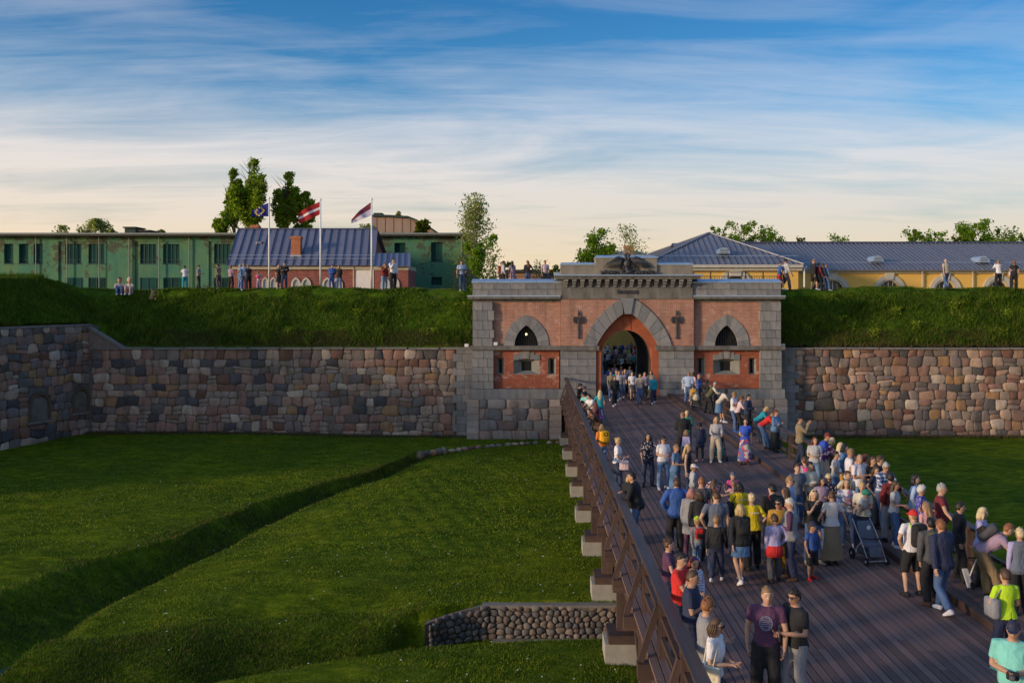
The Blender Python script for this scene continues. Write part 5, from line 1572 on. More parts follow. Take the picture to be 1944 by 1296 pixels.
tree(801, 449, 418, 92, 26, 'yellow', 'bright yellow green shrub growing on the flat roof edge', 10, .45, gp, cat='bush', name='bush')
tree(757, 415, 401, 106, 8, 'birch', 'tiny sprig on top of the pink gable', 11, .05, gp, cat='bush', name='bush')
tree(697, 440, 425, 100, 26, 'birch', 'sparse pale sapling behind the end of the blue roof', 12, .07, gp, cat='bush', name='bush')
tree(906, 548, 371, 84, 84, 'birch', 'tall pale birch standing beside the green building', 13, 2.2, gp, base=.5, thin=1.3)
tree(915, 548, 450, 78, 60, 'green', 'dark leafy lower tree at the foot of the tall birch', 14, 1.3, gp, base=.5)
tree(972, 548, 488, 95, 20, 'green', 'small green sapling left of the gate attic', 15, .22, gp, base=1)
tree(1024, 548, 492, 100, 46, 'birch', 'pale low tree behind the railing left of the attic', 16, .25, gp, base=1)
tree(1050, 548, 505, 90, 24, 'yellow', 'yellow green shrub beside the roof cowl', 17, .2, gp, base=1)
tree(1126, 548, 436, 100, 76, 'green', 'broad green tree behind the left half of the attic', 18, 1.7, base=0)
tree(1186, 548, 428, 112, 76, 'birch', 'sparse pale birch behind the attic and chimney', 19, .38, base=4, thin=1.4)
gr = 'trees on the skyline behind the yellow building'
tree(1366, 470, 428, 140, 34, 'green', 'small tree peeking over the hipped roof peak', 20, .35, gr, base=6)
tree(1408, 475, 421, 145, 52, 'green', 'tall rounded tree at the left of the roof ridge group', 21, .9, gr, base=6)
tree(1450, 475, 431, 146, 66, 'green', 'broad tree right of the tall rounded one', 22, 1.0, gr, base=6)
tree(1527, 475, 446, 146, 30, 'yellow', 'small tree alone above the long ridge', 23, .25, gr, base=6)
tree(1590, 475, 442, 146, 52, 'green', 'low spreading tree above the long ridge', 24, .35, gr, base=6)
tree(1735, 475, 430, 146, 44, 'green', 'tree at the left end of the right skyline group', 25, .8, gr, base=6)
tree(1775, 475, 439, 146, 60, 'green', 'low tree in the dip of the right skyline group', 26, .8, gr, base=6)
tree(1808, 475, 444, 148, 30, 'yellow', 'small light tree before the big group', 27, .4, gr, base=6)
tree(1850, 475, 419, 150, 70, 'green', 'tallest tree of the right skyline group', 28, 1.5, gr, base=6)
tree(1895, 475, 431, 150, 84, 'green', 'dense wide tree near the right edge of the skyline', 29, 1.5, gr, base=6)
tree(1948, 475, 436, 150, 30, 'green', 'tree cut by the right edge of the picture', 30, .7, gr, base=6)
tree(1980, 475, 430, 150, 60, 'green', 'tree just beyond the right end of the skyline', 31, .9, gr, base=6)
# ============================================================ PEOPLE
PAL = dict(white=(.72, .70, .74), black=(.014, .014, .017), navy=(.022, .030, .075), blue=(.035, .10, .34), royal=(.03, .09, .52), jeans=(.07, .13, .27), ljeans=(.17, .27, .43), djeans=(.028, .045, .10),
    grey=(.26, .26, .28), lgrey=(.45, .45, .47), dgrey=(.075, .075, .085), red=(.62, .025, .022), maroon=(.17, .018, .025), dred=(.22, .02, .02), pink=(.66, .34, .36), lpink=(.70, .52, .53), hot=(.70, .06, .24),
    teal=(.015, .30, .38), aqua=(.20, .58, .52), green=(.03, .22, .14), dteal=(.02, .22, .21), olive=(.10, .095, .045), khaki=(.26, .20, .12), tan=(.24, .17, .09), beige=(.50, .42, .32), cream=(.64, .58, .46), sand=(.42, .33, .22),
    yellow=(.74, .55, .01), mustard=(.46, .25, .035), neon=(.52, .78, .02), orange=(.75, .22, .03), amber=(.80, .40, .01), lilac=(.42, .38, .62), purple=(.14, .02, .26), plum=(.10, .035, .085), lblue=(.36, .46, .66), denim=(.10, .20, .36), brown=(.085, .045, .028), mauve=(.36, .25, .35), lime=(.42, .62, .02), slate=(.12, .14, .19))
HAIR = dict(blond=(.55, .38, .16), lblond=(.66, .52, .30), brown=(.085, .042, .020), dark=(.022, .014, .011), black=(.009, .008, .008), auburn=(.16, .045, .018), red=(.22, .03, .012), grey=(.42, .41, .40), white=(.62, .60, .56), ginger=(.26, .10, .035), fair=(.28, .17, .08), rose=(.42, .19, .15))
SKIN = [(.46, .26, .17), (.52, .31, .21), (.40, .22, .145), (.50, .28, .185)]
def cloth_mat(spec, rough=.85):
    nm = 'cloth_' + spec
    if nm in _m: return _m[nm]
    if spec in PAL:
        m, t, bs = base_mat(nm)
        co = objco(t, (1, 1, .55), True)
        fold = noisen(t, co, 7.5, 3, .5, 1.4)
        c = PAL[spec]
        col = mixc(t, ramp(t, noisen(t, co, 3.0, 4), [(.3, 0), (.7, 1)]), c, tuple(x * .80 for x in c))
        t.links.new(col, bs.inputs['Base Color']); bs.inputs['Roughness'].default_value = rough
        bumpn(t, bs, fold, .75, .045)
        _m[nm] = m
        return m
    m, t, bs = base_mat(nm)
    co = objco(t, rnd=True)
    s = N(t, 'ShaderNodeSeparateXYZ'); t.links.new(objco(t), s.inputs[0])
    def vor(sc, th, a, b):
        v = N(t, 'ShaderNodeTexVoronoi'); v.inputs['Scale'].default_value = sc; t.links.new(co, v.inputs['Vector'])
        return mixc(t, ramp(t, v.outputs['Distance'], [(th, 1), (th + .06, 0)]), a, b), v
    if spec == 'darkfloral': c, _ = vor(16, .28, (.012, .013, .025), (.50, .42, .45))
    elif spec == 'pinkfloral': c, _ = vor(11, .36, (.016, .014, .03), (.65, .18, .24))
    elif spec == 'purplefloral': c, _ = vor(9, .36, (.09, .015, .10), (.66, .50, .55))
    elif spec == 'dots': c, _ = vor(22, .25, (.06, .05, .32), (.55, .5, .7))
    elif spec == 'whitedots': c, _ = vor(13, .22, (.72, .70, .74), (.10, .08, .15))
    elif spec == 'floral':
        v = N(t, 'ShaderNodeTexVoronoi'); v.inputs['Scale'].default_value = 13; t.links.new(co, v.inputs['Vector'])
        c = ramp(t, mth(t, 'FRACT', mth(t, 'MULTIPLY', v.outputs['Color'], 3.3)), [(0, (.40, .40, .50)), (.3, (.12, .16, .30)), (.5, (.62, .58, .60)), (.7, (.35, .16, .20)), (.85, (.16, .20, .28))], 'CONSTANT')
    elif spec == 'multi':
        v = N(t, 'ShaderNodeTexVoronoi'); v.inputs['Scale'].default_value = 9; t.links.new(co, v.inputs['Vector'])
        c = ramp(t, mth(t, 'FRACT', mth(t, 'MULTIPLY', v.outputs['Color'], 2.7)), [(0, (.45, .06, .10)), (.25, (.10, .12, .35)), (.5, (.50, .45, .42)), (.7, (.16, .04, .16)), (.85, (.25, .30, .20))], 'CONSTANT')
    elif spec == 'stripes':
        k = mth(t, 'FRACT', mth(t, 'MULTIPLY', s.outputs[2], 26)); c = ramp(t, k, [(0, (.70, .68, .74)), (.62, (.28, .26, .45))], 'CONSTANT')
    elif spec == 'plaid':
        a = mth(t, 'FRACT', mth(t, 'MULTIPLY', s.outputs[2], 11)); b = mth(t, 'FRACT', mth(t, 'MULTIPLY', mth(t, 'ADD', s.outputs[0], s.outputs[1]), 11))
        k = mth(t, 'MULTIPLY', mth(t, 'ADD', mth(t, 'GREATER_THAN', a, .5), mth(t, 'GREATER_THAN', b, .5)), .5)
        c = ramp(t, k, [(0, (.62, .60, .64)), (.34, (.16, .22, .40)), (.8, (.025, .035, .09))], 'CONSTANT')
    else:
        c, _ = vor(30, .2, (.60, .55, .52), (.40, .35, .33))
    t.links.new(c, bs.inputs['Base Color']); bs.inputs['Roughness'].default_value = rough
    _m[nm] = m
    return m
def hair_mat(h):
    return mat('hair_' + h, HAIR[h], .55, .35, 18, .5, rnd=True, bd=.01, stretch=(1, 1, .25))
def skin_mat(i):
    m = mat('skin_%d' % i, SKIN[i], .55, .10, 6, .1, rnd=True, bd=.005)
    b = m.node_tree.nodes['Principled BSDF']; b.inputs['Subsurface Weight'].default_value = 0.0
    return m
darkg = mat('sunglass_lens', (.01, .01, .012), .12, 0, 1, 0)
lipm = mat('lips', (.36, .10, .08), .6, .1, 5, 0)
eyem = mat('eye_dark', (.03, .02, .015), .3, .1, 5, 0)
ring_n = 14
def ring(c, ax, ay, rx, ry, p=.85):
    o = []
    for i in range(ring_n):
        a = 2 * math.pi * i / ring_n
        ca, sa = math.cos(a), math.sin(a)
        o.append(c + ax * (rx * math.copysign(abs(ca) ** p, ca)) + ay * (ry * math.copysign(abs(sa) ** p, sa)))
    return o
def posej(pose, rd, female, lean=None, sway=0):
    L_ = {'lean': 42, 'lean2': 52, 'push': 10, 'sit': 12, 'photo': -2, 'bend': 25, 'walk': 3, 'hug': 12}.get(pose, 2)
    if lean is not None: L_ = lean
    L_ = R(L_)
    sx = rd.uniform(-.05, .05) if pose != 'sit' else 0
    t = V((sx, math.sin(L_), math.cos(L_))).normalized(); f = V((0, math.cos(L_), -math.sin(L_))); x = V((1, 0, 0))
    hc = V((0, -.32 * math.sin(L_) * (1 if L_ > .2 else 0), .93 if pose != 'sit' else .13))
    sw = .165 if female else .196
    j = dict(t=t, f=f, x=x, hc=hc, L=L_, sw=sw)
    nb = hc + t * .53
    hp = max(0, L_ * .45)
    j['hd'] = V((rd.uniform(-.10, .10), math.sin(hp), math.cos(hp))).normalized()
    j['neck'] = nb; j['head'] = nb + j['hd'] * .155 + V((0, .015, 0))
    arms = []
    for s in (-1, 1):
        S = hc + t * .455 + x * (s * sw)
        r = lambda a: rd.uniform(-a, a)
        fwd = V((0, 1, 0))
        if pose in ('cross',): E = S + V((s * .045, .05, -.27)); W = V((-s * .06, S.y + .21, S.z - .22 + s * .02))
        elif pose in ('hold', 'carry', 'hug'): E = S + V((s * .05, .0 if pose == 'hold' else .06, -.28)); W = V((s * .05, S.y + .25, S.z - (.28 if pose == 'hold' else .20)))
        elif pose == 'photo': E = S + V((s * .07, .16, -.17)); W = V((s * .06, S.y + .30, S.z + .10))
        elif pose == 'phone' and s == 1: E = S + V((.10, .10, -.24)); W = S + V((-.06, .10, .04))
        elif pose == 'point' and s == 1: E = S + V((.10, .20, -.14)); W = E + V((.03, .22, .06))
        elif pose == 'wave' and s == -1: E = S + V((-.14, .14, -.16)); W = E + V((.02, .14, .19))
        elif pose == 'chin' and s == 1: E = S + V((.02, .16, -.24)); W = S + V((-.10, .20, -.01))
        elif pose in ('lean', 'lean2', 'bend'): E = S + V((s * .05, .14, -.23)); W = E + V((-s * .07, .22, -.06 if pose != 'bend' else -.18))
        elif pose == 'push': E = S + V((s * .05, .03, -.28)); W = E + V((-s * .04, .25, -.02))
        elif pose == 'sit': E = S + V((s * .05, .18, -.20)); W = E + V((-s * .06, .16, .12))
        elif pose == 'handup' and s == -1: E = S + V((-.12, .10, -.20)); W = S + V((-.02, .12, .02))
        elif pose == 'hip' and s == 1: E = S + V((.17, -.06, -.22)); W = S + V((.03, .07, -.42))
        elif pose == 'rail' and s == 1: E = S + V((.16, .08, -.22)); W = E + V((.16, .12, -.12))
        elif pose == 'side' : E = S + V((s * .13, .0, -.25)); W = E + V((s * .10, .04, -.22))
        elif pose == 'walk': E = S + V((s * .04, .06 * s, -.285)); W = E + V((0, .06 + .11 * s, -.24))
        elif pose == 'stand' and (vr := rd.random()) < .22: E = S + V((s * .15, -.07, -.22)); W = S + V((s * .02, .06, -.43))
        elif pose == 'stand' and vr < .42: E = S + V((s * .05, -.01, -.28)); W = E + V((-s * .07, .22, -.03 + r(.08)))
        else: E = S + V((s * (.055 + r(.02)), -.02 + r(.04), -.285)); W = E + V((s * (-.005 + r(.02)), .06 + r(.05), -.245))
        arms.append((S, E, W, s))
    j['arms'] = arms
    legs = []
    for s in (-1, 1):
        hp_ = hc + V((s * .088, 0, -.03))
        if pose == 'walk':
            if s > 0: K = V((s * .10, .16, .50)); A = V((s * .10, .22, .085)); fd = V((0, 1, 0))
            else: K = V((s * .10, .03, .49)); A = V((s * .10, -.26, .14)); fd = V((0, .9, -.35)).normalized()
        elif pose == 'sit':
            K = V((s * .13, .40, .46)); A = V((s * .12, .55, .08)); fd = V((0, 1, 0))
        else:
            st = rd.uniform(.0, .16) * (1 if s > 0 else -1)
            w = .10 + rd.uniform(0, .06)
            K = V((s * w, hc.y * .5 + .015 + st * .5 + rd.uniform(0, .07), .49)); A = V((s * (w + .01), st, .085)); fd = V((s * .25, 1, 0)).normalized()
        legs.append((hp_, K, A, s, fd))
    j['legs'] = legs
    return j
def thick(pts, rad, infl, tmax=1.0, n=10):
    """tube along joints, optionally cut at tmax of its length"""
    pts = [V(p) for p in pts]
    ls = [(pts[i + 1] - pts[i]).length for i in range(len(pts) - 1)]
    tot = sum(ls) * tmax; P_, R_ = [pts[0]], [rad[0] + infl]; acc = 0
    for i, l in enumerate(ls):
        if acc + l <= tot + 1e-6: P_.append(pts[i + 1]); R_.append(rad[i + 1] + infl); acc += l
        else:
            k = (tot - acc) / l
            if k > .03: P_.append(pts[i].lerp(pts[i + 1], k)); R_.append(rad[i] + (rad[i + 1] - rad[i]) * k + infl)
            break
    return tubevf(P_, R_, n)
BM = [(-.12, .125, .10, 0), (-.04, .163, .122, -.01), (.06, .158, .115, 0), (.16, .142, .102, 0), (.28, .166, .120, .005), (.38, .182, .122, 0), (.45, .172, .100, -.005), (.495, .115, .078, -.01), (.53, .066, .062, -.005)]
BF = [(-.12, .13, .10, 0), (-.04, .172, .125, -.015), (.06, .155, .11, -.005), (.16, .122, .090, 0), (.28, .138, .112, .018), (.38, .148, .115, .012), (.45, .140, .090, -.005), (.495, .10, .070, -.01), (.53, .056, .055, -.005)]
def torso(j, prof, infl, s0=-9, s1=9, fat=0, hem=0):
    rs = []
    for s, rx, ry, fy in prof:
        if s < s0 - 1e-6 or s > s1 + 1e-6: continue
        k = fat * max(0, 1 - abs(s - .12) / .3)
        i_ = infl + (hem if s < .02 else 0)
        rs.append(ring(j['hc'] + j['t'] * s + j['f'] * (fy + k * .05), j['x'], j['f'], rx + i_ + k * .05, ry + i_ + k * .05))
    v, f = ringsvf(rs)
    return v, f
def hairvf(kind, hr, hs):
    nu, nv = 16, 11
    v, f = ellvf((0, 0, 0), (1, 1, 1), nu, nv)
    o = []
    for p in v:
        d = p.normalized()
        if kind in ('short', 'crop', 'bun', 'pony', 'balding'):
            q = d.z * 1.0 - d.y * .95 + (.16 if kind != 'balding' else -.05)
            if d.z < -.55: q -= (-.55 - d.z) * 4
            k = {'short': 1.14, 'crop': 1.07, 'bun': 1.10, 'pony': 1.10, 'balding': 1.06}[kind] + .045 * math.sin(d.x * 11 + d.y * 7) * math.cos(d.z * 9 + d.x * 5)
            if kind == 'balding' and d.z > .72: q = -1
            zz = d.z * hr[2]
        elif kind == 'curly':
            q = d.z * .8 - d.y * .95 + .30; k = 1.26 + .05 * math.sin(d.x * 17 + d.z * 9) * math.cos(d.y * 14)
            zz = d.z * hr[2] * (1.0 if d.z > 0 else 1.02)
        else:   # bob, long
            q = d.z * .55 - d.y * .95 + .20; k = 1.16
            zz = d.z * hr[2] * (1.0 if d.z > -.1 else 1.30)
            if kind == 'long': zz = d.z * hr[2] * (1.0 if d.z > -.1 else 1.45)
        w = min(1, max(0, (q + .06) / .16))
        kk = .80 + (k - .80) * w
        o.append(V((d.x * hr[0] * kk, d.y * hr[1] * kk, zz * (.80 + (min(k, 1.1) - .80) * w if d.z > 0 or kind in ('short', 'crop', 'bun', 'pony', 'balding') else w * 1.0 + (1 - w) * .8))))
    return o, f
bake = []
def remeshed(o, vox, sm_=2):
    md = o.modifiers.new('remesh', 'REMESH'); md.mode = 'VOXEL'; md.voxel_size = vox; md.use_smooth_shade = True
    s = o.modifiers.new('smooth', 'SMOOTH'); s.factor = .5; s.iterations = sm_
    bake.append(o)
fingers_of = {}
PN = 0
def person(spec, label, cat=None, mode='deck', Y=None, group=None):
    """one figure; the text spec lists head position in the picture, height, facing, pose, hair, top, bottom, shoes and extras"""
    global PN
    PN += 1
    w = spec.split()
    hx, hy, h, face = float(w[0]), float(w[1]), float(w[2]), float(w[3])
    pose, hair, top, bot, shoe = w[4:9]
    opt = {}
    for q in w[9:]:
        a, _, b = q.partition(':'); opt[a] = b
    hk, hc_ = hair.split(':'); tk, tc_ = top.split(':'); bk, bc_ = bot.split(':')
    female = 'm' not in opt and (hk in ('long', 'bob', 'bun', 'pony', 'curly') or bk in ('skirt', 'mskirt', 'mini') or 'w' in opt)
    rd = random.Random(int(hx * 7 + hy))
    child = h < 1.5
    k = h / 1.75
    hs = 1.0 if not child else min(1.45, (.235 * (.80 + .2 * (h / 1.5)) / .245) / k)
    j = posej(pose, rd, female, float(opt['L']) if 'L' in opt else None)
    hr = V((.078, .097, .117)) * hs
    j['head'] = j['neck'] + j['hd'] * (.006 + hr.z) + V((0, .015, 0))
    th = R(face + 180)
    Rz = Matrix.Rotation(th, 4, 'Z')
    toploc = Rz @ (j['head'] + V((0, 0, hr.z * 1.04)))
    if mode == 'deck':
        z0 = 0.0
        for _ in range(3):
            Yh = F * (H - z0 - toploc.z * k) / (hy - HY); Xh = (hx - AX) / F * Yh
            x, y = Xh - toploc.x * k, Yh - toploc.y * k
            z0 = .11 if x > XK + .12 else 0.0
        x = min(max(x, 2.50), 9.30)
        if XK - .15 < x < XK + .25: x = XK - .2 if x < XK + .05 else XK + .35; z0 = .11 if x > XK else 0
    elif mode == 'ramp':
        x = (hx - AX) / F * Y; y = Y
        z0 = opt_z(x, y)
        ztop = H - (hy - HY) / F * Y
        k = (ztop - z0) / toploc.z
    else:
        z0 = -.3
        for _ in range(8):
            Yh = F * (H - z0 - toploc.z * k) / (hy - HY); z0 = float(np.interp(Yh, [p[0] for p in prof], [p[1] for p in prof])) if Yh > 68 else 0.0
        x, y = (hx - AX) / F * Yh, Yh
        x = max(x, ix0 + .3)
        if Yh < 69: x = min(x, ix1 - .3)
    s_px = F / max(y, 1)
    vox = .019 if s_px > 75 else (.024 if s_px > 45 else .034)
    vox = vox / 1.0
    M_ = Matrix.Translation((x, y, z0)) @ Rz @ Matrix.Scale(k, 4)
    if cat is None: cat = 'child' if child else ('woman' if female else 'man')
    rt = root('person', (x, y, z0), label, cat, group)
    T = lambda vf: ([M_ @ p for p in vf[0]], vf[1])
    fat = float(opt['fat']) if 'fat' in opt else 0
    pf = BF if female else BM
    # body: one continuous surface
    bb = B()
    bb.add(torso(j, pf, -.004, fat=fat))
    bb.tube([j['hc'] + j['t'] * .47, j['neck'], j['neck'] + j['hd'] * .10 * hs], [.07, .052 if female else .060, .050], 10)
    trn = float(opt['turn']) if 'turn' in opt else rd.uniform(-26, 26)
    Hm = Matrix.Rotation(R(trn), 3, 'Z') @ Matrix.Rotation(-max(0, j['L'] * .45) - R(float(opt['down']) if 'down' in opt else rd.uniform(-4, 14)), 3, 'X') @ Matrix.Rotation(R(rd.uniform(-6, 6)), 3, 'Y')
    hd = j['head']
    bb.add(ellvf(hd, hr, 12, 9, Hm)); bb.add(ellvf(hd + Hm @ V((0, .022, -.055)) * hs, V((.055, .072, .062)) * hs, 10, 7, Hm))
    bb.tube([hd + Hm @ V((0, .085, .015)) * hs, hd + Hm @ V((0, .112, -.022)) * hs, hd + Hm @ V((0, .09, -.032)) * hs], [.012, .018, .014], 6)
    for s in (-1, 1): bb.add(ellvf(hd + Hm @ V((s * .078, -.005, -.005)) * hs, (.012, .022, .03), 6, 5, Hm))
    ar = [.056, .060, .050, .042, .040, .028] if not female else [.05, .050, .042, .036, .034, .024]
    fing = B()
    for S, E, W, s in j['arms']:
        pts = [j['hc'] + j['t'] * .455 + V((s * .09, 0, 0)), S, S.lerp(E, .5), E, E.lerp(W, .45), W]
        bb.tube(pts, ar, 9)
        d = (W - E).normalized()
        a, b, _ = frame(d, (1, 0, .2))
        wide = V((0, 1, 0)) - d * d.y
        if wide.length < .3: wide = V((1, 0, 0)) - d * d.x
        wide.normalize(); thin = d.cross(wide).normalized()
        if thin.x * s > 0: thin = -thin
        rs = [ring(W + d * o, wide, thin, rx, ry, 1.0) for o, rx, ry in ((-.01, .026, .022), (.03, .036, .019), (.07, .042, .018), (.09, .036, .014))]
        bb.add(ringsvf(rs))
        for q, ln in enumerate((.062, .074, .070, .054)):
            o = W + d * .085 + wide * (.030 - .020 * q)
            fing.tube([o, o + d * ln * .5 + thin * .008, o + d * ln * .85 + thin * .032, o + d * ln * .8 + thin * .05], [.0095, .009, .008, .006], 5)
        o = W + d * .03 + wide * .03
        fing.tube([o, o + d * .03 + wide * .025 + thin * .01, o + d * .062 + wide * .026 + thin * .026], [.012, .0105, .008], 5)
    lr = [.092, .082, .070, .056, .057, .046, .034]
    for hp_, K, A, s, fd in j['legs']:
        bb.tube([hp_ + V((0, 0, .03)), hp_, hp_.lerp(K, .5), K, K.lerp(A, .35) + V((0, -.012, 0)), K.lerp(A, .7), A], lr, 9)
        bb.tube([A + V((0, -.02, -.03)), A + fd * .06 + V((0, 0, -.05)), A + fd * .15 + V((0, 0, -.06))], [.038, .034, .022], 8)
    body = mk('body', T(bb.get()), skin_mat(PN % 4), rt, smooth=True)
    remeshed(body, vox * .9, 2)
    fingers_of[body.name] = (T(fing.get()))
    # top
    infl = {'tee': .013, 'tank': .010, 'long': .015, 'jacket': .028, 'coat': .034, 'vest': .028, 'dress': .013, 'hoodie': .026}[tk]
    bb = B()
    lo = {'tee': -.10, 'tank': -.10, 'long': -.10, 'jacket': -.12, 'vest': -.12, 'coat': -.12, 'dress': -.12, 'hoodie': -.12}[tk]
    pr = [(q[0], q[1], q[2], q[3]) for q in pf if q[0] < .51]
    pr.append((.515, .080, .072, -.008))
    if tk in ('vest',): pass
    tr_ = torso(j, pr, infl, s0=lo, fat=fat, hem=.012)
    bb.add(tr_)
    if tk in ('coat',):
        rs = [ring(j['hc'] + V((0, 0, dz)), j['x'], V((0, 1, 0)), rx, ry) for dz, rx, ry in ((-.0, .185, .145), (-.15, .205, .165), (-.30, .215, .175))]
        bb.add(ringsvf(list(reversed(rs))))
    frac = {'tee': .33, 'tank': .0, 'long': 1.0, 'jacket': 1.0, 'coat': 1.0, 'vest': 0.0, 'dress': .30, 'hoodie': 1.0}[tk]
    if 'sleeve' in opt: frac = float(opt['sleeve'])
    if frac:
        for S, E, W, s in j['arms']:
            pts = [j['hc'] + j['t'] * .455 + V((s * .09, 0, 0)), S, S.lerp(E, .5), E, E.lerp(W, .45), W]
            bb.add(thick(pts, ar, infl * .8 + .004, frac + .10 if frac < 1 else 1.0, 9))
    if tk in ('hoodie', 'jacket'): bb.add(ellvf(j['neck'] - j['f'] * .045 + V((0, 0, -.01)), (.085, .05, .05), 8, 6))
    if tk == 'dress':
        ln = {'mini': .30, 'skirt': .46, 'mskirt': .80}.get(bk, .42)
        rs = [ring(j['hc'] + V((0, 0, -ln * q)), j['x'], V((0, 1, 0)), .178 + .065 * q, .135 + .075 * q) for q in (1, .66, .33, 0)] + [ring(j['hc'] + V((0, 0, .08)), j['x'], V((0, 1, 0)), .14, .11)]
        bb.add(ringsvf(rs))
    o = mk({'dress': 'dress', 'jacket': 'jacket', 'coat': 'coat', 'vest': 'vest', 'hoodie': 'hoodie'}.get(tk, 'shirt'), T(bb.get()), cloth_mat(tc_), rt, smooth=True)
    remeshed(o, vox, 2)
    if tk == 'vest':
        bb = B(); 
        for S, E, W, s in j['arms']: bb.add(thick([j['hc'] + j['t'] * .455 + V((s * .09, 0, 0)), S, S.lerp(E, .5), E, E.lerp(W, .45), W], ar, .012, 1.0, 9))
        mk('sleeves', T(bb.get()), cloth_mat(opt.get('sl', 'plum')), rt, smooth=True)
    # bottom
    bb = B()
    if tk != 'dress' or bk == 'legs':
        if bk in ('skirt', 'mini', 'mskirt'):
            ln = {'mini': .34, 'skirt': .48, 'mskirt': .80}[bk]; fl = {'mini': .03, 'skirt': .06, 'mskirt': .10}[bk]
            rs = [ring(j['hc'] + V((0, 0, -ln * q)), j['x'], V((0, 1, 0)), .178 + fl * q, .135 + fl * q) for q in (1, .7, .4, .15)] + [ring(j['hc'] + V((0, 0, .05)), j['x'], V((0, 1, 0)), .165, .12)]
            bb.add(ringsvf(rs))
        else:
            il = {'jeans': .020, 'trous': .032, 'shorts': .032, 'legs': .008}[bk]; tm_ = {'shorts': .56}.get(bk, .985)
            pz = [q for q in pf if q[0] < .1] 
            bb.add(torso(j, pz, .006, fat=fat))
            for hp_, K, A, s, fd in j['legs']:
                rr = [.092, .082, .072, .060, .060, .054, .050] if bk in ('trous', 'jeans', 'shorts') else lr
                bb.add(thick([hp_ + V((0, 0, .03)), hp_, hp_.lerp(K, .5), K, K.lerp(A, .35) + V((0, -.012, 0)), K.lerp(A, .7), A], rr, il, tm_, 10))
        o = mk({'skirt': 'skirt', 'mini': 'skirt', 'mskirt': 'skirt', 'jeans': 'jeans', 'shorts': 'shorts', 'legs': 'leggings'}.get(bk, 'trousers'), T(bb.get()), cloth_mat(bc_), rt, smooth=True)
        remeshed(o, vox, 2)
    # shoes
    for hp_, K, A, s, fd in j['legs']:
        side = fd.cross(V((0, 0, 1))).normalized(); upv = side.cross(fd).normalized()
        rs = []
        for a_, w_, h_, zc in ((-.075, .020, .022, -.05), (-.06, .036, .045, -.035), (-.01, .040, .058, -.025), (.05, .040, .045, -.042), (.11, .046, .032, -.053), (.165, .038, .024, -.06), (.188, .016, .012, -.068)):
            rs.append(ring(A + fd * a_ + upv * zc, side, upv, w_, h_, .7))
        mk('shoe', T(ringsvf(rs)), cloth_mat(shoe), rt, smooth=True)
    # hair and headwear
    Hf = lambda vf: T(([hd + Hm @ p for p in vf[0]], vf[1]))
    if hk != 'bald':
        bb = B(); bb.add(hairvf(hk, hr, hs))
        if hk == 'bun': bb.add(ellvf(V((0, -.085, .075)) * hs, (.04, .04, .038), 8, 6))
        if hk == 'pony': bb.tube([V((0, -.095, .05)) * hs, V((0, -.15, .01)) * hs, V((0, -.16, -.10)) * hs, V((0, -.135, -.24)) * hs], [.022, .036, .032, .012], 7)
        if hk == 'long':
            rs = []
            for zc, yc, rx, ry in ((.03, -.05, .078, .045), (-.07, -.07, .088, .045), (-.16, -.085, .096, .042), (-.25, -.10, .090, .036), (-.33, -.105, .065, .026), (-.37, -.105, .03, .014)):
                rs.append(ring(V((0, yc, zc)) * hs, V((1, 0, 0)), V((0, 1, 0)), rx * hs, ry * hs, .9))
            bb.add(ringsvf(list(reversed(rs))))
        if hk in ('long', 'bob') and s_px > 36:
            for q_ in range(13):        # loose locks that break the outline
                a_ = R(200 + 140 * q_ / 12) if hk == 'long' else R(165 + 210 * q_ / 12)
                x_, y_ = math.cos(a_) * (hr.x + .012), math.sin(a_) * (hr.y * .9 + .004)
                ln_ = (-.36 if hk == 'long' else -.15) * hs * rd.uniform(.8, 1.12)
                bb.tube([V((x_ * .7, y_ * .7, .07 * hs)), V((x_ * 1.12, y_ * 1.10, -.02)), V((x_ * (1.12 + rd.uniform(-.1, .2)), y_ * 1.08 - .012, ln_ * .6)), V((x_ * (1.0 + rd.uniform(-.2, .25)), y_ * 1.0 - .012, ln_))], [.012, .019, .017, .004], 5)
        elif hk in ('short', 'curly', 'bun') and s_px > 45:
            for q_ in range(22 if hk != 'curly' else 40):
                a_ = rd.uniform(0, 6.283); e_ = rd.uniform(.15, 1.35)
                d_ = V((math.cos(a_) * math.cos(e_), math.sin(a_) * math.cos(e_) - .25, math.sin(e_))).normalized()
                if d_.y > .55 and d_.z < .6: continue
                p_ = V((d_.x * hr.x, d_.y * hr.y, d_.z * hr.z)) * 1.09
                g_ = V((rd.uniform(-.3, .3), rd.uniform(-.6, .2), rd.uniform(-.1, .3)))
                bb.tube([p_ * .97, p_ * 1.05 + g_ * .012, p_ * 1.09 + g_ * .035], [.013, .011, .003], 4)
        mk('hair', Hf(bb.get()), hair_mat(hc_), rt, smooth=True)
    if 'cap' in opt:
        v, f = ellvf((0, 0, 0), (hr.x * 1.16, hr.y * 1.14, hr.z * 1.12), 14, 9)
        v = [V((p.x, p.y, max(p.z, .028 * hs))) for p in v]
        mk('cap', Hf((v, f)), cloth_mat(opt['cap']), rt, smooth=True)
        rs = []
        pl = [(-.06, .06), (-.055, .115), (-.03, .15), (0, .16), (.03, .15), (.055, .115), (.06, .06)]
        v = [V((a, b, .030 - .012 * (b / .16))) * hs for a, b in pl] + [V((a, b, .040 - .012 * (b / .16))) * hs for a, b in pl]
        n_ = len(pl); f = [tuple(range(n_)), tuple(range(2 * n_ - 1, n_ - 1, -1))] + [(i, i + n_, (i + 1) % n_ + n_, (i + 1) % n_) for i in range(n_)]
        if 'hood' not in opt: mk('cap_brim', Hf((v, f)), cloth_mat(opt['cap']), rt)
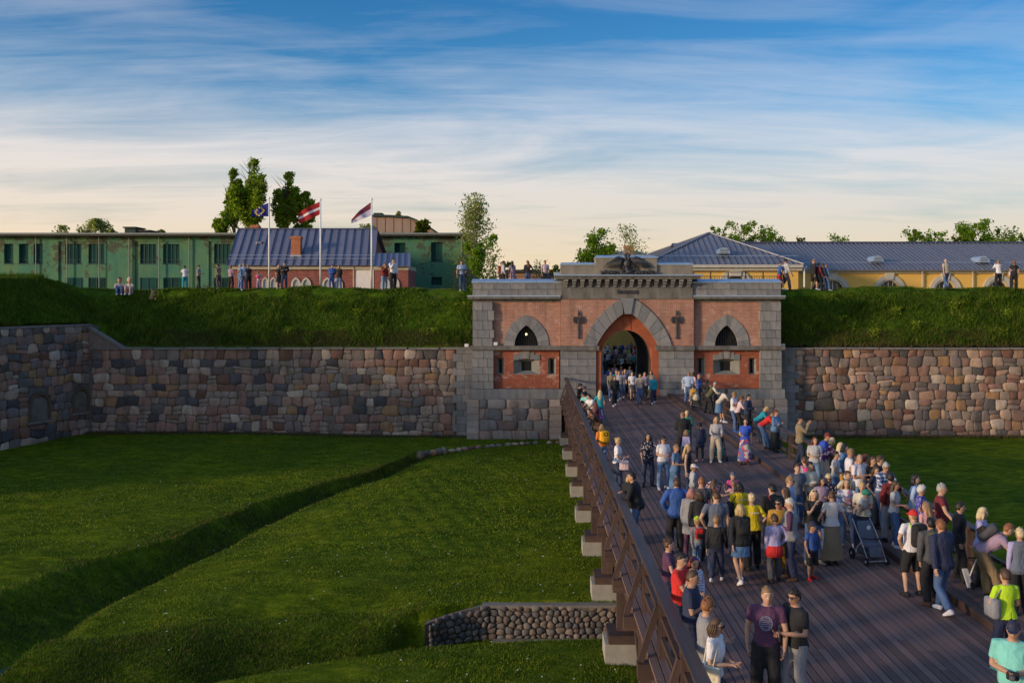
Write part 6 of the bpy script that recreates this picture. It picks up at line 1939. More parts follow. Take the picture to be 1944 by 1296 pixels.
    if 'sun' in opt or 'gl' in opt:
        bb = B()
        zz = .012
        for s in (-1, 1):
            bb.box(V((s * .034 - .026, .088, zz - .018)) * hs, V((s * .034 + .026, .104, zz + .018)) * hs) if 'sun' in opt else None
            bb.tube([V((s * .062, .085, zz + .01)) * hs, V((s * .080, .0, zz + .012)) * hs], .0045, 4)
        bb.box(V((-.06, .094, zz + .010)) * hs, V((.06, .102, zz + .018)) * hs)
        if 'gl' in opt:
            for s in (-1, 1):
                for k2 in range(8):
                    a1, a2 = k2 * math.pi / 4, (k2 + 1) * math.pi / 4
                    bb.tube([V((s * .032 + .022 * math.cos(a1), .099, zz + .016 * math.sin(a1))) * hs, V((s * .032 + .022 * math.cos(a2), .099, zz + .016 * math.sin(a2))) * hs], .003, 4)
        mk('sunglasses' if 'sun' in opt else 'glasses', Hf(bb.get()), darkg, rt)
    if 'suntop' in opt:
        bb = B()
        for s in (-1, 1): bb.add(ellvf(V((s * .034, .062, .105)) * hs, (.026, .010, .02), 8, 5))
        mk('sunglasses', Hf(bb.get()), cloth_mat('royal') if opt['suntop'] == 'blue' else darkg, rt)
    if s_px > 40:
        for s in (-1, 1):
            if 'sun' not in opt:
                mk('eye', Hf(ellvf(V((s * .031, .088, .010)) * hs, (.013, .008, .007), 6, 4)), eyem, rt)
            mk('eyebrow', Hf(tubevf([V((s * .014, .095, .030)) * hs, V((s * .032, .092, .036)) * hs, V((s * .050, .080, .031)) * hs], .004, 4)), hair_mat(hc_ if hk != 'bald' else 'brown'), rt)
        mk('mouth', Hf(tubevf([V((-.024, .084, -.060)) * hs, V((0, .095, -.062)) * hs, V((.024, .084, -.060)) * hs], [.004, .007, .004], 5)), lipm, rt)
    if 'belt' in opt:
        mk('waistband', T(ringsvf([ring(j['hc'] + V((0, 0, dz)), j['x'], V((0, 1, 0)), .20 + e, .155 + e) for dz, e in ((-.26, .035), (-.12, .03), (.02, .0))])), cloth_mat(opt['belt']), rt, smooth=True)
    if 'apron' in opt: pass
    return dict(rt=rt, M=M_, T=T, j=j, k=k, loc=V((x, y, z0)), face=face)
def opt_z(x, y): return float(ramp_z(np.array([x]), np.array([y]))[0]) if x < -3.3 or x > 15.1 else 6.5

# ---- things people wear and hold: things of their own
def thing_at(p, name, label, cat, pt, group=None):
    return root(name, p['M'] @ V(pt), label, cat, group)
def backpack(p, c, label, c2=None, neon=None, letter=None, size=(.30, .17, .42), sd=1):
    j = p['j']; t, f, hc = j['t'], j['f'], j['hc']
    A = Matrix((V((1, 0, 0)), f, t)).transposed()
    ce = hc + t * .31 - f * (.13 + size[1] / 2)
    r = thing_at(p, 'backpack', label, 'backpack', ce)
    mk('bag_body', p['T'](rboxvf(ce, size, .42, 3, A)), cloth_mat(c), r, smooth=True)
    mk('front_pocket', p['T'](rboxvf(ce - f * (size[1] * .5 + .012) - t * size[2] * .16, (size[0] * .72, .07, size[2] * .42), .4, 2, A)), cloth_mat(c2 or c), r, smooth=True)
    for s in (-1, 1):
        x = V((s * .105, 0, 0))
        mk('shoulder_strap', p['T'](tubevf([hc + t * .44 - f * .13 + x, hc + t * .515 - f * .03 + x, hc + t * .49 + f * .075 + x, hc + t * .33 + f * .135 + x, hc + t * .17 + f * .09 + x * 1.35], [.018] * 5, 6)), cloth_mat(neon or c), r, smooth=True)
    mk('grab_loop', p['T'](tubevf([ce + t * size[2] * .49 + V((-.03, 0, 0)), ce + t * (size[2] * .49 + .03), ce + t * size[2] * .49 + V((.03, 0, 0))], .008, 5)), cloth_mat(c), r)
    if neon: mk('reflective_patch', p['T'](rboxvf(ce - f * (size[1] * .5 + .05) + t * .04 + V((-.03, 0, 0)), (.12, .02, .12), .3, 1, A)), cloth_mat(neon), r)
    if letter:
        cu = bpy.data.curves.new('letter', 'FONT'); cu.body = letter; cu.size = .20; cu.extrude = .004; cu.align_x = 'CENTER'; cu.align_y = 'CENTER'
        lo = bpy.data.objects.new('letter', cu); COL.objects.link(lo); bpy.context.view_layer.update()
        me = bpy.data.meshes.new_from_object(lo); bpy.data.objects.remove(lo)
        for v in me.vertices: v.co = p['M'] @ (ce + t * .11 - f * (size[1] * .5 + .006) + V((-v.co.x * 1.3, 0, 0)) + t * v.co.y)
        me.materials.append(cloth_mat('black')); link('letter', me, r)
    return r
def shoulderbag(p, c, label, s=1, size=(.28, .10, .24), drop=-.02, cat='handbag', strap='cross', name='handbag', fy=0.0):
    j = p['j']; hc, t = j['hc'], j['t']
    ce = V((s * .23, fy, hc.z + drop))
    r = thing_at(p, name, label, cat, ce)
    A = Matrix.Rotation(R(90), 3, 'Z')
    mk('bag_body', p['T'](rboxvf(ce, size, .35, 2, A)), cloth_mat(c), r, smooth=True)
    S = hc + t * .50
    if strap == 'cross': pts = [ce + V((0, .05, size[2] * .5)), V((s * .10, .14 + S.y * .4, hc.z + .22)), S + V((-s * .10, .02, .015)), V((-s * .02, -.13 + S.y * .4, hc.z + .25)), ce + V((0, -.05, size[2] * .5))]
    elif strap == 'shoulder': pts = [ce + V((0, .07, size[2] * .45)), S + V((s * .12, .085, -.05)), S + V((s * .12, .0, .005)), S + V((s * .12, -.075, -.05)), ce + V((0, -.07, size[2] * .45))]
    else: pts = [ce + V((0, .06, size[2] * .5)), ce + V((0, .0, size[2] * .5 + .10)), ce + V((0, -.06, size[2] * .5))]
    mk('strap', p['T'](tubevf(pts, .010, 5)), cloth_mat(c), r, smooth=True)
    return r
def held(p, name, label, cat, size, c, at='hands', dz=0.0, parts=None):
    W = [a[2] for a in p['j']['arms']]; E = [a[1] for a in p['j']['arms']]
    if at == 'hands': ce = (W[0] + W[1]) / 2 + V((0, .085, dz))
    else: i = 1 if at == 'right' else 0; ce = W[i] + (W[i] - E[i]).normalized() * .08 + V((0, 0, dz))
    r = thing_at(p, name, label, cat, ce)
    mk(name + '_body', p['T'](rboxvf(ce, size, .3, 2)), cloth_mat(c) if c in PAL else c, r, smooth=False)
    for nm, off, sz, cc in (parts or []):
        mk(nm, p['T'](rboxvf(ce + V(off), sz, .3, 2)), cloth_mat(cc), r)
    return r
def stroller(px, py, face, label, frame_c='black', hood='beige', seat='dgrey', baby=None, open_=False):
    """px, py: where the wheels' middle stands in the picture"""
    g_ = G(px, py, 0.0); 
    z0 = .11 if g_.x > XK + .1 else 0
    g_ = G(px, py, z0)
    r = root('stroller', (g_.x, g_.y, z0), label, 'stroller', None)
    M_ = Matrix.Translation((g_.x, g_.y, z0)) @ Matrix.Rotation(R(face + 180), 4, 'Z') @ Matrix.Scale(.88, 4)
    T = lambda vf: ([M_ @ p for p in vf[0]], vf[1])
    fm = cloth_mat(frame_c)
    for s in (-1, 1):
        mk('frame_side', T(tubevf([V((s * .24, .38, .12)), V((s * .25, .12, .48)), V((s * .25, -.22, .82)), V((s * .24, -.42, 1.02))], .016, 6)), fm, r, smooth=True)
        mk('frame_leg', T(tubevf([V((s * .27, -.36, .14)), V((s * .25, .06, .52))], .016, 6)), fm, r, smooth=True)
        for yy, rr in ((.38, .10), (-.36, .145)):
            x = s * .28
            w = B(); n = 14
            w.add(ringsvf([[V((x + dx, yy + q * math.cos(2 * math.pi * i / n), rr + q * math.sin(2 * math.pi * i / n))) for i in range(n)] for dx, q in ((-.025, rr * .8), (-.02, rr), (.02, rr), (.025, rr * .8))]))
            wh = mk('wheel', T(w.get()), cloth_mat('black'), r, smooth=False)
            mk('hub', T(ringsvf([[V((x + dx, yy + q * math.cos(2 * math.pi * i / 8), rr + q * math.sin(2 * math.pi * i / 8))) for i in range(8)] for dx, q in ((-.035, .02), (-.03, .04), (.03, .04), (.035, .02))])), cloth_mat('lgrey'), wh)
    mk('handle', T(tubevf([V((-.24, -.42, 1.02)), V((0, -.45, 1.03)), V((.24, -.42, 1.02))], .02, 6)), cloth_mat('black'), r, smooth=True)
    mk('axle', T(tubevf([V((-.28, -.36, .145)), V((.28, -.36, .145))], .012, 5)), fm, r)
    mk('axle', T(tubevf([V((-.28, .38, .10)), V((.28, .38, .10))], .012, 5)), fm, r)
    mk('basket', T(rboxvf((0, -.02, .24), (.42, .5, .14), .3, 2)), cloth_mat('dgrey'), r)
    mk('seat_back', T(rboxvf((0, -.16, .72), (.40, .07, .58), .4, 2, Matrix.Rotation(R(-24), 3, 'X').inverted())), cloth_mat(seat), r, smooth=True)
    mk('seat', T(rboxvf((0, .10, .46), (.40, .34, .08), .4, 2)), cloth_mat(seat), r, smooth=True)
    mk('footrest', T(rboxvf((0, .32, .32), (.34, .05, .26), .4, 2, Matrix.Rotation(R(20), 3, 'X'))), cloth_mat(seat), r, smooth=True)
    if not open_:
        n = 7; rings_ = []
        for i in range(n):
            a = R(-10 + 120 * i / (n - 1)); 
            rr = .40
            c_ = V((0, -.16, .66))
            dirv = V((0, -math.cos(a), math.sin(a)))
            rings_.append([c_ + V((.225 * math.cos(q), 0, 0)) + dirv * (rr * math.sin(q)) for q in [math.pi * z / 8 for z in range(9)]])
        vs = [p for rg in rings_ for p in rg]; fs = [(i * 9 + q, i * 9 + q + 1, (i + 1) * 9 + q + 1, (i + 1) * 9 + q) for i in range(n - 1) for q in range(8)]
        mk('hood', T((vs, fs)), cloth_mat(hood), r, smooth=True)
        for i in (0, 3, 6): mk('hood_rib', T(tubevf(rings_[i], .010, 4)), fm, r)
    else:
        mk('seat_badge', T(ellvf((0, -.02, .86), (.06, .012, .06), 10, 5)), cloth_mat('white'), r)
    mk('bumper_bar', T(tubevf([V((-.23, .08, .62)), V((-.15, .30, .64)), V((.15, .30, .64)), V((.23, .08, .62))], .016, 6)), cloth_mat('black'), r, smooth=True)
    if baby:
        b = root('person', M_ @ V((0, .02, .5)), baby, 'baby')
        bb = B(); bb.add(ellvf((0, -.04, .88), (.075, .08, .09), 10, 8)); bb.tube([V((0, -.04, .82)), V((0, -.02, .76)), V((0, .02, .62)), V((0, .08, .52))], [.04, .075, .09, .09], 9)
        for s in (-1, 1):
            bb.tube([V((s * .06, -.02, .75)), V((s * .12, .06, .68)), V((s * .07, .14, .64))], [.03, .028, .022], 7)
            bb.tube([V((s * .05, .06, .53)), V((s * .07, .22, .53)), V((s * .07, .30, .42)), V((s * .07, .34, .38))], [.05, .045, .034, .03], 7)
        o = mk('body', T(bb.get()), skin_mat(1), b, smooth=True); remeshed(o, .014, 2)
        bb = B(); bb.tube([V((0, -.03, .80)), V((0, -.02, .76)), V((0, .02, .62)), V((0, .08, .51))], [.05, .088, .10, .10], 9)
        mk('romper', T(bb.get()), cloth_mat('teal'), b, smooth=True)
        mk('hair', T(([V((p.x, p.y - .04, p.z + .885)) for p in hairvf('crop', V((.078, .083, .093)), 1)[0]], hairvf('crop', V((.075, .08, .09)), 1)[1])), hair_mat('fair'), b, smooth=True)
    return r
# ---- the crowd, far end of the bridge
q = person
GB = 'people on the bridge'
def pp(s, l, **k): return q(s, l, group=GB, **k)
a = pp('1101 727 1.75 60 hold short:dark long:black trous:black black cap:black m', 'camera operator in black cap at the far left end of the railing')
b = pp('1110 733 1.70 60 lean short:dark long:black trous:black black m L:14', 'man in black beside the camera operator holding a video camera')
held(b, 'video_camera', 'black video camera held at the far left end of the railing', 'camera', (.12, .30, .14), 'black', parts=[('lens', (0, .18, 0), (.09, .10, .09), 'dgrey'), ('microphone', (0, .10, .10), (.05, .24, .05), 'dgrey')])
pp('1107 744 1.68 300 lean short:dark tee:aqua jeans:djeans black m', 'dark haired man in pale aqua shirt leaning on the left railing')
pp('1118 747 1.78 300 lean short:dark tee:white jeans:djeans white L:26 m', 'man in a plain white T-shirt leaning over the left railing')
pp('1139 740 1.70 180 stand long:lblond tee:teal jeans:jeans black', 'long haired blonde woman in turquoise T-shirt and blue jeans')
shoulderbag(_p := pp('1131 763 1.70 170 hold long:auburn long:plum legs:black black', 'woman with long auburn hair in dark top and black trousers'), 'purple', 'purple cloth bag with white print carried behind the left railing', 1, (.30, .12, .34), .0, 'bag', 'shoulder', 'cloth_bag')
pp('1119 775 1.72 300 lean long:brown long:brown trous:brown brown L:50', 'woman in brown bending low over the left railing')
_p = pp('1141 804 1.66 200 hold bob:fair tee:orange jeans:ljeans white', 'woman in orange T-shirt with a big yellow backpack')
backpack(_p, 'amber', 'bright yellow backpack with a dark letter D', letter='D', size=(.36, .20, .46))
_p = pp('1174 830 1.70 80 hold bun:blond tee:whitedots jeans:djeans black', 'blonde woman with a high bun in a white patterned T-shirt')
shoulderbag(_p, 'lpink', 'pale pink tote hanging from the arm of the blonde with the bun', 1, (.30, .10, .30), -.06, 'bag', 'hand', 'tote_bag', .24)
_p = pp('1231 822 1.72 10 wave bob:black tee:darkfloral jeans:djeans black fat:.5 sleeve:.5', 'dark haired woman in a black blouse with white flowers, walking')
_p = pp('1259 827 1.70 15 hold short:dark tee:white jeans:ljeans white gl w fat:.5', 'woman with glasses, white pink T-shirt and torn light jeans')
shoulderbag(_p, 'pink', 'small dusty pink shoulder bag at the hip of the woman with glasses', -1, (.20, .08, .16), .02)
pp('1284 843 1.66 60 hold short:fair dress:denim mskirt:denim white w fat:.6', 'woman in a loose light denim dress')
_p = pp('1306 842 1.70 70 side long:blond tank:black jeans:djeans black', 'long haired blonde woman in a black sleeveless top')
pp('1317 880 1.22 90 stand short:fair hoodie:lgrey jeans:dgrey white cap:white', 'child in a white cap and pale grey hooded top')
_p = pp('1182 703 1.68 0 walk long:brown tee:lpink jeans:ljeans white', 'woman in pinkish white shirt and light jeans walking out of the gate')
shoulderbag(_p, 'beige', 'beige jacket-like bag carried on the arm of the woman walking out of the gate', -1, (.22, .1, .26), .08, 'bag')
pp('1175 703 1.76 5 walk short:brown tee:lgrey jeans:jeans white m', 'man in a pale grey T-shirt at the left of the group leaving the gate')
pp('1200 705 1.70 0 walk long:brown tee:white skirt:dgrey black', 'long haired woman in white top and grey skirt leaving the gate')
_p = pp('1215 708 1.78 0 walk short:dark tee:beige jeans:jeans black m', 'man in a beige T-shirt and blue jeans walking ahead out of the gate')
shoulderbag(_p, 'black', 'small black bag slung across the man in the beige T-shirt', -1, (.18, .08, .16), .04)
pp('1224 706 1.68 355 walk long:fair long:mauve legs:black black', 'fair woman in a mauve top at the back of the group leaving the gate')
_p = pp('1236 703 1.72 350 stand long:brown tee:sand trous:sand black', 'brown haired woman in sand coloured clothes beside the right jamb')
_p = pp('1241 712 1.62 0 walk short:fair jacket:teal trous:navy white w', 'short haired woman in an open turquoise jacket and navy trousers')
shoulderbag(_p, 'white', 'white bag at the hip of the woman in the turquoise jacket', 1, (.24, .1, .22), .0)
# far right rail group
_p = pp('1308 705 1.78 150 stand short:fair long:lblue jeans:jeans brown m', 'man in a pale blue shirt by the gate wall')
held(_p, 'shopping_bag', 'large white paper bag held low by the man in the pale blue shirt', 'bag', (.10, .34, .34), 'white', 'left', -.18, [('handle', (0, 0, .2), (.02, .16, .08), 'white')])
pp('1316 706 1.68 120 stand bob:brown tee:lpink jeans:jeans white', 'brown haired woman in pale pink next to the gate wall')
pp('1327 710 1.70 60 carry bob:rose long:blue jeans:navy black', 'woman in blue with reddish hair holding a baby in white')
pp('1336 716 .95 330 stand short:lblond tee:white trous:white white cap:white hood', 'small child all in white in front of the woman in blue')
pp('1312 729 1.20 150 stand short:brown tee:mustard shorts:olive black cap:olive', 'child in an olive cap beside the beige stroller')
stroller(1322, 777, 170, 'stroller with a rounded beige hood near the gate', 'black', 'beige', 'dgrey')
pp('1343 721 1.70 100 hold long:black long:black trous:black black', 'woman with long dark hair in black behind the beige stroller')
pp('1358 724 1.75 80 lean balding:grey vest:olive trous:black black L:30 m sl:cream', 'grey haired man in an olive waistcoat bent forward')
pp('1378 737 1.72 95 lean bob:dark tee:cream skirt:denim white L:35', 'woman in a cream top and denim skirt leaning on the right railing')
pp('1394 743 1.80 60 cross short:fair tee:white jeans:jeans blue m fat:.5', 'fair man in a white T-shirt with folded arms by the right railing')
pp('1408 751 1.66 75 lean curly:auburn long:lpink trous:black white L:16', 'woman with auburn curls in a pale pink jumper and black trousers')
pp('1421 748 1.78 60 hold short:dark jacket:navy trous:black black m', 'dark haired man in a navy jacket looking at his hands')
pp('1458 771 1.68 70 lean bob:blond tee:teal jeans:djeans black L:44', 'blonde woman in a turquoise top bending over the right railing')
pp('1467 779 1.70 75 lean short:brown long:red jeans:jeans black L:46 w', 'person in a red jumper and jeans bending over the right railing')
pp('1474 778 1.62 40 cross short:auburn jacket:denim mskirt:black black w fat:.7', 'older woman in a denim jacket and long black skirt')
# middle of the deck
pp('1296 781 1.84 180 stand crop:ginger jacket:black trous:black black m', 'broad man seen from behind in a black and green jacket')
pp('1304 779 1.66 0 hug short:lblond jacket:green jeans:djeans black w', 'fair haired woman hugging the broad man in the black jacket')
pp('1303 815 1.20 140 stand bob:fair long:lilac jeans:navy black', 'small girl in a lilac top next to the hugging couple')
pp('1329 801 1.42 180 stand pony:dark coat:navy legs:black pink w', 'girl in a navy coat with pink hood and black leggings')
_p = pp('1360 791 1.70 355 push long:blond long:lgrey trous:beige white sleeve:.9', 'blonde woman in pale grey pushing a dark stroller')
stroller(1364, 872, 0, 'dark teal stroller with a baby pushed by the blonde woman', 'black', 'slate', 'dteal', baby='bald baby in teal sitting in the dark stroller')
pp('1416 794 1.68 350 stand long:dark tee:royal mskirt:multi brown', 'young woman in a royal blue top and long patchwork skirt')
pp('1183 897 1.68 150 hug bob:blond jacket:black jeans:ljeans white', 'blonde woman in a shiny black leather jacket at the left railing')
pp('1199 895 1.80 250 hug short:dark jacket:black jeans:jeans white m', 'dark haired man in black bowing his head to the blonde woman')
# main crowd seen from behind
pp('1285 907 1.78 185 stand short:brown jacket:blue trous:black black m', 'man in a bright blue jacket with a red hem seen from behind')
_p = pp('1313 925 1.68 165 phone bob:rose coat:grey legs:plum white w', 'girl with pink hair in a grey cardigan and black dress')
shoulderbag(_p, 'black', 'black shoulder bag of the pink haired girl', 1, (.26, .1, .26), .1, strap='shoulder')
pp('1327 930 1.66 185 stand bob:brown jacket:black trous:black black', 'woman in a black jacket close beside the pink haired girl')
pp('1332 904 1.80 180 stand crop:ginger tee:dgrey jeans:djeans black m', 'man in a dark grey T-shirt behind the pink haired girl')
pp('1356 908 1.50 100 point long:brown tee:dred jeans:jeans white', 'girl with long straight brown hair reaching out her hand')
stroller(1350, 975, 180, 'stroller with a tall peach coloured hood in the crowd', 'black', 'lpink', 'pink')
pp('1391 895 1.12 0 stand short:brown tee:hot shorts:mauve white cap:slate', 'child in pink with a blue patterned sun hat')
pp('1392 911 1.0 200 wave short:fair tee:pink shorts:lpink white', 'toddler in a pink top in front of the woman in yellow')
_p = pp('1403 913 1.72 190 hold bob:dark tee:yellow trous:black black fat:.6 sleeve:.4', 'dark haired woman in a bright yellow volunteer T-shirt')
P1 = _p
shoulderbag(_p, 'black', 'long black bag on the shoulder of the dark haired woman in yellow', -1, (.28, .1, .38), .12, strap='shoulder')
_p = pp('1426 936 1.70 185 stand bun:lblond tee:yellow trous:black black fat:.7 sleeve:.4', 'fair woman with a messy bun in a bright yellow T-shirt')
P2 = _p
for p_, lb in ((P1, 0), (P2, 1)):
    j = p_['j']; bb = B(); rd = random.Random(3 + lb)
    for i in range(11):
        xx = .105 - i * .0195; hh = .016 if i % 3 else .020
        c = j['hc'] + j['t'] * .36 - j['f'] * .158 + V((xx, 0, 0))
        for dx, dz, sx, sz in ((0, 0, .004, hh), (.007, hh * .8, .010, .004), (.007, -hh * .8 if i % 2 else 0, .010, .004)):
            bb.add(rboxvf(c + V((-dx, 0, 0)) + j['t'] * dz, (sx, .006, sz * 2 if sx < .005 else sz), .2, 1))
    mk('back_print', p_['T'](bb.get()), white, p_['rt'])
pp('1360 931 1.82 185 stand short:brown tee:slate jeans:djeans black m', 'tall man in a slate blue T-shirt leading a boy by the hand')
_p = pp('1324 979 1.12 185 walk short:fair long:grey jeans:ljeans red cap:lime hood', 'small boy in a lime green beanie with a red backpack')
backpack(_p, 'red', 'small red and black backpack of the boy in the lime beanie', c2='black', size=(.30, .18, .36))
pp('1361 977 1.40 160 walk short:fair long:black jeans:navy white', 'fair boy in a dark jumper and navy trousers')
_p = pp('1405 956 1.70 190 walk bob:blond jacket:black mini:denim white', 'blonde woman in a black jacket and short denim skirt seen from behind')
backpack(_p, 'black', 'flat black leather backpack of the blonde in the denim skirt', size=(.28, .12, .34))
_p = pp('1466 918 1.80 195 stand short:black hoodie:black trous:black black m', 'dark haired man in a black top with a red hood')
backpack(_p, 'black', 'black backpack with red and white panels behind the yellow shirts', c2='red', neon='red', size=(.30, .2, .44))
_p = pp('1478 946 1.66 345 handup short:dark coat:mustard trous:mustard brown w sun', 'woman in a long mustard coat and sunglasses lifting her hand')
shoulderbag(_p, 'black', 'black handbag on the arm of the woman in mustard', -1, (.30, .12, .26), .04, strap='shoulder')
pp('1470 975 1.42 190 stand short:brown long:lilac trous:dgrey black belt:red', 'boy in a lilac shirt with a red jumper tied round his waist')
pp('1499 945 1.76 250 hold short:white vest:grey trous:navy brown m sl:plum fat:1.1', 'stout white haired man in a grey waistcoat and dark trousers')
pp('1500 902 1.80 60 stand crop:fair tee:lblue jeans:jeans brown m sun', 'short haired man with sunglasses in a pale blue shirt')
pp('1491 923 1.62 200 stand long:brown tee:navy jeans:djeans white', 'girl with long brown hair seen from behind in front of the man in pale blue')
_p = pp('1538 876 1.72 20 cross bun:dark long:cream trous:olive white', 'dark haired woman in a cream jumper with folded arms')
shoulderbag(_p, 'olive', 'small olive bag of the woman in the cream jumper', -1, (.20, .09, .18), .02)
_p = pp('1527 866 1.66 190 stand pony:brown tee:lgrey trous:brown brown', 'woman with a brown ponytail turned to the railing')
backpack(_p, 'hot', 'coral pink backpack behind the woman in the cream jumper', size=(.28, .16, .38))
_p = pp('1546 928 1.72 10 chin long:lblond tee:black jeans:jeans beige suntop:black', 'laughing woman with long blonde hair in a black T-shirt')
held(_p, 'coffee_cup', 'blue and white paper cup held by the laughing blonde', 'cup', (.07, .07, .12), 'blue', 'left', .05, [('cup_lid', (0, 0, .065), (.075, .075, .02), 'white')])
_r = held(_p, 'folded_jacket', 'white jacket hanging over the forearm of the laughing blonde', 'jacket', (.16, .10, .40), 'white', 'left', -.16, [('sleeve', (.03, .04, -.10), (.08, .06, .34), 'white')])
pp('1542 989 1.22 30 handup short:brown tee:blue shorts:black red cap:navy', 'boy in a blue T-shirt and dark cap shading his face')
pp('1579 931 1.68 190 side bun:brown tee:lace mskirt:khaki black', 'woman in a lace top and long pleated olive skirt')
pp('1573 899 1.62 350 hold curly:lblond tee:darkfloral trous:black black w gl', 'woman with curly fair hair and a dark flowered blouse')
_p = pp('1608 909 1.66 335 hold bob:fair tee:floral jeans:jeans white sleeve:.8', 'smiling woman in a grey blue flowered blouse and jeans')
shoulderbag(_p, 'black', 'black camera bag hanging before the woman in the flowered blouse', -1, (.18, .1, .16), .06)
pp('1612 869 1.80 30 cross bald:brown tee:white jeans:ljeans white m fat:.6', 'bald man in a tight white T-shirt with folded arms')
_p = pp('1637 915 1.68 330 carry short:blond tee:cream jeans:navy white w', 'fair woman in a cream blouse carrying a baby')
j = _p['j']; bb = B()
br = thing_at(_p, 'person', 'baby in a teal sun hat carried by the fair woman', 'baby', (0.02, .25, 1.2))
bb.add(ellvf((-.10, .22, 1.46), (.08, .085, .09), 10, 8)); bb.tube([V((-.09, .21, 1.40)), V((-.07, .22, 1.32)), V((-.02, .22, 1.18)), V((.03, .22, 1.12))], [.05, .085, .10, .08], 9)
for s in (-.04, .07): bb.tube([V((s, .22, 1.13)), V((s + .08, .30, 1.08)), V((s + .10, .31, .96))], [.05, .042, .026], 7)
bb.tube([V((-.15, .24, 1.34)), V((-.10, .34, 1.30)), V((-.02, .36, 1.33))], [.03, .026, .02], 7)
o = mk('body', _p['T'](bb.get()), skin_mat(1), br, smooth=True); remeshed(o, .016, 2)
mk('sun_hat', _p['T'](ellvf((-.10, .20, 1.49), (.115, .12, .085), 12, 8)), cloth_mat('green'), br, smooth=True)
mk('romper', _p['T'](tubevf([V((-.09, .21, 1.37)), V((-.07, .22, 1.32)), V((-.02, .22, 1.18)), V((.04, .22, 1.11))], [.07, .098, .112, .09], 10)), cloth_mat('lgrey'), br, smooth=True)
stroller(1650, 1065, 10, 'empty black and silver stroller with a round white badge', 'lgrey', 'black', 'slate', open_=True)
pp('1657 866 1.72 20 stand long:brown tee:black trous:black black', 'woman with brown hair in a black T-shirt by the right railing')
pp('1671 864 1.78 60 stand short:brown jacket:black trous:black black m sun', 'man with sunglasses in a dark jacket by the right railing')
pp('1682 877 1.76 20 lean short:grey long:plaid jeans:jeans black m L:14 gl', 'grey haired man in a blue and white plaid shirt')
_p = pp('1690 896 1.70 185 rail curly:dark tee:maroon trous:grey black fat:.6', 'woman with curly dark hair in a dark red T-shirt seen from behind')
shoulderbag(_p, 'dred', 'dark red shoulder bag of the woman in dark red', -1, (.24, .1, .26), .16, strap='shoulder')
# along the right railing
_p = pp('1536 790 1.80 80 photo short:black jacket:khaki jeans:navy black m', 'man in a khaki shirt taking a picture at the right railing')
held(_p, 'phone', 'dark red phone held up by the man in khaki', 'phone', (.15, .02, .08), 'dred', 'hands', .05, [('phone_lens', (.05, .012, .02), (.02, .01, .02), 'black')])
pp('1538 829 1.66 350 hold bob:auburn tee:lgrey jeans:ljeans white', 'woman with auburn bob in a grey T-shirt at the right railing')
pp('1571 821 1.78 75 lean short:brown tee:royal jeans:blue black m cap:dred L:28', 'man in a royal blue T-shirt and dark red cap leaning on the railing')
pp('1580 830 1.64 80 lean bob:lblond tee:purplefloral skirt:beige brown L:24', 'blonde woman in a purple flowered blouse')
pp('1596 839 1.70 85 lean long:lblond long:lpink trous:black black L:12', 'woman with long blonde hair in a pale pink coat')
_p = pp('1604 843 1.70 60 stand bob:black jacket:denim trous:mustard white', 'dark haired woman in a denim jacket and yellow trousers')
shoulderbag(_p, 'cream', 'white leather handbag of the woman in yellow trousers', -1, (.26, .10, .22), .10, strap='shoulder')
pp('1615 850 1.78 80 stand crop:fair tee:white jeans:ljeans white sun m', 'fair man with sunglasses in a white T-shirt behind the bald man')
pp('1627 863 1.66 60 stand bun:dark tee:purple jeans:djeans black', 'dark haired woman in a purple top')
pp('1644 862 1.64 100 stand curly:auburn tee:pinkfloral trous:black black', 'curly haired woman in a black blouse with pink flowers')
pp('1738 900 1.70 70 stand long:dark long:lblue trous:lpink white', 'woman with long dark hair in a pale blue shirt at the railing')
pp('1750 920 1.62 60 hold curly:white tee:dots trous:navy black fat:.8', 'old woman with white curls in a purple dotted blouse')
pp('1742 951 1.42 200 stand long:fair tee:pink skirt:mauve white', 'girl with long fair hair beside the old woman')
pp('1788 917 1.80 70 rail short:grey tee:maroon trous:dgrey brown m fat:.7 turn:-10', 'grey haired man in a maroon polo shirt with his hand on the railing')
_p = pp('1734 967 1.76 190 stand crop:fair tee:white shorts:black black cap:red m fat:.5', 'man in a red cap, white T-shirt and black shorts')
backpack(_p, 'black', 'black backpack with neon yellow straps on the man in the red cap', neon='neon', size=(.32, .18, .46))
_p = pp('1767 982 1.72 190 stand short:black jacket:dgrey trous:black brown m', 'man in a dark jacket with an olive backpack')
backpack(_p, 'olive', 'plain olive backpack between the red cap and the navy jacket', size=(.32, .18, .46))
_p = pp('1786 985 1.82 200 walk short:ginger jacket:navy jeans:jeans white m', 'man in a long navy jacket and blue jeans striding away')
pp('1866 962 1.70 55 hold bob:lblond long:lilac trous:black black', 'woman with a blonde bob in a lilac blouse by the railing')
_p = pp('1915 992 1.78 70 lean2 crop:ginger tee:mauve trous:tan black m', 'man in a grey purple polo and tan trousers bent far over the railing')
backpack(_p, 'dgrey', 'dark grey backpack with a brown base on the man bent over the railing', c2='brown', size=(.30, .17, .42))
_p = pp('1936 1001 1.64 175 stand short:lblond vest:slate trous:black black w sl:lilac', 'woman with short blonde hair in a slate waistcoat at the right edge')
_p = pp('1908 1079 1.66 185 stand short:brown tee:neon jeans:navy aqua w', 'woman in a neon yellow T-shirt seen from behind')
shoulderbag(_p, 'grey', 'grey and red shoulder bag of the woman in neon yellow', -1, (.34, .16, .34), .14, strap='shoulder')
_p = pp('1924 1177 1.80 330 hold short:brown tee:aqua jeans:navy black m cap:navy fat:.8', 'man in an aqua T-shirt and navy cap holding a camera')
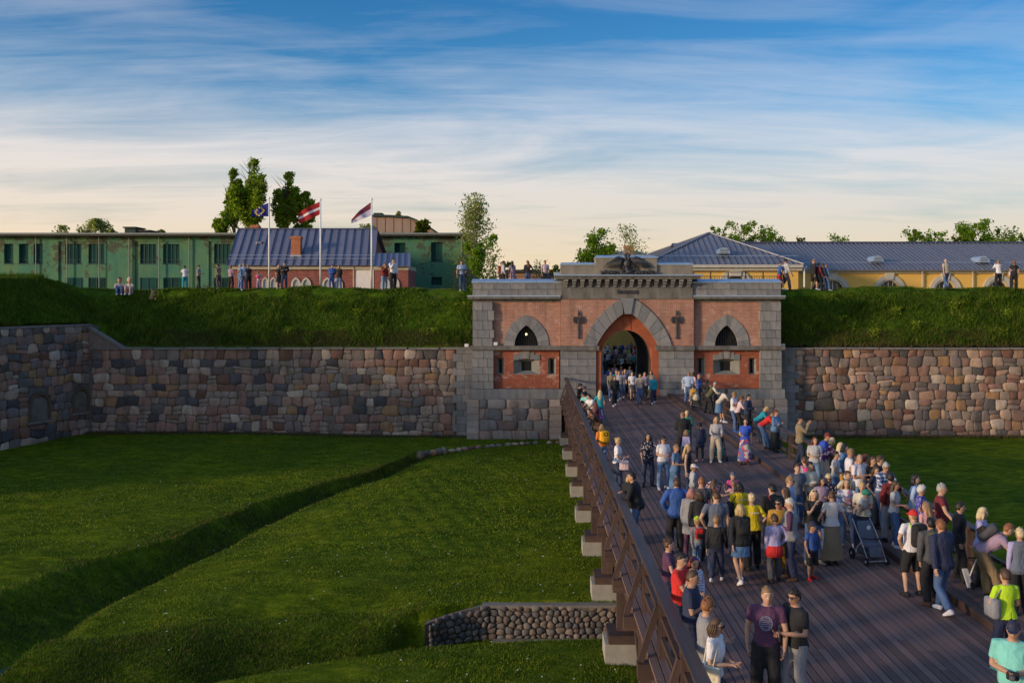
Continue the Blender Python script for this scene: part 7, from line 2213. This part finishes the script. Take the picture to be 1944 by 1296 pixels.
held(_p, 'camera', 'black camera with a strap held by the man in aqua', 'camera', (.15, .08, .10), 'black', 'hands', .0, [('camera_lens', (0, .07, 0), (.07, .09, .07), 'dgrey')])
# foreground
_p = pp('1457 1113 1.82 345 down short:fair tee:plum trous:black black m', 'bearded man in a dark plum T-shirt with a pale round print')
j = _p['j']; bb = B()
for i in range(26):
    a = i * 2 * math.pi / 26
    for rr in (.085, .066):
        c = j['hc'] + j['t'] * (.30 + rr * math.sin(a) * 1.15) + j['f'] * .140 + V((rr * math.cos(a), 0, 0))
        bb.add(rboxvf(c, (.011, .008, .014 if rr > .07 else .005), .2, 1))
for i in range(7):
    for k2 in range(4):
        bb.add(rboxvf(j['hc'] + j['t'] * (.262 + k2 * .026) + j['f'] * .141 + V((-.045 + i * .015, 0, 0)), (.009, .008, .012 if (i + k2) % 2 else .007), .2, 1))
mk('chest_print', _p['T'](bb.get()), cloth_mat('lblue'), _p['rt'])
mk('beard', _p['T'](([j['head'] + V((p.x, p.y + .028, p.z - .068)) for p in ellvf((0, 0, 0), (.060, .072, .050), 10, 7)[0]], ellvf((0, 0, 0), (.1, .1, .1), 10, 7)[1])), hair_mat('fair'), _p['rt'], smooth=True) if False else None
_p = pp('1508 1115 1.80 290 hold short:dark tee:black jeans:grey black m gl', 'man with glasses in a black T-shirt talking with the man in plum')
shoulderbag(_p, 'brown', 'brown leather belt bag of the man with glasses', 1, (.22, .09, .20), -.02, 'bag', 'hand', 'belt_bag')
_p = pp('1270 1021 1.68 80 rail bun:brown tee:plum jeans:navy black', 'woman with brown hair pinned up and her arm along the left railing')
_p = pp('1283 1049 1.78 60 chin short:dark tee:red trous:navy black m fat:.5', 'man in a red polo shirt resting his chin on his hand')
pp('1318 1055 1.66 40 stand bob:red tee:stripes trous:white white suntop:blue sleeve:.8', 'red haired woman in a striped shirt with blue sunglasses on her head')
pp('1296 1081 1.80 70 cross crop:brown tee:navy trous:navy black m fat:.6', 'man in a navy polo shirt with a pale collar and folded arms')
pp('1331 1133 1.78 90 hold short:ginger tee:grey jeans:ljeans black m gl', 'reddish haired man with glasses in a light grey T-shirt')
_p = pp('1334 1171 1.70 60 hold bob:brown tee:white jeans:djeans white sun', 'woman with a brown bob and sunglasses in a white T-shirt')
shoulderbag(_p, 'cream', 'cream canvas tote bag on the shoulder of the woman in white', 1, (.36, .06, .42), -.04, 'bag', 'shoulder', 'tote_bag')
_sc = root('folded_scooter', G(1838, 1112, .11), 'silver folded push scooter standing by the right railing', 'scooter')
c0 = V(_sc.location)
mk('scooter_deck', rboxvf(c0 + V((0, 0, .12)), (.12, .5, .05), .3, 2, Matrix.Rotation(R(50), 3, 'X')), cloth_mat('lgrey'), _sc)
mk('steering_tube', tubevf([c0 + V((.05, .1, .1)), c0 + V((.1, -.18, .62))], .018, 6), cloth_mat('white'), _sc)
mk('handlebar', tubevf([c0 + V((-.08, -.18, .62)), c0 + V((.28, -.18, .62))], .014, 6), cloth_mat('black'), _sc)
for dy in (-.2, .22): mk('wheel', ringsvf([[c0 + V((dx, dy + .07 * math.cos(i * math.pi / 5), .07 + .07 * math.sin(i * math.pi / 5))) for i in range(10)] for dx in (-.02, .02)]), cloth_mat('black'), _sc)
pp('1663 884 1.60 40 stand bob:brown tee:navy trous:dgrey black', 'woman in navy half hidden behind the plaid shirt')
pp('1588 856 1.58 70 stand short:dark tee:lgrey jeans:jeans white m', 'dark haired youth in grey squeezed in at the right railing')
pp('1622 893 1.60 10 stand bun:brown tee:cream trous:navy white', 'woman with a brown bun in cream behind the flowered blouse')
pp('1560 905 1.55 0 stand bob:dark tee:mauve jeans:djeans black', 'dark haired girl in mauve behind the laughing blonde')
pp('1514 880 1.70 20 stand short:brown tee:slate jeans:jeans black m', 'man in slate blue at the left edge of the big group')
pp('1700 912 1.60 60 stand long:brown tee:lgrey jeans:jeans white', 'long haired woman in grey beyond the dark red T-shirt')
pp('1823 952 1.66 60 stand short:dark jacket:black trous:black black m', 'dark haired man in black by the railing left of the blonde bob')
# ---- on the ramparts
GR = 'people walking on the ramparts'
def rp(s, l, Y=65.3): return q(s, l, mode='ramp', Y=Y, group=GR)
rp('351 504 1.7 200 photo short:black long:white jeans:teal white w', 'woman in white and turquoise trousers taking a picture on the left rampart')
rp('377 503 1.7 90 hold short:dark tee:grey trous:black black m', 'man in grey with a dark bag standing alone on the left rampart')
rp('415 501 1.75 250 stand short:dark tee:khaki trous:dgrey white m', 'man in a khaki shirt left of the group by the blue roof')
rp('438 503 1.7 160 hold bob:ginger tee:mauve trous:black black', 'woman in a mauve top at the left of the rampart group')
rp('455 502 1.75 120 stand short:grey long:denim jeans:ljeans white m', 'person in pale denim in the middle of the rampart group')
rp('463 499 1.8 200 stand crop:fair tee:lblue jeans:blue white m', 'man in a pale blue shirt in the middle of the rampart group')
rp('472 502 1.75 220 stand short:fair tee:black trous:black black w', 'woman all in black at the right of the rampart group')
_p = rp('491 515 1.3 180 photo short:fair tee:lgrey trous:mauve white', 'small child with both arms raised beside the rampart group')
backpack(_p, 'hot', 'bright pink backpack of the child on the rampart', size=(.30, .18, .34))
_p = rp('529 503 1.65 20 stand bob:blond tee:black skirt:black white', 'blonde woman in black with a bag near the first flagpole')
shoulderbag(_p, 'black', 'black bag of the blonde woman near the first flagpole', -1, (.24, .1, .24), .0)
rp('540 497 1.8 10 cross short:black long:black jeans:djeans black m', 'tall man in black with arms folded near the first flagpole')
rp('630 502 1.7 10 hold short:black jacket:blue jeans:blue white m', 'person in an all blue outfit between the flagpoles')
rp('644 503 1.7 350 hold bob:black jacket:black jeans:jeans white', 'dark haired woman in a black jacket between the flagpoles')
rp('729 499 1.65 30 chin long:auburn long:dred jeans:ljeans white', 'woman with long auburn hair in dark red near the annex')
rp('746 490 1.85 40 chin short:black long:white trous:black black m', 'tall man in a white and black top near the annex')
rp('227 526 1.1 20 sit short:brown long:lgrey jeans:jeans white', 'person in grey sitting on the grass at the left crest', Y=64.6)
rp('246 526 1.1 10 sit short:lblond tee:cream shorts:lpink white w', 'person in cream sitting on the grass beside the one in grey', Y=64.6)
_p = rp('877 494 1.8 20 stand short:dark tee:lblue jeans:jeans white m', 'man in a printed pale blue T-shirt beside the short railing panel')
shoulderbag(_p, 'black', 'black bag of the man beside the short railing panel', -1, (.26, .1, .3), .0)
rp('952 497 1.7 30 stand short:brown tee:dred trous:brown black m', 'person in dark red half hidden at the left of the terrace', Y=65.6)
rp('955 495 1.75 100 stand short:brown long:lgrey shorts:black white m cap:black', 'man in a pale grey jumper and black cap on the gate terrace')
rp('973 495 1.7 200 stand long:brown tee:mauve skirt:mauve white', 'woman with long dark hair in a mauve dress on the gate terrace')
rp('1002 494 1.7 180 stand long:ginger long:black jeans:jeans black', 'woman with long reddish hair in black top on the gate terrace')
_p = rp('1035 494 1.75 20 stand short:dark tee:lpink trous:black black m', 'man in a pale pink shirt with a red bag on the gate terrace')
shoulderbag(_p, 'red', 'red bag of the man in pale pink on the gate terrace', -1, (.24, .12, .34), .05)
rp('1042 511 1.0 20 stand short:brown tee:navy trous:blue white', 'small child in blue beside the man in pale pink')
rp('1480 496 1.65 90 walk short:brown tee:blue skirt:red white w', 'woman in blue and red at the right end of the terrace')
rp('1491 491 1.8 110 walk short:black long:lgrey trous:dgrey black m', 'man in a light grey shirt striding at the right rampart edge')
rp('1544 491 1.8 100 stand balding:ginger long:black shorts:black white m', 'tall man in black with dark shorts on the right rampart')
rp('1553 498 1.7 100 walk short:black long:maroon trous:black black m', 'person in a dark red jumper on the right rampart')
rp('1561 500 1.65 100 walk short:brown jacket:navy jeans:djeans black m', 'person in a navy jacket on the right rampart')
rp('1568 502 1.55 100 walk bob:fair jacket:denim jeans:jeans white', 'short person in a denim jacket on the right rampart')
rp('1797 491 1.8 200 walk balding:grey tee:beige jeans:jeans black m', 'grey haired man in a pale shirt and jeans alone on the right rampart')
rp('1896 493 1.7 180 photo short:fair long:white trous:black black w', 'person in white holding hands to the face on the right rampart')
_p = rp('1925 494 1.7 160 stand bob:ginger tee:black trous:black black', 'woman in black at the right edge of the rampart')
shoulderbag(_p, 'lpink', 'pale bag of the woman in black on the rampart', -1, (.2, .1, .24), .0)
# ---- in and beyond the gate passage
GS = 'people in the street seen through the arch'
def sp(s, l): return q(s, l, mode='street', group=GS)
tops = ['white', 'lgrey', 'navy', 'black', 'lpink', 'blue', 'mauve', 'slate', 'red', 'cream', 'dgrey', 'plum']
inside = [(1154, 652, 'bob:ginger tee:white trous:black', 'woman in white and black at the left of the street'), (1163, 636, 'short:dark jacket:navy trous:black', 'man in a dark jacket high up in the street'),
 (1156, 640, 'short:dark tee:lgrey trous:black', 'man in pale grey beside the dark jacket'), (1177, 632, 'short:brown tee:plum trous:black', 'man in a plum shirt in the middle of the street'),
 (1186, 640, 'short:fair jacket:black trous:black', 'man in a black coat walking towards the arch'), (1171, 646, 'bob:fair tee:lpink skirt:lpink', 'girl in pink in the street'),
 (1201, 640, 'short:ginger tee:slate jeans:jeans', 'man in slate at the right of the street'), (1204, 645, 'bob:brown tee:mauve jeans:jeans', 'woman in mauve at the right of the street'),
 (1195, 661, 'short:blond tee:neon jeans:jeans', 'child in neon yellow in the street'), (1204, 660, 'short:dark tee:lilac trous:black', 'person in lilac next to the neon yellow child'),
 (1170, 659, 'bun:dark tee:white skirt:red', 'dark haired woman in white and red'), (1184, 666, 'short:dark tee:slate jeans:jeans', 'man in a slate shirt seen from behind'),
 (1178, 668, 'bob:brown tee:khaki trous:brown', 'woman in khaki in the shadow edge'), (1169, 671, 'short:dark tee:dgrey trous:black', 'dark figure at the shadow edge of the arch'),
 (1149, 679, 'short:black long:black trous:black', 'silhouette standing left in the passage'), (1196, 667, 'short:fair tee:cream shorts:red', 'man in cream and red shorts'),
 (1160, 683, 'short:dark long:black trous:black', 'dark silhouette with square shoulders in the passage'), (1172, 684, 'short:dark long:black jeans:black', 'dark silhouette in the middle of the passage'),
 (1187, 682, 'bob:black tee:black trous:black', 'dark silhouette of a woman in the passage'), (1194, 694, 'bob:brown tee:lgrey jeans:navy', 'woman in grey entering the passage'), (1150, 712, 'short:dark long:black trous:black', 'man in the dark by the left passage wall')]
rdi = random.Random(99)
hp_w = ['dark', 'brown', 'fair', 'ginger', 'black', 'blond']
cw = {'white': 'white', 'lgrey': 'pale grey', 'navy': 'navy', 'lpink': 'pale pink', 'blue': 'blue', 'mauve': 'mauve', 'slate': 'slate blue', 'red': 'red', 'cream': 'cream', 'dgrey': 'dark grey', 'plum': 'plum', 'khaki': 'khaki', 'teal': 'teal', 'lilac': 'lilac'}
spots = [(1149, 658), (1159, 660), (1167, 652), (1174, 640), (1181, 651), (1191, 652), (1198, 650), (1206, 652), (1187, 660), (1176, 656), (1164, 668), (1191, 674), (1201, 672), (1205, 668), (1155, 668), (1181, 676), (1199, 683), (1166, 690), (1156, 696), (1178, 694), (1186, 700), (1152, 645), (1208, 640), (1193, 644), (1169, 637), (1160, 704), (1170, 702)]
where_ = ['far up the street', 'half way down the street', 'near the inner arch']
for i, (x_, y_) in enumerate(spots):
    c_ = list(cw)[i % len(cw)]; hcol = hp_w[i % 6]; fm_ = i % 2
    bt = ['trous:black', 'jeans:jeans', 'trous:dgrey', 'jeans:navy'][i % 4]
    inside.append((x_, y_, '%s:%s %s:%s %s' % ('bob' if fm_ else 'short', hcol, 'long' if i % 3 else 'tee', c_, bt), '%s haired %s in %s and %s, %s' % (hcol, 'woman' if fm_ else 'man', cw[c_], ['black trousers', 'blue jeans', 'grey trousers', 'navy jeans'][i % 4], where_[0 if y_ < 650 else (1 if y_ < 672 else 2)])))
for i, (x_, y_, sp_, lb) in enumerate(inside):
    sp('%d %d %.2f %d walk %s black' % (x_, y_, 1.72 if 'child' not in lb else 1.25, (180 if i % 3 == 0 else 0)) + sp_.join([' ', ' ']) if False else '%d %d %.2f %d walk %s %s' % (x_, y_, 1.72 if 'child' not in lb else 1.25, 180 if i % 3 == 0 else 5, sp_, 'black' if i % 2 else 'white'), lb)
# ---- bake all the remeshed surfaces at once
bpy.context.view_layer.update()
dg = bpy.context.evaluated_depsgraph_get()
new = [(o, bpy.data.meshes.new_from_object(o.evaluated_get(dg))) for o in bake]
for o, me in new:
    o.modifiers.clear()
    fg = fingers_of.get(o.name)
    if fg and fg[0]:
        bm = bmesh.new(); bm.from_mesh(me)
        vs = [bm.verts.new(p) for p in fg[0]]
        for f in fg[1]:
            try: bm.faces.new([vs[i] for i in f])
            except ValueError: pass
        bm.to_mesh(me); bm.free()
    me.polygons.foreach_set('use_smooth', [True] * len(me.polygons))
    old = o.data; o.data = me
    bpy.data.meshes.remove(old)
# ============================================================ GRASS, WEEDS AND FLOWERS
def blades(name, pts, h, w, m, label, lean=.35, seed=0, kind='grass'):
    r = np.random.default_rng(seed)
    k = len(pts)
    hh = h * r.uniform(.45, 1.3, k); a = r.uniform(0, 2 * math.pi, k)
    d = np.stack([np.cos(a), np.sin(a), np.zeros(k)], 1) * (w * r.uniform(.6, 1.4, k))[:, None]
    ln = np.stack([r.normal(size=k), r.normal(size=k), np.zeros(k)], 1) * (lean * hh)[:, None]
    tip = pts + ln + np.stack([np.zeros(k), np.zeros(k), hh], 1)
    q = np.stack([pts - d, pts + d, tip], 1).reshape(-1, 3)
    o = link(name, npmesh(name, q, 3, m)); tag(o, label, kind='stuff'); return o
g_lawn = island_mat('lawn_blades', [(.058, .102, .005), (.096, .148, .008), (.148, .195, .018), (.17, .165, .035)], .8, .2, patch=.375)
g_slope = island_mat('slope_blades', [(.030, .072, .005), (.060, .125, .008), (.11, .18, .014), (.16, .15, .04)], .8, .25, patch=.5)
g_dry = island_mat('dry_blades', [(.09, .07, .03), (.16, .12, .05), (.06, .07, .02)], .9, .15)
g_flow = island_mat('yellow_weed', [(.14, .20, .01), (.30, .33, .02), (.20, .27, .02), (.08, .15, .02)], .8, .25)
r = np.random.default_rng(5)
def ground_pts(k, x0, x1, y0, y1, fn, pw=1.0):
    u = r.uniform(0, 1, k) ** pw
    y = y0 + (y1 - y0) * u; x = r.uniform(x0, x1, k)
    return np.stack([x, y, fn(x, y)], 1)
# near lawn: density falls off with distance
p1_ = ground_pts(130000, -13.5, 2.4, 18.5, 33, ditch_z, 1.4); p1_ = p1_[np.abs(p1_[:, 0]) < p1_[:, 1] * .56]
blades('lawn_grass', p1_, .055, .010, g_lawn, 'mown grass of the ditch near the bridge', seed=1)
p2_ = ground_pts(70000, -24, 2.4, 33, 60.5, ditch_z); p2_ = p2_[(np.abs(p2_[:, 0]) < p2_[:, 1] * .56)]
blades('lawn_grass', p2_, .06, .022, g_lawn, 'mown grass farther along the ditch', seed=2)
# rough strip at the foot of the walls and in the channels
p3_ = np.concatenate([ground_pts(7000, -27, -3.5, 60.3, 60.95, ditch_z), ground_pts(5000, 16, 32, 60.2, 60.95, ditch_z)])
blades('wall_foot_grass', p3_, .16, .02, g_dry, 'dry tufts along the foot of the walls', seed=3)
yy = r.uniform(22, 56, 60000); tt = np.clip(r.normal(.34, .26, 60000), -.4, 1.0); xx = lerp_tab(TA, yy) + (lerp_tab(TB, yy) - lerp_tab(TA, yy)) * tt
p4_ = np.stack([xx, yy, ditch_z(xx, yy)], 1)
blades('channel_grass', p4_[:26000], .10, .016, g_slope, 'longer rough grass on the bank of the left channel', seed=4)
blades('channel_dry_grass', p4_[26000:46000], .09, .014, g_dry, 'brownish grass on the bank of the left channel', seed=14)
xx = r.uniform(-13, -2.8, 40000); yy = lerp_tab(TE, xx) - np.clip(r.normal(1.3, .8, 40000), -.5, 3)
p5_ = np.stack([xx, yy, ditch_z(xx, yy)], 1)
blades('channel_grass', p5_[:24000], .09, .012, g_slope, 'rough grass on the bank left of the cobble wall', seed=5)
blades('channel_dry_grass', p5_[24000:38000], .08, .011, g_dry, 'brownish grass on the bank left of the cobble wall', seed=15)
# ramparts
def rampf(x, y): return ramp_z(x, y)
p6_ = np.concatenate([ground_pts(60000, -40, -3.3, 61.45, 65.6, rampf), ground_pts(46000, 15.1, 34, 61.45, 65.6, rampf)])
nn_ = np.array([noise.noise(V((a * .45, b * .9, 7))) for a, b, c in p6_])
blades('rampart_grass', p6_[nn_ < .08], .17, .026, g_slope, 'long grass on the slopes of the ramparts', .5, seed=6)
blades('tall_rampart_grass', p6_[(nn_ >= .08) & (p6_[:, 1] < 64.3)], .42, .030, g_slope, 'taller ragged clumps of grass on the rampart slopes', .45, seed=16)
p7_ = np.concatenate([ground_pts(26000, -40, -3.3, 65.2, 68.5, rampf), ground_pts(20000, 15.1, 34, 65.2, 68.5, rampf)])
blades('crest_grass', p7_, .09, .03, g_lawn, 'short trodden grass on the crest of the ramparts', seed=7)
sdir_x = r.uniform(0, 12, 16000); sd = r.uniform(.3, 4.5, 16000)
fx_ = K0.x + KD.x * sdir_x - (-KN.x) * sd; fy_ = K0.y + KD.y * sdir_x - (-KN.y) * sd
blades('rampart_grass', np.stack([fx_, fy_, ramp_z(fx_, fy_)], 1), .24, .028, g_slope, 'long grass on the flank rampart at the far left', .5, seed=8)
p8_ = np.concatenate([ground_pts(9000, -25, -3.3, 61.35, 62.3, rampf), ground_pts(8000, 15.1, 34, 61.35, 62.3, rampf)])
blades('dry_verge_grass', p8_, .20, .022, g_dry, 'dry grass overhanging the top of the walls', .8, seed=9)
# weed clumps: each a plant of its own
def weed(px, py, hgt, wid, n, label, m=g_flow, seed=1):
    # where the picture ray meets the slope
    y = 61.5
    while y < 66 and P(px, py, y).z > ramp_z(np.array([P(px, py, y).x]), np.array([y]))[0]: y += .05
    p = P(px, py, y); z = float(ramp_z(np.array([p.x]), np.array([p.y]))[0])
    rr = np.random.default_rng(seed)
    c = np.stack([rr.normal(size=n) * wid + p.x, rr.normal(size=n) * wid * .6 + p.y, z + rr.uniform(.12, 1, n) ** .8 * hgt], 1)
    o = root('weed', (p.x, p.y, z), label, 'weed', 'yellow green weeds on the ramparts')
    link('leaves', leaves_mesh('leaves', c, .055, m, seed=seed), o)
    b = B()
    for i in range(5): b.tube([V((p.x, p.y, z - .05)), V((p.x + rr.normal() * wid, p.y + rr.normal() * wid * .5, z + hgt * .8))], .008, 4)
    mk('stems', b.get(), g_slope, o)
wl_ = [(405, 605, 'weed clump low on the left slope below the group of people'), (610, 590, 'small weed in the middle of the left slope'), (680, 610, 'weed clump left of the lighter patch'), (820, 640, 'large green weed above the wall near the gate'), (775, 600, 'weed high on the left slope near the gate'),
       (880, 590, 'bushy weed against the gate corner'), (545, 640, 'weed just above the coping of the left wall'), (300, 575, 'weed on the darker slope at the left'), (1560, 590, 'tall yellow weed on the right slope near the gate'), (1552, 620, 'second yellow weed below the tall one'), (1575, 575, 'small yellow weed higher on the right slope'),
       (1590, 618, 'yellow weed beside the tall pair'), (1618, 632, 'yellow weed lower on the right slope'), (1700, 600, 'yellow weed in the middle of the right slope'), (1812, 595, 'yellow weed below the lone walker'), (1835, 612, 'yellow weed lower on the right slope past the walker'), (1860, 590, 'high yellow weed near the right end'),
       (1915, 610, 'yellow weed near the right edge'), (1900, 640, 'yellow weed above the coping at the right'), (1660, 645, 'yellow weed just above the right wall coping'), (1792, 642, 'leafy green weed above the right wall'), (1740, 630, 'weed half way along the right wall'), (1535, 640, 'weed close to the gate above the right coping')]
for i, (a, b, lb) in enumerate(wl_): weed(a, b, .55 + .25 * ((i * 7) % 5) / 5, .16 + .03 * (i % 4), 110, lb, g_flow if i % 4 else g_slope, 50 + i)
# stump and log by the sitting pair
st_ = P(293, 556, 64.6)
zz_ = float(ramp_z(np.array([st_.x]), np.array([64.4]))[0])
ts = root('tree_stump', (st_.x, 64.4, zz_), 'dark jagged tree stump on the left rampart crest', 'stump')
mk('stump_wood', tubevf([V((st_.x, 64.4, zz_ - .1)), V((st_.x + .05, 64.4, zz_ + .35)), V((st_.x - .1, 64.4, zz_ + .62))], [.3, .19, .05], 8), bark, ts)
# daisies: scattered small white dots on the lawn
pd = np.concatenate([ground_pts(90, -13, 2, 19, 34, ditch_z), ground_pts(60, -20, 2, 34, 56, ditch_z)])
q = []
for p in pd:
    s = .018 * (1 + p[1] / 60)
    q += [[p[0] - s, p[1], p[2] + .06], [p[0], p[1] - s, p[2] + .06], [p[0] + s, p[1], p[2] + .065], [p[0], p[1] + s, p[2] + .065]]
tag(link('daisies', npmesh('daisies', np.array(q), 4, white)), 'tiny white daisies scattered over the lawn', kind='stuff')
